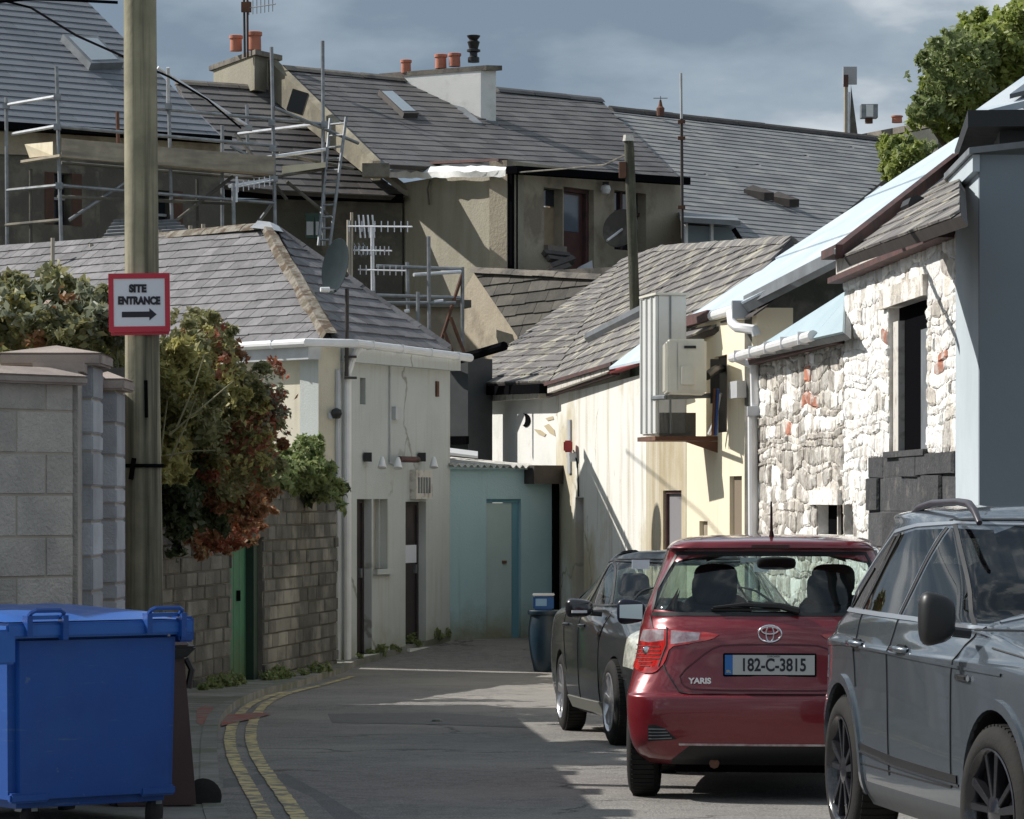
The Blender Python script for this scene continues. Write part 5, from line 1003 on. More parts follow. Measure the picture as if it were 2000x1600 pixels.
# ================= foliage
def leafmat(name, c, c2, tr=.45):
    m = bpy.data.materials.new(name); m.use_nodes = True; t = m.node_tree; b = t.nodes['Principled BSDF']; N = t.nodes.new; K = t.links.new
    g = N('ShaderNodeNewGeometry'); x = N('ShaderNodeMix'); x.data_type = 'RGBA'; K(g.outputs['Random Per Island'], x.inputs[0]); x.inputs[6].default_value = col(c); x.inputs[7].default_value = col(c2)
    K(x.outputs[2], b.inputs['Base Color']); b.inputs['Roughness'].default_value = .5; tl = N('ShaderNodeBsdfTranslucent'); K(x.outputs[2], tl.inputs[0]); mx = N('ShaderNodeMixShader'); mx.inputs[0].default_value = tr
    o = t.nodes['Material Output']; K(b.outputs[0], mx.inputs[1]); K(tl.outputs[0], mx.inputs[2]); K(mx.outputs[0], o.inputs[0]); return m
rng = np.random.default_rng(5)
def leaves(name, blobs, size, mat, parent, droop=.0, asp=1.6):
    C = []; size = size*.47; blobs = [(c, r, int(n*2.4)) for c, r, n in blobs]
    ex = []
    for c, r, n in blobs:
        for _ in range(24):
            d = rng.normal(size=3); d /= np.linalg.norm(d); k = rng.uniform(.08, .22); rr = max(r)*k; ex.append((tuple(np.array(c)+d*np.array(r)*rng.uniform(.85, 1.2)), (rr, rr*.8, rr*rng.uniform(.6, 1.4)), int(n*.045*rng.uniform(.5, 1.6))))
    blobs = [(c, tuple(np.array(r)*.93), n) for c, r, n in blobs]+ex
    for (c, r, n) in blobs:
        d = rng.normal(size=(n, 3)); d /= np.linalg.norm(d, axis=1)[:, None]; rad_ = rng.uniform(.25, 1.0, n)**.45; p = np.array(c)+d*rad_[:, None]*np.array(r)
        f = np.sin(p[:, 0]*7.1+p[:, 2]*3.3)*np.sin(p[:, 1]*5.3+1.7)*np.sin(p[:, 2]*8.7+p[:, 0]*2.1)+np.sin(p[:, 0]*17+p[:, 2]*11)*.5*np.sin(p[:, 2]*19+p[:, 1]*9)
        p = p[f > .03]; p += rng.normal(size=p.shape)*np.array(r)*.06; C.append(p)
    C = np.vstack(C); n = len(C); nn = rng.normal(size=(n, 3)); nn[:, 2] += .6; nn[:, 1] -= .4; nn /= np.linalg.norm(nn, axis=1)[:, None]
    a = rng.normal(size=(n, 3)); a[:, 2] -= droop; u = np.cross(nn, a); u /= np.linalg.norm(u, axis=1)[:, None]; v = np.cross(nn, u)
    s = size*rng.uniform(.4, 1.6, n)[:, None]; P4 = np.stack([C-u*s*asp*.5, C+v*s*.42+nn*s*.1, C+u*s*asp*.5, C-v*s*.42+nn*s*.1], 1)
    inv = np.array(wmat(parent).inverted()); vs = P4.reshape(-1, 3) @ inv[:3, :3].T+inv[:3, 3]
    me = bpy.data.meshes.new(name); me.vertices.add(n*4); me.vertices.foreach_set('co', vs.ravel()); me.loops.add(n*4); me.loops.foreach_set('vertex_index', np.arange(n*4, dtype=np.int32))
    me.polygons.add(n); me.polygons.foreach_set('loop_start', np.arange(0, n*4, 4, dtype=np.int32)); me.update(); me.validate(); me.materials.append(mat)
    o = bpy.data.objects.new(name, me); S.collection.objects.link(o); o.parent = parent; WM[o] = wmat(parent); return o
def blob(px, py, Y, rpx, rpy, ry, n): p = P(px, py, Y); s = Y/F; return ((p.x, p.y, p.z), (rpx*s, ry, rpy*s), n)
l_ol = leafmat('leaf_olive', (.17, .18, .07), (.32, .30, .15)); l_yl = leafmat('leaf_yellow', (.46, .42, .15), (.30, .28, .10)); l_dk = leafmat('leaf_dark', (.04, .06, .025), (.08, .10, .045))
l_rd = leafmat('leaf_rust', (.30, .11, .05), (.24, .17, .08)); l_gr = leafmat('leaf_fresh', (.18, .24, .08), (.30, .34, .16)); l_tr = leafmat('leaf_tree', (.26, .33, .07), (.40, .44, .15)); l_gy = leafmat('leaf_silver', (.30, .32, .23), (.18, .20, .13)); l_rd2 = leafmat('leaf_red_tip', (.32, .08, .05), (.26, .13, .07))
def stems(t, root, tips, mat, r=.02, name='branch'):
    for tp_ in tips:
        a, b = V(root), V(tp_); m = a.lerp(b, .5)+V((R.uniform(-.15, .15), R.uniform(-.1, .1), R.uniform(.0, .2))); MB().tube([a, m, b], [r, r*.7, r*.3], 5).build(name, mat, t)
m_bark = M_('bark', (.15, .12, .08), .9, (.09, .075, .05), 6, bump=.6); m_stem = M_('pale_stem', (.22, .20, .11), .8)
t1 = T('shrub', 'large olive green shrub with dull silvery leaves behind the block wall at far left', 'shrub', P(90, 900, 27)); t1.location.z = gz(27); WM[t1] = Matrix.Translation(t1.location)
leaves('foliage', [blob(60, 640, 27, 130, 85, 1.0, 3800), blob(-40, 600, 27, 80, 60, .8, 1500), blob(170, 650, 26.5, 80, 70, .8, 2600), blob(20, 585, 27, 60, 38, .6, 1100), blob(110, 590, 27, 60, 30, .5, 900)], .10, l_ol, t1)
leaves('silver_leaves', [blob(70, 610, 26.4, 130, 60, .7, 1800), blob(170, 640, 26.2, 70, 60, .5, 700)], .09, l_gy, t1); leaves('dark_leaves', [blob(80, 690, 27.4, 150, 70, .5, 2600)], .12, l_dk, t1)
leaves('yellow_leaves', [blob(120, 650, 26.3, 120, 55, .4, 900), blob(30, 600, 26.3, 70, 40, .4, 350)], .085, l_yl, t1); leaves('rusty_leaves', [blob(130, 600, 26.2, 30, 30, .3, 200), blob(60, 665, 26.1, 60, 20, .3, 250)], .08, l_rd, t1)
stems(t1, (P(90, 900, 27).x, 27.2, gz(27)), [P(40, 640, 27), P(150, 640, 27), P(90, 600, 27)], m_bark, .04)
t2 = T('yellow_shrub', 'yellow-green shrub of upright leafy shoots on both sides of the telegraph pole', 'shrub', (P(250, 800, 28).x, 28, gz(28)))
leaves('foliage', [blob(225, 700, 28, 75, 75, .6, 2600), blob(180, 730, 27.6, 60, 45, .5, 900), blob(350, 740, 28.5, 60, 90, .6, 2200), blob(340, 850, 28.5, 40, 90, .5, 1300)], .085, l_yl, t2, asp=1.9); leaves('olive_leaves', [blob(230, 720, 28.2, 80, 90, .6, 2000), blob(350, 760, 28.6, 70, 110, .6, 2200)], .09, l_ol, t2)
for k in range(6):
    x = 170+k*30; a = P(x+R.uniform(-10, 10), 900, 28); b = P(x+R.uniform(0, 34), 650+R.uniform(-25, 60), 28); MB().tube([a, a.lerp(b, .5)+V((.03, 0, 0)), b], [.008, .006, .003], 5).build('shoot', m_stem, t2)
for a, b in (((330, 850, 27.4), (455, 745, 27.6)), ((345, 835, 27.4), (400, 690, 27.5)), ((325, 890, 27.4), (420, 880, 27.3)), ((330, 900, 27.4), (385, 770, 27.3))): MB().tube([P(*a), P((a[0]+b[0])/2+5, (a[1]+b[1])/2-4, 27.4), P(*b)], [.009, .007, .004], 5).build('branch', m_stem, t2)
t3 = T('rusty_creeper', 'mass of rust red and brown creeper spilling over the garden wall above the green door', 'creeper', (P(420, 1000, 36).x, 36.5, gz(36)))
leaves('foliage', [blob(430, 820, 34, 95, 110, .8, 4300), blob(470, 890, 35, 75, 110, .6, 3000), blob(420, 970, 36, 80, 70, .5, 1500), blob(400, 700, 33, 65, 60, .6, 1700), blob(480, 980, 37.5, 45, 75, .4, 800), blob(450, 1045, 38, 45, 32, .3, 220), blob(400, 1060, 37, 30, 30, .3, 120)], .085, l_rd, t3, droop=.5)
leaves('olive_leaves', [blob(450, 870, 33.4, 85, 110, .7, 1900), blob(390, 790, 33.5, 100, 130, .7, 3600), blob(400, 660, 32.5, 60, 60, .5, 1200), blob(440, 750, 33, 80, 60, .5, 1300)], .085, l_ol, t3); leaves('red_tips', [blob(440, 850, 33.2, 110, 100, .4, 900), blob(420, 1040, 37.2, 70, 40, .3, 600), blob(410, 690, 32, 60, 50, .3, 250)], .08, l_rd2, t3)
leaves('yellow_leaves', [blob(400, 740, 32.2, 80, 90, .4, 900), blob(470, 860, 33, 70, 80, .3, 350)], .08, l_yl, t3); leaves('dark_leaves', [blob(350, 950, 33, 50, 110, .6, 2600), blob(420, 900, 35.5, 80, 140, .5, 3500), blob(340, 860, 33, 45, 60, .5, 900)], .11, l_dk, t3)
for k in range(22):
    a = P(R.uniform(440, 500), R.uniform(720, 900), 33.5); q = P(R.uniform(505, 560), R.uniform(700, 900), 33.2); m = a.lerp(q, .5)+V((0, 0, .12)); mm = MB().tube([a, m, q], [.008, .006, .003], 4).build('tendril', m_stem, t3)
    if k < 17: leaves('sprig', [((q.x, q.y, q.z), (.10, .1, .06), 14), ((m.x+.1, m.y, m.z), (.14, .1, .06), 14)], .07, l_rd2 if k % 2 else l_gy, t3)['kind'] = 'stuff'
t4 = T('green_shrub', 'bright green leafy shrub topping the garden wall against the cream house', 'shrub', (P(590, 970, 44).x, 44.2, gz(44)))
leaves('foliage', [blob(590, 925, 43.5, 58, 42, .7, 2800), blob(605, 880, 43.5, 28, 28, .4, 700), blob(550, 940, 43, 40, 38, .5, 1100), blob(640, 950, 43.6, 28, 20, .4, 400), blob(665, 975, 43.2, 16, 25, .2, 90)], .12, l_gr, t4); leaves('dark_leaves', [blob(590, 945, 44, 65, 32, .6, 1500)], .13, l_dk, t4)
stems(t4, (P(590, 1000, 44).x, 44.1, 1.5), [P(570, 920, 43.8), P(610, 880, 43.8), P(635, 930, 43.8)], m_bark, .03)
wd = T('weeds', 'small green weeds sprouting along the foot of the garden wall', 'weeds', ST.at(2, gz(40))); wd['kind'] = 'stuff'
bl = []
for k in range(46):
    x = R.choice((R.uniform(395, 445), R.uniform(515, 655), R.uniform(400, 655), R.uniform(676, 880))); yb_2 = 1362-(x-395)*(1362-1322)/250 if x < 660 else 1308-(x-660)*(1308-1250)/215
    g2 = G(x, yb_2); rr2 = R.uniform(.03, .10); bl.append(((g2.x, g2.y, g2.z+.07+rr2*.5), (rr2*1.3, rr2, rr2), int(60*rr2/.1)))
leaves('weed_leaves', bl, .07, l_gr, wd)['kind'] = 'stuff'
t5 = T('tree', 'broad leafy green tree rising behind the pale sheet roof at upper right', 'tree', (P(1900, 900, 62).x, 62, -.27))
MB().tube([V((P(1900, 900, 62).x, 62, -.3)), P(1890, 500, 62), P(1880, 330, 62), P(1900, 200, 62)], [.30, .24, .16, .06], 10).build('trunk', m_bark, t5, smooth=60)
stems(t5, P(1885, 380, 62), [P(1800, 220, 61), P(1850, 150, 61.5), P(1960, 120, 62), P(1990, 60, 61), P(1770, 290, 60), P(1860, 80, 61)], m_bark, .08)
leaves('crown', [blob(1890, 150, 61, 62, 70, 1.2, 6500), blob(1855, 210, 61, 60, 42, 1, 3800), blob(1960, 110, 61, 62, 85, 1.2, 6500), blob(1885, 75, 61.5, 20, 42, .5, 700), blob(1990, 70, 61, 45, 70, 1, 3500), blob(2060, 90, 61, 90, 110, 1.2, 4500), blob(1825, 225, 60.5, 40, 20, .6, 900), blob(1772, 320, 60, 50, 38, .8, 2600), blob(1750, 290, 60, 30, 22, .5, 600), blob(1900, 250, 61, 60, 40, 1, 2200), blob(1985, 25, 61, 20, 30, .5, 300)], .16, l_tr, t5, asp=1.8)
leaves('pale_leaves', [blob(1875, 130, 60, 80, 80, .8, 1500), blob(1815, 215, 60, 50, 25, .5, 500), blob(1780, 310, 59.5, 50, 35, .5, 300)], .15, l_gr, t5, asp=1.8)
# ================= bins
o_ = P(22, HZ, 17.5); o_.z = 0; u_ = V((.77, .58, 0)).normalized(); b_k = V((-u_.y, u_.x, 0))
if b_k.y < 0: b_k = -b_k
Mb = Matrix(((u_.x, b_k.x, 0, o_.x), (u_.y, b_k.y, 0, o_.y), (0, 0, 1, gz(17.5)), (0, 0, 0, 1)))
BN = T('wheelie_container', 'big blue four wheeled rubbish container with a pale blue hinged lid in the left foreground', 'rubbish bin', M=Mb)
Wd, Dp = .965, 1.15
def taper(x0, x1, y0, y1, z0, z1, k): 
    return [V(q) for q in ((x0+k, y0+k, z0), (x1-k, y0+k, z0), (x1-k, y1-k, z0), (x0+k, y1-k, z0), (x0, y0, z1), (x1, y0, z1), (x1, y1, z1), (x0, y1, z1))]
MB().hexa(taper(0, Wd, 0, Dp, .16, 1.03, .014)).build('body', m_blue, BN, local=True, bevel=.045, smooth=40)
MB().hexa(taper(-.05, Wd+.05, -.05, Dp+.05, 1.0, 1.075, 0)).build('rim', m_bluel, BN, local=True, bevel=.012, smooth=40)
MB().box((Wd+.085, .12, 1.02), (.09, .10, .13)).box((Wd+.085, Dp-.1, 1.02), (.09, .10, .13)).build('lifting_bracket', m_blue, BN, local=True, bevel=.01)
MB().box((-.05, -.03, .96), (.10, .04, .17)).build('lifting_bracket', m_bluel, BN, local=True, bevel=.01)
lv = []; lf = []; nx, ny = 22, 10
for j in range(ny+1):
    for i in range(nx+1):
        a, b = i/nx, j/ny; x = -.055+(Wd+.03)*a; y = -.03+(Dp+.03)*b; ed = min(1, min(a, 1-a)*12)*min(1, min(b, 1-b)*8)
        lv.append(V((x, y, 1.08+ed*.035+b*.025+.004*math.sin(a*26)*(ed > .9))))
        if i < nx and j < ny: k = j*(nx+1)+i; lf.append((k, k+1, k+nx+2, k+nx+1))
MB().add(lv, lf).build('lid', m_bluel, BN, local=True, smooth=50)
for x in (.06, .74):
    h = MB(); h.tube([V((x, -.02, 1.075)), V((x+.01, -.075, 1.125)), V((x+.03, -.08, 1.135)), V((x+.17, -.08, 1.135)), V((x+.19, -.075, 1.125)), V((x+.2, -.02, 1.075))], .012, 6); h.box((x, -.055, 1.06), (.03, .05, .10)); h.box((x+.2, -.055, 1.05), (.03, .05, .12)); h.build('lid_handle', m_blue, BN, local=True)
    MB().box((x+.1, -.035, 1.10), (.16, .03, .02)).build('grip', m_bluel, BN, local=True)
for a, b in ((-.0, .22), (.74, Wd-.02)): MB().box(((a+b)/2, .025, .215), (b-a, .04, .05)).build('foot_rib', m_blue, BN, local=True, bevel=.01)
for x, y in ((.12, .12), (Wd-.13, .12), (.12, Dp-.15), (Wd-.13, Dp-.15)):
    wh = MB().lathe([(.02, -.02), (.085, -.02), (.095, -.012), (.095, .012), (.085, .02), (.02, .02)], (x+.05, y, .095), Matrix.Rotation(rad(90), 3, 'X') @ Matrix.Rotation(rad(40), 3, 'Y'), 20).build('castor', m_rub, BN, local=True, smooth=40); MB().box((x+.03, y, .17), (.09, .07, .06)).build('castor_fork', m_steel, BN, local=True)
# brown wheelie bin
q0 = P(322, HZ, 19.1); BB = T('wheelie_bin', 'narrow dark brown wheelie bin standing behind the blue container', 'wheelie bin', (q0.x, 19.1, gz(19.1)), rz=rad(12))
MB().hexa([V(q) for q in ((-.28, 0, .05), (.175, 0, .05), (.175, .5, .05), (-.28, .5, .05), (-.33, -.03, .90), (.10, -.03, .90), (.12, .55, .90), (-.33, .55, .90))]).build('body', m_brown, BB, local=True, bevel=.03, smooth=40)
MB().hexa([V(q) for q in ((-.36, -.06, .86), (.10, -.06, .86), (.15, .6, .86), (-.36, .6, .86), (-.36, -.07, .93), (.17, -.07, .93), (.20, .6, .93), (-.36, .6, .93))]).build('rim', m_black, BB, local=True, bevel=.015)
MB().hexa([V(q) for q in ((-.34, -.06, .93), (.13, -.06, .93), (.15, .6, .93), (-.34, .6, .93), (-.3, 0, .965), (.10, 0, .965), (.12, .55, .97), (-.3, .55, .97))]).build('lid', m_brown, BB, local=True, bevel=.01)
MB().tube([V((.12, .05, .86)), V((.15, .05, .80)), V((.13, .05, .70))], .018, 6).build('handle_strut', m_black, BB, local=True)
MB().lathe([(.02, -.03), (.085, -.03), (.1, -.02), (.1, .02), (.085, .03), (.02, .03)], (.235, .25, .10), Matrix.Rotation(rad(75), 3, 'X'), 20).build('wheel', m_rub, BB, local=True, smooth=40); MB().tube([V((.1, .25, .1)), V((.3, .25, .1))], .02, 6).build('axle', m_black, BB, local=True)
# barrel
q0 = P(1063, HZ, 45.2); BR2 = T('barrel', 'dark blue plastic barrel beside the teal shed with a pail on its lid', 'barrel', (q0.x, 45.2, gz(45.2)))
MB().lathe([(.12, 0), (.135, .02), (.175, .2), (.20, .4), (.20, .55), (.185, .66), (.17, .74)], (0, 0, 0), None, 28).build('body', m_barrel, BR2, local=True, smooth=50); MB().lathe([(.205, .72), (.21, .735), (.21, .765), (.2, .775)], (0, 0, 0), None, 28).build('lid_ring', m_barrel, BR2, local=True, smooth=40)
PL = T('pail', 'small blue box pail with a white lid standing on the barrel', 'pail', (q0.x-.01, 45.2, gz(45.2)+.775)); MB().box((0, 0, .09), (.26, .22, .18)).build('body', M_('pail_blue', (.02, .10, .30), .4), PL, local=True, bevel=.02); MB().box((0, 0, .195), (.28, .24, .03)).build('lid', m_upvc, PL, local=True, bevel=.01); MB().box((-.03, -.112, .1), (.14, .004, .09)).build('label_patch', M_('pail_print', (.25, .42, .60), .5), PL, local=True)

# ================= cars
def pchip(xs, ys, q):
    xs = np.array(xs, float); ys = np.array(ys, float); h = np.diff(xs); d = np.diff(ys)/h; m = np.zeros_like(ys)
    for i in range(1, len(xs)-1):
        if d[i-1]*d[i] > 0: w1, w2 = 2*h[i]+h[i-1], h[i]+2*h[i-1]; m[i] = (w1+w2)/(w1/d[i-1]+w2/d[i])
    m[0] = d[0]; m[-1] = d[-1]; i = np.clip(np.searchsorted(xs, q)-1, 0, len(xs)-2); t = (q-xs[i])/h[i]
    return (2*t**3-3*t**2+1)*ys[i]+(t**3-2*t**2+t)*h[i]*m[i]+(-2*t**3+3*t**2)*ys[i+1]+(t**3-t**2)*h[i]*m[i+1]
KEYS = ('z', 'xr', 'xf', 'w', 'kr', 'kf', 'rxr', 'ryr', 'rxf', 'ryf', 'br', 'bf')
def contour(s, n1=8, n2=9, n3=40):
    z, xr, xf, w, kr, kf, rxr, ryr, rxf, ryf, br, bf = s
    wr = w*(1-kr); wf = w*(1-kf); ryr = min(ryr, wr*.95); ryf = min(ryf, wf*.95); L_ = xf-xr
    if rxr+rxf+br+bf > L_*.92: k = L_*.92/(rxr+rxf+br+bf); rxr *= k; rxf *= k; br *= k; bf *= k
    p = []
    yc = wr-ryr
    for i in range(n1): t = i/n1; p.append((xr+br*t*t, yc*t))
    for i in range(n2+1): t = math.pi/2*i/n2; p.append((xr+br+rxr*(1-math.cos(t)), yc+ryr*math.sin(t)))
    x1 = xr+br+rxr; x2 = xf-bf-rxf
    for i in range(1, n3): t = i/n3; p.append((x1+(x2-x1)*t, w*(1-kr*max(0, 1-2*t)**2-kf*max(0, 2*t-1)**2)))
    yc = wf-ryf
    for i in range(n2+1): t = math.pi/2*(1-i/n2); p.append((xf-bf-rxf*(1-math.cos(t)), yc+ryf*math.sin(t)))
    for i in range(1, n1+1): t = 1-i/n1; p.append((xf-bf*t*t, yc*t))
    full = p+[(x, -y) for x, y in p[-2:0:-1]]
    return [(x, y, z) for x, y in full]
def inpoly(x, y, poly):
    c = False; n = len(poly)
    for i in range(n):
        (x1, y1), (x2, y2) = poly[i], poly[i-1]
        if (y1 > y) != (y2 > y) and x < (x2-x1)*(y-y1)/(y2-y1)+x1: c = not c
    return c
def chaik(p, it=1):
    for _ in range(it): p = [q for i in range(len(p)) for q in ((p[i][0]*.8+p[(i+1) % len(p)][0]*.2, p[i][1]*.8+p[(i+1) % len(p)][1]*.2), (p[i][0]*.2+p[(i+1) % len(p)][0]*.8, p[i][1]*.2+p[(i+1) % len(p)][1]*.8))]
    return p
class Car:
    def __init__(s, root, slices, paint, arches, sub=5):
        s.t = root; s.paint = paint; s.arches = arches
        ks = list(range(len(slices))); q = np.linspace(0, len(slices)-1, (len(slices)-1)*sub+1); cols = [pchip(ks, [a[i] for a in slices], q) for i in range(12)]
        rings = [contour([c[j] for c in cols]) for j in range(len(q))]; n = len(rings[0]); vs = [p for r in rings for p in r]
        fs = [(i*n+j, i*n+(j+1) % n, (i+1)*n+(j+1) % n, (i+1)*n+j) for i in range(len(rings)-1) for j in range(n)]
        c0 = len(vs); zc = rings[-1][0][2]; mxr = sum(p[0] for p in rings[-1])/n; vs += [(sum(p[0] for p in rings[0])/n, 0, rings[0][0][2]), (mxr, 0, zc+.003)]
        fs += [(c0, (j+1) % n, j) for j in range(n)]+[(c0+1, (len(rings)-1)*n+j, (len(rings)-1)*n+(j+1) % n) for j in range(n)]
        me = bpy.data.meshes.new('tmp'); me.from_pydata(vs, [], fs); bm = bmesh.new(); bm.from_mesh(me); bmesh.ops.recalc_face_normals(bm, faces=bm.faces); bm.to_mesh(me)
        s.bvh = BVHTree.FromBMesh(bm); bm.free()
        A = bpy.data.objects.new('tmpA', me); S.collection.objects.link(A)
        cm = MB()
        for (x, z, r, yin) in arches:
            for sg in (1, -1): cm.lathe([(r, 0), (r, 1.2)], (x, sg*yin, z), Matrix.Rotation(rad(-90*sg), 3, 'X'), 40)
        B = cm.build('tmpB', paint); md = A.modifiers.new('b', 'BOOLEAN'); md.object = B; md.operation = 'DIFFERENCE'; md.solver = 'EXACT'
        dg = bpy.context.evaluated_depsgraph_get(); m2 = bpy.data.meshes.new_from_object(A.evaluated_get(dg)); s.bm = bmesh.new(); s.bm.from_mesh(m2)
        bpy.data.objects.remove(A); bpy.data.objects.remove(B); s.bm.normal_update()
        lay = s.bm.faces.layers.int.new('tag'); s.lay = lay
        for f in s.bm.faces:
            c = f.calc_center_median(); f[lay] = 0
            for (x, z, r, yin) in arches:
                if math.hypot(c.x-x, c.z-z) < r*1.003 and abs(c.y) > yin-.01 and all(math.hypot(v.co.x-x, v.co.z-z) < r+.004 for v in f.verts): f[lay] = 1
        s.tags = {}
    def cut(s, axis, poly, cond, tagn):
        """axis 'y': poly in (x,z); axis 'x': poly in (y,z)"""
        bm = s.bm; xs = [p[0] for p in poly]; zs = [p[1] for p in poly]; ga = (lambda c: (c.x, c.z)) if axis == 'y' else (lambda c: (c.y, c.z)); m = .12; n = len(poly)
        for i in range(n):
            a, b = poly[i], poly[(i+1) % n]; x0, x1 = min(a[0], b[0])-m, max(a[0], b[0])+m; z0, z1 = min(a[1], b[1])-m, max(a[1], b[1])+m
            fc = []
            for f in bm.faces:
                c = f.calc_center_median()
                if not cond(c): continue
                us = [ga(v.co) for v in f.verts]
                if max(u[0] for u in us) < x0 or min(u[0] for u in us) > x1 or max(u[1] for u in us) < z0 or min(u[1] for u in us) > z1: continue
                fc.append(f)
            if not fc: continue
            d = (b[0]-a[0], b[1]-a[1]); nrm = V((d[1], 0, -d[0])) if axis == 'y' else V((0, d[1], -d[0])); co = V((a[0], 0, a[1])) if axis == 'y' else V((0, a[0], a[1]))
            g = list({e for f in fc for e in f.edges}|{v for f in fc for v in f.verts})+fc
            bmesh.ops.bisect_plane(bm, geom=g, plane_co=co, plane_no=nrm.normalized(), dist=1e-5)
        for f in bm.faces:
            c = f.calc_center_median()
            if cond(c) and f[s.lay] != 1 and inpoly(*ga(c), poly): f[s.lay] = tagn
    def slice(s, axis, at, cond):
        fc = [f for f in s.bm.faces if cond(f.calc_center_median())]; g = list({e for f in fc for e in f.edges}|{v for f in fc for v in f.verts})+fc
        n = V((1, 0, 0)) if axis == 'x' else V((0, 1, 0)); bmesh.ops.bisect_plane(s.bm, geom=g, plane_co=n*at, plane_no=n, dist=1e-5)
    def extract(s, tagn, name, mat, parent=None, off=0, split=None, cond=None, thick=0, label=None):
        fs = [f for f in s.bm.faces if f[s.lay] == tagn and (cond is None or cond(f.calc_center_median()))]
        if not fs: print('EMPTY', name); return None
        vm = {}; mb = MB()
        for f in fs:
            for v in f.verts:
                if v.index not in vm or True: vm.setdefault(v, len(vm))
        mb.v = [v.co+v.normal*off for v in vm]; mb.f = [tuple(vm[v] for v in f.verts) for f in fs]
        o = mb.build(name, mat, parent or s.t, local=True, recalc=False, smooth=52, label=label); return o
    def ribbon(s, axis, pts, w, mat, name, side=1, off=.002, th=.003, closed=False, cond=None, parent=None):
        """polyline in (x,z) (axis y) or (y,z) (axis x) dropped on the body"""
        pl = list(pts)+([pts[0]] if closed else []); o = []
        for a, b in zip(pl, pl[1:]):
            k = max(1, int(math.hypot(b[0]-a[0], b[1]-a[1])/.03)); o += [(a[0]+(b[0]-a[0])*i/k, a[1]+(b[1]-a[1])*i/k) for i in range(k)]
        o.append(pl[-1]); hits = []
        for (a, b) in o:
            if axis == 'y': h = s.bvh.ray_cast(V((a, side*3, b)), V((0, -side, 0)))
            else: h = s.bvh.ray_cast(V((side*8, a, b)), V((-side, 0, 0)))
            if h[0] is not None: hits.append((h[0], h[1]))
        if len(hits) < 2: print('no ribbon', name); return
        vs = []; fs = []
        for i, (p, n) in enumerate(hits):
            t = (hits[min(i+1, len(hits)-1)][0]-hits[max(i-1, 0)][0]).normalized(); sd = t.cross(n).normalized()*w/2
            vs += [p-sd+n*(off-.006), p-sd+n*(off+th), p+sd+n*(off+th), p+sd+n*(off-.006)]
            if i: k = 4*i; fs += [(k-4+j, k+j, k+(j+1) % 4, k-4+(j+1) % 4) for j in range(4)]
        return MB().add(vs, fs).build(name, mat, parent or s.t, local=True, smooth=40)
    def surf(s, axis, a, b, side=1):
        h = s.bvh.ray_cast(V((a, side*3, b)), V((0, -side, 0))) if axis == 'y' else s.bvh.ray_cast(V((side*8, a, b)), V((-side, 0, 0))); return h[0], h[1]
    def finish(s, inner, floorz=.28):
        
        for (x, z, r, yin) in s.arches:
            for sg in (1, -1): s.extract(1, 'wheel_arch', m_black, cond=lambda q: abs(q.x-x) < r*1.2 and q.y*sg > 0)
        body = s.extract(0, 'body', s.paint)
        # inner lining of the shell
        fs = [f for f in s.bm.faces if f[s.lay] == 0 and f.calc_center_median().z > inner]; vm = {}
        for f in fs:
            for v in f.verts: vm.setdefault(v, len(vm))
        mb = MB(); mb.v = [v.co-v.normal*.02 for v in vm]; mb.f = [tuple(vm[v] for v in f.verts)[::-1] for f in fs]; mb.build('lining', m_liner, s.t, local=True, recalc=False); return body
m_liner = M_('car_lining', (.06, .062, .065), .9); m_seat = M_('seat_fabric', (.03, .032, .036), .9); m_seam = M_('panel_gap', (.008, .008, .008), .6)
m_gl = glass_mat('car_glass', .82); m_gld = glass_mat('privacy_glass', .14, 1.55, (1, .95, .9)); m_glm = glass_mat('mid_glass', .28); m_chr = M_('chrome', (.75, .75, .77), .12, metal=1); m_alloy = M_('silver_alloy', (.62, .62, .64), .28, metal=.85); m_balloy = M_('black_alloy', (.018, .018, .022), .18, coat=.6, spec=.6)
m_red = M_('metallic_red_paint', (.19, .010, .018), .28, (.17, .008, .015), 60, metal=.25, coat=1.0); m_gry = M_('grey_blue_paint', (.115, .137, .162), .24, (.108, .13, .154), 60, metal=.5, coat=1.0); m_dgr = M_('dark_grey_paint', (.030, .036, .042), .33, (.034, .038, .040), 3, metal=.35, coat=.9)
m_lensr = M_('red_lens', (.50, .010, .006), .10, (.26, .004, .004), 9, lo=.45, hi=.55, coat=1, spec=.8); m_lensc = M_('clear_lens', (.52, .46, .48), .12, (.30, .18, .20), 14, coat=1, metal=.4); m_head = M_('headlamp_lens', (.85, .85, .74), .14, (.42, .43, .38), 16, coat=1, metal=.3); m_amb = M_('amber_lens', (.6, .25, .02), .2)
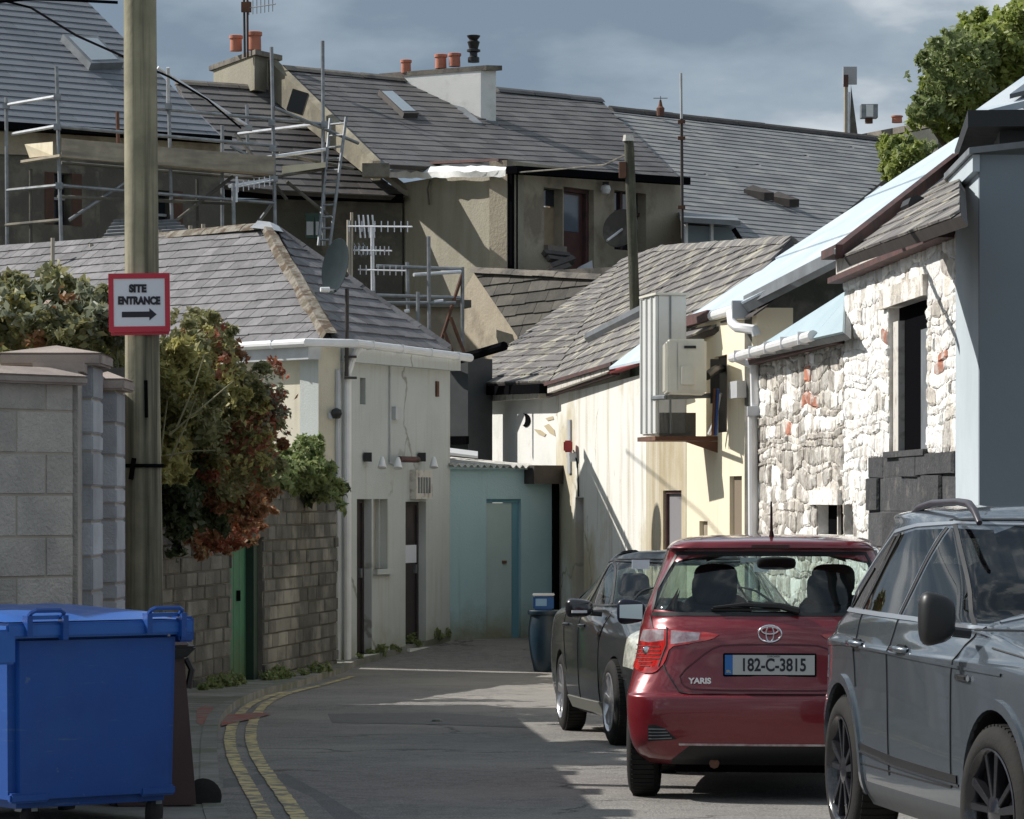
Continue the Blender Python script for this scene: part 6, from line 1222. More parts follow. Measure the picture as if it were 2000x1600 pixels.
def wheels(car, specs, r, w, rimr, rimmat, style, spokes=5):
    proto = None
    for (x, y, z, steer) in specs:
        sg = 1 if y > 0 else -1; Mw = wmat(car.t) @ Matrix.Translation((x, y, z)) @ Matrix.Rotation(steer, 4, 'Z') @ Matrix.Rotation(rad(-90*sg), 4, 'X')
        t = bpy.data.objects.new('wheel', None); S.collection.objects.link(t); t.parent = car.t; t.matrix_local = wmat(car.t).inverted() @ Mw; WM[t] = Mw
        prof = [(rimr, -w+.01), (rimr+.03, -w), (r-.03, -w+.004), (r-.008, -w+.02), (r, -w+.05), (r, -.05), (r-.008, -.022), (r-.03, -.006), (rimr+.03, .002), (rimr+.005, -.004), (rimr, -.012)]
        ty = MB(); ty.lathe(prof, (0, 0, 0), None, 48, False); 
        ty.build('tyre', m_rub, t, local=True, smooth=50)
        tr = MB()
        for i in range(60):
            q = 2*math.pi*i/60; Rz = Matrix.Rotation(q, 3, 'Z'); tr.box(Rz @ V((r-.001, 0, -w/2)), (.010, .026, w*.72), Rz)
        tr.build('tread', m_rub, t, local=True)
        MB().lathe([(rimr*.5, -w*.55), (rimr*.93, -w*.9), (rimr*.95, -.03), (rimr*1.0, -.010), (rimr*1.015, .0), (rimr*.985, .003), (rimr*.93, -.012), (rimr*.9, -.05)], (0, 0, 0), None, 48, False).build('rim', rimmat, t, local=True, smooth=40)
        MB().lathe([(.001, -.12), (rimr*.9, -.13), (rimr*.9, -.14)], (0, 0, 0), None, 24, False).build('brake_disc', m_dark, t, local=True)
        MB().lathe([(.001, -.008), (.035, -.010), (.07, -.02), (.075, -.06)], (0, 0, 0), None, 20, False).build('hub', rimmat, t, local=True, smooth=40)
        for i in range(spokes):
            q = 2*math.pi*i/spokes+.3; Rz = Matrix.Rotation(q, 3, 'Z')
            def sp(a0, a1, w0, w1, d0, d1, th=.04): return [Rz @ V(p) for p in ((a0[0], a0[1]-w0, d0-th), (a1[0], a1[1]-w1, d1-th), (a1[0], a1[1]+w1, d1-th), (a0[0], a0[1]+w0, d0-th), (a0[0], a0[1]-w0, d0), (a1[0], a1[1]-w1, d1), (a1[0], a1[1]+w1, d1), (a0[0], a0[1]+w0, d0))]
            if style == 'twin':
                m = MB(); m.hexa(sp((.05, .012), (rimr*.96, .075), .014, .016, -.018, -.012)); m.hexa(sp((.05, -.012), (rimr*.96, -.045), .014, .022, -.018, -.012)); m.build('spoke', rimmat, t, local=True, bevel=.003)
            else: MB().hexa(sp((.05, 0), (rimr*.95, 0), .026, .042, -.02, -.008)).build('spoke', rimmat, t, local=True, bevel=.006)
def seat(t, x, y, z, face=1, w=.5, hr=True):
    m = sup((0, 0, 0), (.07, w/2, .32), .45, .5); m.v = [V((p.x+x-.10-(p.z+.0)*.36*face, p.y*(1-.12*max(0, p.z)/.32)+y, p.z+z+.27)) for p in m.v]; s = m.build('seat_back', m_seat, t, local=True, smooth=60)
    if hr: sup((x-.24*face, y, z+.67), (.05, .135, .095)).build('headrest', m_seat, s, local=True, smooth=60); MB().tube([V((x-.23*face, y-.06, z+.5)), V((x-.24*face, y-.06, z+.6))], .01, 5).tube([V((x-.23*face, y+.06, z+.5)), V((x-.24*face, y+.06, z+.6))], .01, 5).build('headrest_posts', m_chr, s, local=True)
def cabin(t, x0, x1, w, zf, dash_x, wheel_y):
    MB().box(((x0+x1)/2, 0, zf), (x1-x0, w*2, .06)).build('floor_pan', m_liner, t, local=True)
    MB().hexa([V(q) for q in ((dash_x-.1, -w, .6), (dash_x+.5, -w, .6), (dash_x+.5, w, .6), (dash_x-.1, w, .6), (dash_x-.02, -w, .93), (dash_x+.55, -w*.9, .96), (dash_x+.55, w*.9, .96), (dash_x-.02, w, .93))]).build('dashboard', m_seat, t, local=True, bevel=.03)
    m = MB(); c = V((dash_x-.16, wheel_y, .92)); a1 = V((.38, 0, .92)); a2 = V((0, 1, 0)); pts = [c+(a1*math.cos(q)+a2*math.sin(q))*.18 for q in [2*math.pi*i/24 for i in range(25)]]; m.tube(pts, .015, 6); m.tube([c+a2*.17, c-a2*.17], .02, 6); m.build('steering_wheel', m_seat, t, local=True)
def carroot(name, label, x, y, head, wb, zr, zf, rearx, zs=1.0):
    """root at the rear axle ground point; local +X forward"""
    d = V((math.cos(head), math.sin(head), 0)); p = math.atan2(zf-zr, wb); M = Matrix.Translation((x, y, zr)) @ Matrix.Rotation(head, 4, 'Z') @ Matrix.Rotation(-p, 4, 'Y') @ Matrix.Translation((-rearx, 0, 0)) @ Matrix.Diagonal((1, 1, zs, 1))
    return T(name, label, 'car', M=M)
def S_(z, xr, xf, w, kr, kf, rxr, ryr, rxf, ryf, br=.03, bf=.06): return (z, xr, xf, w, kr, kf, rxr, ryr, rxf, ryf, br, bf)

# ---- red hatchback (rear towards camera)
hd = rad(90-5.2); Yr = 21.15; cx0 = 1.532
RA = .66
t = carroot('red_hatchback', 'dark red small hatchback parked with its rear lamps and number plate towards the camera', cx0+.0, Yr, hd, 2.51, gz(Yr)+.0, gz(Yr+2.5), RA, 1.045)
sl_ = [S_(.20, .16, 3.80, .74, .03, .05, .25, .22, .3, .3), S_(.26, .06, 3.90, .80, .03, .05, .22, .24, .3, .3), S_(.36, .01, 3.94, .835, .025, .06, .20, .26, .35, .35), S_(.50, .0, 3.945, .847, .02, .07, .20, .27, .4, .4),
       S_(.575, .005, 3.94, .847, .02, .07, .20, .27, .4, .4), S_(.60, .035, 3.93, .845, .022, .07, .20, .27, .4, .4), S_(.72, .055, 3.88, .832, .035, .08, .30, .34, .45, .45), S_(.86, .075, 3.72, .818, .045, .1, .38, .36, .5, .5), S_(.95, .10, 3.35, .805, .045, .08, .38, .34, .5, .5, .04), S_(1.0, .135, 3.02, .79, .045, .04, .36, .32, .35, .4, .05, .1),
       S_(1.06, .175, 2.86, .765, .04, .03, .28, .25, .3, .4, .06, .12), S_(1.2, .26, 2.6, .715, .05, .03, .25, .22, .25, .35, .07, .12), S_(1.34, .35, 2.32, .665, .06, .03, .22, .20, .22, .3, .08, .12), S_(1.385, .36, 2.2, .645, .06, .03, .18, .18, .22, .3, .08, .12), S_(1.40, .27, 2.15, .635, .06, .03, .15, .16, .22, .3, .06, .12), S_(1.43, .28, 2.05, .61, .07, .03, .2, .18, .25, .3, .06, .12), S_(1.455, .42, 1.98, .57, .08, .05, .3, .22, .3, .3, .1, .12), S_(1.475, .75, 1.85, .47, .1, .1, .4, .3, .4, .3), S_(1.485, 1.1, 1.6, .22, .1, .1, .2, .15, .2, .15)]
c = Car(t, sl_, m_red, [(RA, .30, .335, .60), (RA+2.51, .30, .335, .60)])
rear = lambda q: q.x < .7 and q.z > .5
c.slice('x', .36, lambda q: q.x < .9 and .6 < q.z < 1.05)
rw = chaik([(-.685, 1.03), (.685, 1.03), (.665, 1.16), (.545, 1.365), (-.545, 1.365), (-.665, 1.16)]); c.cut('x', rw, rear, 2)
ws = chaik([(-.68, 1.02), (.68, 1.02), (.55, 1.38), (-.55, 1.38)]); c.cut('x', ws, lambda q: q.x > 1.8 and q.z > .9, 3)
for sg in (1, -1):
    for k, pl in enumerate(([(.78, 1.10), (1.62, 1.04), (1.60, 1.36), (1.0, 1.34)], [(1.68, 1.04), (2.62, 1.02), (2.2, 1.36), (1.66, 1.37)])): c.cut('y', pl, lambda q, sg=sg: q.y*sg > .45 and q.z > .9, 4)
    tl = chaik([(.90, .935), (.70, .955), (.28, .925), (.33, .892), (.48, .865), (.575, .850), (.605, .76), (.66, .705), (.74, .70), (.82, .75), (.90, .80)]); c.cut('x', [(a*sg, b) for a, b in tl][::sg], lambda q, sg=sg: q.x < .36 and q.y*sg > .25 and .6 < q.z < 1.0, 5)
    cl = [(.79, .935), (.70, .945), (.61, .942), (.61, .885), (.70, .872), (.79, .885)]; c.cut('x', [(a*sg, b) for a, b in cl][::sg], lambda q, sg=sg: q.x < .36 and q.y*sg > .25 and .6 < q.z < 1.0, 6); c.cut('x', [(a*sg, b) for a, b in [(.57, .940), (.40, .928), (.41, .888), (.50, .873), (.57, .865)]][::sg], lambda q, sg=sg: q.x < .36 and q.y*sg > .25 and .6 < q.z < 1.0, 6)
    c.cut('x', [(a*sg, b) for a, b in [(.70, .42), (.70, .33), (.53, .345), (.60, .405), (.66, .425)]][::sg], lambda q, sg=sg: q.x < .5 and q.y*sg > .4 and q.z < .5, 7)
c.cut('x', [(-.46, .31), (.46, .31), (.56, .235), (.60, .15), (-.60, .15), (-.56, .235)], lambda q: q.x < .4 and q.z < .34, 8)
c.finish(.95)
c.extract(2, 'rear_window', m_gl); c.extract(3, 'windscreen', m_gl)
for sg in (1, -1):
    c.extract(4, 'side_window', m_gl, cond=lambda q, sg=sg: q.y*sg > 0 and q.x < 1.65); c.extract(4, 'side_window', m_gl, cond=lambda q, sg=sg: q.y*sg > 0 and q.x >= 1.65)
    tl = c.extract(5, 'tail_light', m_lensr, cond=lambda q, sg=sg: q.y*sg > 0, off=.006); c.extract(6, 'clear_lens', m_lensc, tl, cond=lambda q, sg=sg: q.y*sg > 0, off=.006)
    for i in range(6): c.ribbon('x', [(sg*(.63+.012*i*(i > 3)), .85-.022*i), (sg*(.80-.010*i), .85-.022*i)], .004, m_maroon, 'lens_rib', side=-1, off=.008, th=.002, parent=tl)
    h9, _n = c.surf('x', sg*.71, .83, -1); sup((h9.x-.004, sg*.71, .83), (.012, .030, .020)).build('bulb_highlight', m_chr, tl, local=True, smooth=60)  # chrome bead added as the bright highlight in the lamp
    c.ribbon('x', [(sg*.595, .955), (sg*.595, .86), (sg*.64, .74)], .006, m_seam, 'lens_split', side=-1, off=.008, parent=tl)
    rg = c.extract(7, 'bumper_grille', m_black, cond=lambda q, sg=sg: q.y*sg > 0)
    for i in range(4): c.ribbon('x', [(sg*.695, .345+i*.018), (sg*(.56+.012*i), .352+i*.016)], .005, m_steel, 'grille_bar', side=-1, parent=rg)
c.extract(8, 'diffuser', m_black)
c.ribbon('x', [(-.52, .318), (.52, .318)], .012, m_lensc, 'diffuser_trim', side=-1)
dk = m_seam
seam = [(-.70, 1.02), (-.68, .95), (-.655, .86), (-.60, .72), (-.52, .605), (-.46, .592), (.46, .592), (.52, .605), (.60, .72), (.655, .86), (.68, .95), (.70, 1.02)]
c.ribbon('x', seam, .007, dk, 'tailgate_gap', side=-1)
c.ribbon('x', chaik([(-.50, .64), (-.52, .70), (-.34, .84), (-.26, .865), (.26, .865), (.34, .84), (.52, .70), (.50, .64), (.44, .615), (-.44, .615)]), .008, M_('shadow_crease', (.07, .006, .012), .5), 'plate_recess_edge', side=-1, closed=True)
c.ribbon('x', [(-.69, 1.03), (-.665, 1.165), (-.55, 1.37), (.55, 1.37), (.665, 1.165), (.69, 1.03)], .022, m_black, 'window_seal', side=-1, closed=True, off=.0)
for sg in (1, -1): c.ribbon('y', [(.3, .585), (.5, .59)], .006, dk, 'bumper_gap', side=sg)
h, n = c.surf('x', 0, .76, -1)
tp = Matrix.Translation((h.x-.014, 0, .755))
pl = MB().box((h.x-.004, 0, .755), (.016, .535, .128)).build('number_plate', m_dark, c.t, local=True, bevel=.004)
MB().box((h.x-.014, -.022, .755), (.006, .47, .108)).build('plate_face', M_('plate_white', (.46, .47, .46), .4), pl, local=True)
MB().box((h.x-.014, .242-.008, .755), (.0065, .045, .108)).build('plate_band', M_('plate_blue', (.02, .14, .42), .4), pl, local=True)
# text faces backwards (-x): local axes text X -> -Y, text Y -> Z, text normal -> -X
Rt = Matrix(((0, 0, -1, 0), (-1, 0, 0, 0), (0, 1, 0, 0), (0, 0, 0, 1)))
text('182-C-3815', .068, m_ink, pl, wmat(c.t) @ Matrix.Translation((h.x-.018, -.022, .752)) @ Rt, 'plate_lettering', bold=.0022, sx=.80)
text('IRL', .016, M_('plate_gold', (.7, .6, .2), .5), pl, wmat(c.t) @ Matrix.Translation((h.x-.018, .234, .718)) @ Rt, 'plate_country_code', sx=.9)
text('CORCAIGH', .010, m_ink, pl, wmat(c.t) @ Matrix.Translation((h.x-.018, -.022, .802)) @ Rt, 'plate_county')
h2, n2_ = c.surf('x', .40, .665, -1)
text('YARIS', .030, m_chr, c.t, wmat(c.t) @ Matrix.Translation((h2.x-.012, .40, .665)) @ Rt, 'model_badge', ext=.003, bold=.0018, sx=1.15)
h3, n3_ = c.surf('x', 0, .925, -1); em = MB()
def ell(m, y, z, a, b, r, x=h3.x-.012, k=28): m.tube([V((x, y+a*math.cos(q), z+b*math.sin(q))) for q in [2*math.pi*i/k for i in range(k+1)]], r, 6)
ell(em, 0, .925, .066, .046, .007); ell(em, 0, .925, .022, .043, .0055); ell(em, 0, .944, .048, .020, .0055); em.build('emblem', m_chr, c.t, local=True, smooth=60)
# wiper, aerial, high brake light, mirrors, exhaust, underside, demister lines
hw, nw = c.surf('x', -.12, 1.035, -1); pts = [c.surf('x', a, b, -1)[0]+V((-.03, 0, 0)) for a, b in ((.33, 1.068), (.15, 1.085), (-.05, 1.078), (-.17, 1.05))]
wp = MB().tube(pts, [.008, .013, .018, .02], 6).build('wiper', m_black, c.t, local=True); MB().tube([c.surf('x', a, b, -1)[0]+V((-.012, 0, 0)) for a, b in ((.34, 1.058), (.1, 1.058), (-.06, 1.056))], .008, 5).build('wiper_blade', m_black, wp, local=True)
ha_, _ = c.surf('x', 0, 1.44, -1); MB().tube([V((.62, .0, 1.455)), V((.58, 0, 1.50)), V((.50, 0, 1.66))], [.02, .010, .006], 6).build('antenna', m_black, c.t, local=True)
MB().box((.275, 0, 1.408), (.01, .22, .016)).build('high_brake_light', m_maroon, c.t, local=True)
m_mir = M_('mirror_black', (.012, .014, .03), .3)
def mirror(c, x, y, z, sg, mat, gl=True, w=.2, h=.13, back=-1):
    m = MB(); ysg = sg
    se = MB(); K1, K2 = 14, 10; vv = []; ff = []; sp_ = lambda q, e: math.copysign(abs(q)**e, q)
    for i in range(K2+1):
        ph = math.pi*(i/K2-.5)
        for j in range(K1*2):
            th = math.pi*j/K1; cx, cy, cz = sp_(math.cos(ph), .6)*sp_(math.cos(th), .7), sp_(math.cos(ph), .6)*sp_(math.sin(th), .7), sp_(math.sin(ph), .6)
            dx = cx*.075 if cx*back < 0 else cx*.028
            vv.append(V((x+dx, y+ysg*(.05+w/2)+cy*w/2, z+cz*h/2*(1-.18*cy*-ysg))))
    for i in range(K2):
        for j in range(2*K1): ff.append((i*2*K1+j, i*2*K1+(j+1) % (2*K1), (i+1)*2*K1+(j+1) % (2*K1), (i+1)*2*K1+j))
    A = [V((x+back*.030, y+ysg*.05, z-h*.40)), V((x+back*.03, y+ysg*(.05+w), z-h*.33)), V((x+back*.03, y+ysg*(.05+w), z+h*.36)), V((x+back*.03, y+ysg*.05, z+h*.40))]; B = [p+V((-back*.13, 0, 0)) for p in A]; ce = sum(B, V((0, 0, 0)))/4; B = [ce+(p-ce)*.72 for p in B]
    mm = m.add(vv, ff).build('wing_mirror', mat, c.t, local=True, smooth=60)
    MB().tube([V((x, y-ysg*.02, z-h*.3)), V((x, y+ysg*.07, z-h*.25))], .022, 6).build('stalk', m_black, mm, local=True)
    if gl: ca = sum(A, V((0, 0, 0)))/4; Ag = [ca+(p-ca)*.78+V((back*.004, 0, 0)) for p in A]; MB().prism(Ag, V((back*.003, 0, 0))).build('mirror_glass', M_('mirror_glass', (.55, .6, .6), .03, metal=1), mm, local=True)
    return mm
for sg in (1, -1): mirror(c, 2.66, sg*.80, 1.02, sg, m_mir, w=.19, h=.15)
cabin(c.t, .5, 3.0, .66, .35, 2.35, -.36)
for y in (.36, -.36): seat(c.t, 1.75, y, .55); 
for y in (.34, -.34): seat(c.t, .95, y, .50, w=.55)
sup((2.25, 0, 1.32), (.025, .125, .04)).build('rear_view_mirror', m_seat, c.t, local=True, smooth=60); MB().box((2.33, .16, 1.34), (.01, .14, .03)).build('windscreen_sticker', m_signw, c.t, local=True)
MB().box((1.9, 0, .20), (3.1, 1.1, .10)).build('underbody', m_dark, c.t, local=True); MB().box((.45, -.0, .22), (.35, .9, .10)).build('silencer', m_dark, c.t, local=True, bevel=.03); MB().tube([V((.5, .30, .25)), V((.12, .32, .21))], .03, 8).build('exhaust_pipe', m_rust, c.t, local=True)
for k in range(0): z = 1.09+k*.03; c.ribbon('x', [(-.58+k*.012, z), (.58-k*.012, z)], .0022, M_('demister_line', (.12, .08, .05), .6) if k == 0 else bpy.data.materials['demister_line'], 'demister_line', side=-1, off=-.004, th=.001)
wheels(c, [(RA, .842-.0, .295, 0), (RA, -.842, .295, 0), (RA+2.51, .835, .295, 0), (RA+2.51, -.835, .295, 0)], .295, .185, .205, m_alloy, 'single')

# ---- grey SUV (front three quarter, facing the camera)
x1, y1 = (1643-1000)/F*17.5, 17.5; fr_x, fr_y = (1926-1000)/F*14.93, 14.93; d = V((fr_x-x1, fr_y-y1, 0)); hd = math.atan2(d.y, d.x); dd = d.normalized(); lf_ = V((-dd.y, dd.x, 0)); SR = .86
cen = V((x1, y1, 0))-lf_*(.905)*(-1)   # visible side is local y<0 (car's right)
cen = V((x1, y1, 0))+lf_*.895
t = carroot('grey_suv', 'slate grey sport utility car with black alloy wheels and roof rails, nearest the camera', cen.x, cen.y, hd, 2.68, gz(17.5), gz(14.9), SR)
sl_ = [S_(.22, .28, 4.25, .84, .04, .08, .3, .3, .35, .35), S_(.30, .16, 4.38, .89, .04, .08, .38, .42, .4, .4), S_(.36, .14, 4.44, .905, .035, .08, .38, .44, .4, .4), S_(.55, .10, 4.485, .915, .035, .08, .42, .46, .4, .45), S_(.75, .10, 4.48, .918, .04, .08, .42, .48, .42, .5), S_(.90, .11, 4.43, .920, .045, .08, .42, .48, .45, .55),
       S_(.965, .12, 4.36, .922, .045, .09, .42, .48, .5, .55), S_(.985, .13, 4.30, .908, .03, .10, .40, .44, .5, .55), S_(1.02, .16, 4.15, .895, .045, .11, .42, .44, .5, .5), S_(1.06, .18, 3.85, .88, .04, .10, .42, .42, .5, .45, .03, .15), S_(1.10, .24, 3.45, .868, .045, .06, .42, .40, .4, .4, .03, .18), S_(1.14, .30, 3.24, .850, .05, .04, .40, .38, .3, .35, .03, .2),
       S_(1.28, .42, 2.98, .79, .05, .05, .28, .3, .25, .32, .04, .2), S_(1.44, .56, 2.62, .725, .05, .06, .26, .26, .22, .3, .05, .2), S_(1.55, .64, 2.38, .675, .05, .06, .25, .24, .22, .28, .06, .2), S_(1.60, .50, 2.24, .64, .06, .06, .25, .22, .25, .28, .06, .2), S_(1.625, .62, 2.12, .59, .07, .08, .3, .25, .3, .28, .08, .15), S_(1.642, .95, 1.95, .48, .1, .1, .4, .3, .4, .3), S_(1.65, 1.3, 1.7, .22, .1, .1, .2, .15, .2, .15)]
c = Car(t, sl_, m_gry, [(SR, .37, .415, .58), (SR+2.68, .37, .415, .58)])
R_ = lambda q: q.y < -.4 and q.z > .95
c.cut('x', chaik([(-.76, 1.125), (.76, 1.125), (.60, 1.56), (-.60, 1.56)]), lambda q: q.x > 2.0 and q.z > 1.08, 3)
c.cut('x', chaik([(-.70, 1.12), (.70, 1.12), (.56, 1.5), (-.56, 1.5)]), lambda q: q.x < .8 and q.z > 1.08, 2)
wins = ([(.62, 1.155), (1.02, 1.15), (1.20, 1.50), (1.06, 1.50), (.86, 1.36)], [(1.06, 1.148), (1.82, 1.14), (1.90, 1.535), (1.50, 1.53), (1.24, 1.505)], [(1.90, 1.138), (2.98, 1.125), (2.94, 1.19), (2.62, 1.42), (2.40, 1.52), (1.98, 1.54)])
for sg in (-1, 1):
    for pl in wins: c.cut('y', pl, lambda q, sg=sg: q.y*sg > .5 and q.z > 1.1 and q.x < 3.05, 4)
    c.slice('x', 3.98, lambda q: 3.2 < q.x < 4.5 and .6 < q.z < 1.05); c.cut('x', [(a*sg, b) for a, b in ((.50, .80), (.60, .88), (.98, .955), (.98, .86), (.75, .78))][::sg], lambda q, sg=sg: q.x > 3.98 and q.y*sg > .4 and .6 < q.z < 1.05, 5)
c.slice('x', 3.8, lambda q: 3.2 < q.x < 4.3 and .6 < q.z < 1.05)
for sg in (-1, 1): c.cut('y', [(-.2, .0), (4.7, .0), (4.7, .34), (-.2, .34)], lambda q, sg=sg: q.z < .36 and q.y*sg > -0.001, 6)
c.finish(1.09)
c.extract(3, 'windscreen', m_glm); c.extract(2, 'rear_window', m_gld); c.extract(6, 'sill_cladding', M_('dark_sill_paint', (.05, .055, .062), .5), off=0)
for sg in (-1, 1):
    for a, b, g in ((.5, 1.04, m_gld), (1.04, 1.86, m_gld), (1.86, 3.1, m_glm)): c.extract(4, 'side_window', g, cond=lambda q, a=a, b=b, sg=sg: q.y*sg > 0 and a < q.x < b)
    c.extract(5, 'headlight', m_lensc, cond=lambda q, sg=sg: q.y*sg > 0, off=.004)
for sg in (-1, 1):
    # chrome/grey surround, pillar strips, seams, handles, trim
    c.ribbon('y', [(.55, 1.135), (1.2, 1.132), (2.1, 1.125), (3.02, 1.105)], .022, M_('satin_trim', (.35, .38, .42), .3, metal=.6) if sg < 0 else bpy.data.materials['satin_trim'], 'belt_trim', side=sg, off=.004)
    c.ribbon('y', [(3.0, 1.13), (2.95, 1.20), (2.63, 1.44), (2.41, 1.54), (2.0, 1.56), (1.5, 1.55), (1.06, 1.52), (.84, 1.38), (.56, 1.15)], .020, bpy.data.materials['satin_trim'], 'window_surround', side=sg, off=.003)
    for a, b in (((1.04, 1.15), (1.23, 1.51)), ((1.86, 1.14), (1.94, 1.54))): c.ribbon('y', [a, b], .030, m_black, 'pillar_trim', side=sg, off=.001); c.ribbon('y', [(a[0]-.02, a[1]), (b[0]-.02, b[1])], .007, m_chr, 'pillar_highlight', side=sg, off=.004)
    c.ribbon('y', [(.72, 1.14), (.92, 1.34)], .014, m_black, 'pillar_trim', side=sg, off=.002)
    for pts in ([(1.86, 1.13), (1.87, .9), (1.87, .40)], [(2.99, 1.10), (2.95, .9), (2.93, .42)], [(1.08, 1.13), (1.16, .95), (1.20, .78)], [(1.30, .42), (2.93, .42)], [(3.3, 1.03), (4.0, .985)]): c.ribbon('y', pts, .006, m_seam, 'door_gap', side=sg)
    c.ribbon('y', [(1.30, .50), (2.0, .475), (3.02, .46)], .035, m_black, 'door_moulding', side=sg, off=.001, th=.006); c.ribbon('y', [(1.30, .478), (2.0, .452), (3.06, .436)], .010, m_chr, 'door_moulding_trim', side=sg, off=.004, th=.008)
    c.ribbon('y', [(.35, .96), (.9, .975), (1.9, .965), (2.9, .945), (3.6, .93)], .012, m_gry, 'shoulder_line', side=sg, off=-.003, th=.010)
    for x in (1.12, 2.02): 
        h, n = c.surf('y', x, .985, sg); hm_ = MB(); hm_.tube([h+V((0, sg*.004, 0)), h+V((.03, sg*.035, .004)), h+V((.17, sg*.035, .004)), h+V((.2, sg*.004, 0))], [.012, .014, .014, .012], 8); hd_ = hm_.build('door_handle', m_gry, c.t, local=True, smooth=50); MB().box(h+V((.1, sg*.004, 0)), (.15, .012, .05)).build('handle_recess', m_black, hd_, local=True, bevel=.004)
    h, n = c.surf('y', 3.12, .90, sg); MB().box(h+V((0, sg*.006, 0)), (.20, .014, .028)).build('wing_badge', m_chr, c.t, local=True, bevel=.005); MB().box(h+V((.02, sg*.010, 0)), (.10, .014, .014)).build('wing_badge_inset', m_black, c.t, local=True)
    for ax_ in (SR, SR+2.68):
        pts = [(ax_+.437*math.cos(q), .37+.437*math.sin(q)) for q in [math.radians(-12+204*i/24) for i in range(25)]]; c.ribbon('y', pts, .045, m_gry, 'arch_lip', side=sg, off=.0, th=.014)
    rp = [V((x, sg*y, z)) for x, y, z in ((1.10, .60, 1.60), (1.25, .60, 1.635), (1.5, .605, 1.655), (2.0, .615, 1.658), (2.20, .62, 1.648), (2.30, .62, 1.615), (2.38, .62, 1.56))]
    MB().tube(rp, [.014, .018, .017, .017, .019, .018, .014], 8).build('roof_rail', m_maroon if False else M_('rail_purple_black', (.05, .045, .055), .3) if sg < 0 else bpy.data.materials['rail_purple_black'], c.t, local=True, smooth=50)
    mm = mirror(c, 3.02, sg*.86, 1.15, sg, m_black, w=.16, h=.22)
c.ribbon('x', [(-.80, 1.10), (-.62, 1.575), (.62, 1.575), (.80, 1.10)], .02, m_black, 'windscreen_seal', side=1, closed=True, off=.001)
for y in (-.4, .3): MB().tube([V((3.22, y-.05, 1.13)), V((3.14, y+.3, 1.165))], .012, 5).build('wiper', m_black, c.t, local=True)
cabin(c.t, .6, 3.4, .72, .45, 2.7, -.38)
for y in (.38, -.38): seat(c.t, 2.0, y, .62); seat(c.t, 1.1, y, .60, w=.55)
MB().box((2.2, 0, .26), (3.2, 1.2, .12)).build('underbody', m_dark, c.t, local=True)
h, n = c.surf('x', 0, .80, 1); gb_ = MB()
for i in range(5): gb_.box((h.x+.005, 0, .62+i*.05), (.03, 1.0, .018))
gb_.build('front_grille', m_chr, c.t, local=True)
wheels(c, [(SR, -.905, .36, 0), (SR, .905, .36, 0), (SR+2.68, -.905, .36, rad(7)), (SR+2.68, .905, .36, rad(7))], .36, .235, .262, m_balloy, 'twin')

# ---- dark saloon (front three quarter, further down)
x1, y1 = (1096-1000)/F*30.0, 30.0; fx, fy = (1188-1000)/F*27.45, 27.45; d = V((fx-x1, fy-y1, 0)); hd = math.atan2(d.y, d.x); dd = d.normalized(); lf_ = V((-dd.y, dd.x, 0)); SR = .95
cen = V((x1, y1, 0))+lf_*.835
t = carroot('dark_saloon', 'dusty dark grey saloon car facing the camera just behind the red hatchback', cen.x, cen.y, hd, 2.62, gz(30.0), gz(27.45), SR, 1.04)
sl_ = [S_(.18, .18, 4.28, .76, .04, .08, .3, .3, .4, .35), S_(.26, .06, 4.42, .82, .03, .09, .3, .32, .45, .45), S_(.40, .0, 4.50, .845, .03, .10, .3, .34, .5, .5), S_(.56, .0, 4.50, .853, .025, .10, .3, .36, .5, .5), S_(.68, .02, 4.46, .855, .025, .11, .3, .36, .5, .5), S_(.78, .03, 4.36, .852, .03, .12, .3, .36, .5, .5), S_(.86, .04, 4.20, .845, .03, .13, .3, .36, .55, .5, .03, .15),
       S_(.92, .06, 3.95, .83, .03, .12, .3, .36, .55, .48, .03, .18), S_(.965, .10, 3.60, .81, .04, .08, .35, .36, .5, .45, .03, .2), S_(.99, .2, 3.36, .79, .05, .05, .4, .36, .35, .4, .05, .2), S_(1.03, .62, 3.22, .765, .05, .04, .35, .34, .3, .35, .08, .2), S_(1.14, 1.0, 3.0, .70, .06, .04, .3, .3, .25, .33, .1, .2), S_(1.28, 1.30, 2.68, .625, .07, .05, .3, .26, .22, .3, .12, .18), S_(1.37, 1.52, 2.45, .57, .08, .06, .3, .24, .25, .3, .12, .18), S_(1.41, 1.7, 2.3, .52, .1, .08, .3, .24, .3, .28, .1, .15), S_(1.432, 1.95, 2.2, .38, .1, .1, .3, .25, .3, .25), S_(1.44, 2.0, 2.15, .15, .1, .1, .1, .1, .1, .1)]
c = Car(t, sl_, m_dgr, [(SR, .31, .345, .58), (SR+2.62, .31, .345, .58)])
c.cut('x', chaik([(-.70, 1.02), (.70, 1.02), (.535, 1.375), (-.535, 1.375)]), lambda q: q.x > 2.2 and q.z > .97, 3); c.cut('x', chaik([(-.62, 1.06), (.62, 1.06), (.5, 1.34), (-.5, 1.34)]), lambda q: q.x < 1.9 and q.z > 1.03, 2)
for sg in (-1, 1):
    for pl in ([(1.12, 1.04), (2.02, 1.01), (2.02, 1.36), (1.62, 1.32)], [(2.08, 1.01), (2.98, 1.0), (2.92, 1.05), (2.48, 1.34), (2.08, 1.365)]): c.cut('y', pl, lambda q, sg=sg: q.y*sg > .4 and q.z > .98 and q.x < 3.05, 4)
    c.slice('x', 3.88, lambda q: 3.2 < q.x < 4.5 and .5 < q.z < .95); c.cut('x', [(a*sg, b) for a, b in ((.47, .58), (.42, .80), (.60, .855), (.90, .84), (.90, .64), (.70, .555))][::sg], lambda q, sg=sg: q.x > 3.88 and q.y*sg > .35 and .5 < q.z < .9, 5)
c.finish(.99)
c.extract(3, 'windscreen', m_gl); c.extract(2, 'rear_window', m_gl)
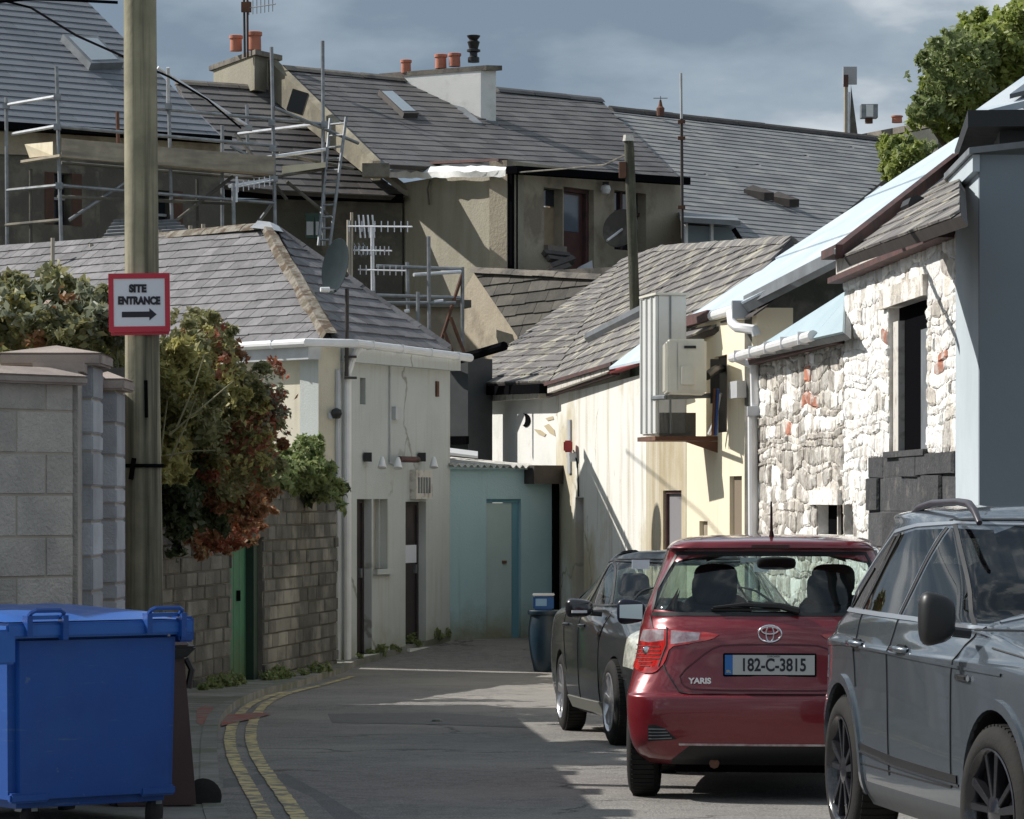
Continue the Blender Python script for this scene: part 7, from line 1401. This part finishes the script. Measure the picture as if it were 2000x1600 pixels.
for sg in (-1, 1):
    c.extract(4, 'side_window', m_gl, cond=lambda q, sg=sg: q.y*sg > 0 and q.x < 2.05); c.extract(4, 'side_window', m_gl, cond=lambda q, sg=sg: q.y*sg > 0 and q.x > 2.05); c.extract(5, 'headlight', m_head, cond=lambda q, sg=sg: q.y*sg > 0, off=.005)
    for pts in ([(2.05, 1.0), (2.06, .7), (2.05, .30)], [(3.02, .97), (3.0, .7), (2.98, .30)], [(1.12, 1.0), (1.22, .75), (1.36, .5)], [(1.36, .29), (2.98, .29)]): c.ribbon('y', pts, .006, m_seam, 'door_gap', side=sg)
    c.ribbon('y', [(1.35, .255), (3.1, .25)], .10, M_('dusty_sill', (.12, .12, .105), .7) if sg < 0 else bpy.data.materials['dusty_sill'], 'sill', side=sg, off=.0, th=.006)
    c.ribbon('y', [(2.05, 1.01), (2.05, 1.36)], .05, m_black, 'pillar_trim', side=sg)
    c.ribbon('y', [(1.06, 1.02), (1.62, 1.325), (2.05, 1.36), (2.48, 1.34), (2.98, 1.02)], .018, m_black, 'window_seal', side=sg, closed=True)
    for x in (1.30, 2.18): h, n = c.surf('y', x, .86, sg); MB().tube([h, h+V((.03, sg*.03, 0)), h+V((.14, sg*.03, 0)), h+V((.17, 0, 0))], .013, 6).build('door_handle', m_dgr, c.t, local=True, smooth=50)
    mm = mirror(c, 2.86, sg*.80, 1.0, sg, m_balloy, w=.22, h=.14); MB().box((2.94, sg*(.80+.17), .975), (.02, .12, .02)).build('indicator_lamp', m_upvc, mm, local=True)
    c.ribbon('x', [(sg*.50, .50), (sg*.78, .52)], .02, m_black, 'bumper_strip', side=1); c.ribbon('x', [(sg*.50, .47), (sg*.80, .49)], .008, m_chr, 'bumper_trim', side=1)
c.ribbon('x', [(-.70, 1.03), (-.545, 1.37), (.545, 1.37), (.70, 1.03)], .02, m_black, 'windscreen_seal', side=1)
h, n = c.surf('x', 0, .70, 1); MB().box((h.x, 0, .70), (.03, .7, .13)).build('front_grille', m_black, c.t, local=True, bevel=.01); MB().box((h.x+.01, 0, .35), (.02, 1.1, .12)).build('lower_grille', m_black, c.t, local=True)
cabin(c.t, .9, 3.3, .68, .35, 2.65, -.36)
for y in (.36, -.36): seat(c.t, 2.05, y, .50); seat(c.t, 1.35, y, .48, w=.55, hr=False)
MB().box((2.83, .50, 1.30), (.01, .12, .06)).build('windscreen_disc', m_signw, c.t, local=True); MB().box((2.68, -.44, 1.33), (.008, .14, .07)).build('windscreen_disc', m_signw, c.t, local=True)
MB().box((2.2, 0, .20), (3.2, 1.1, .10)).build('underbody', m_dark, c.t, local=True)
wheels(c, [(SR, -.842, .315, 0), (SR, .842, .315, 0), (SR+2.62, -.842, .315, rad(2)), (SR+2.62, .842, .315, rad(2))], .315, .195, .215, m_alloy, 'single', 7)
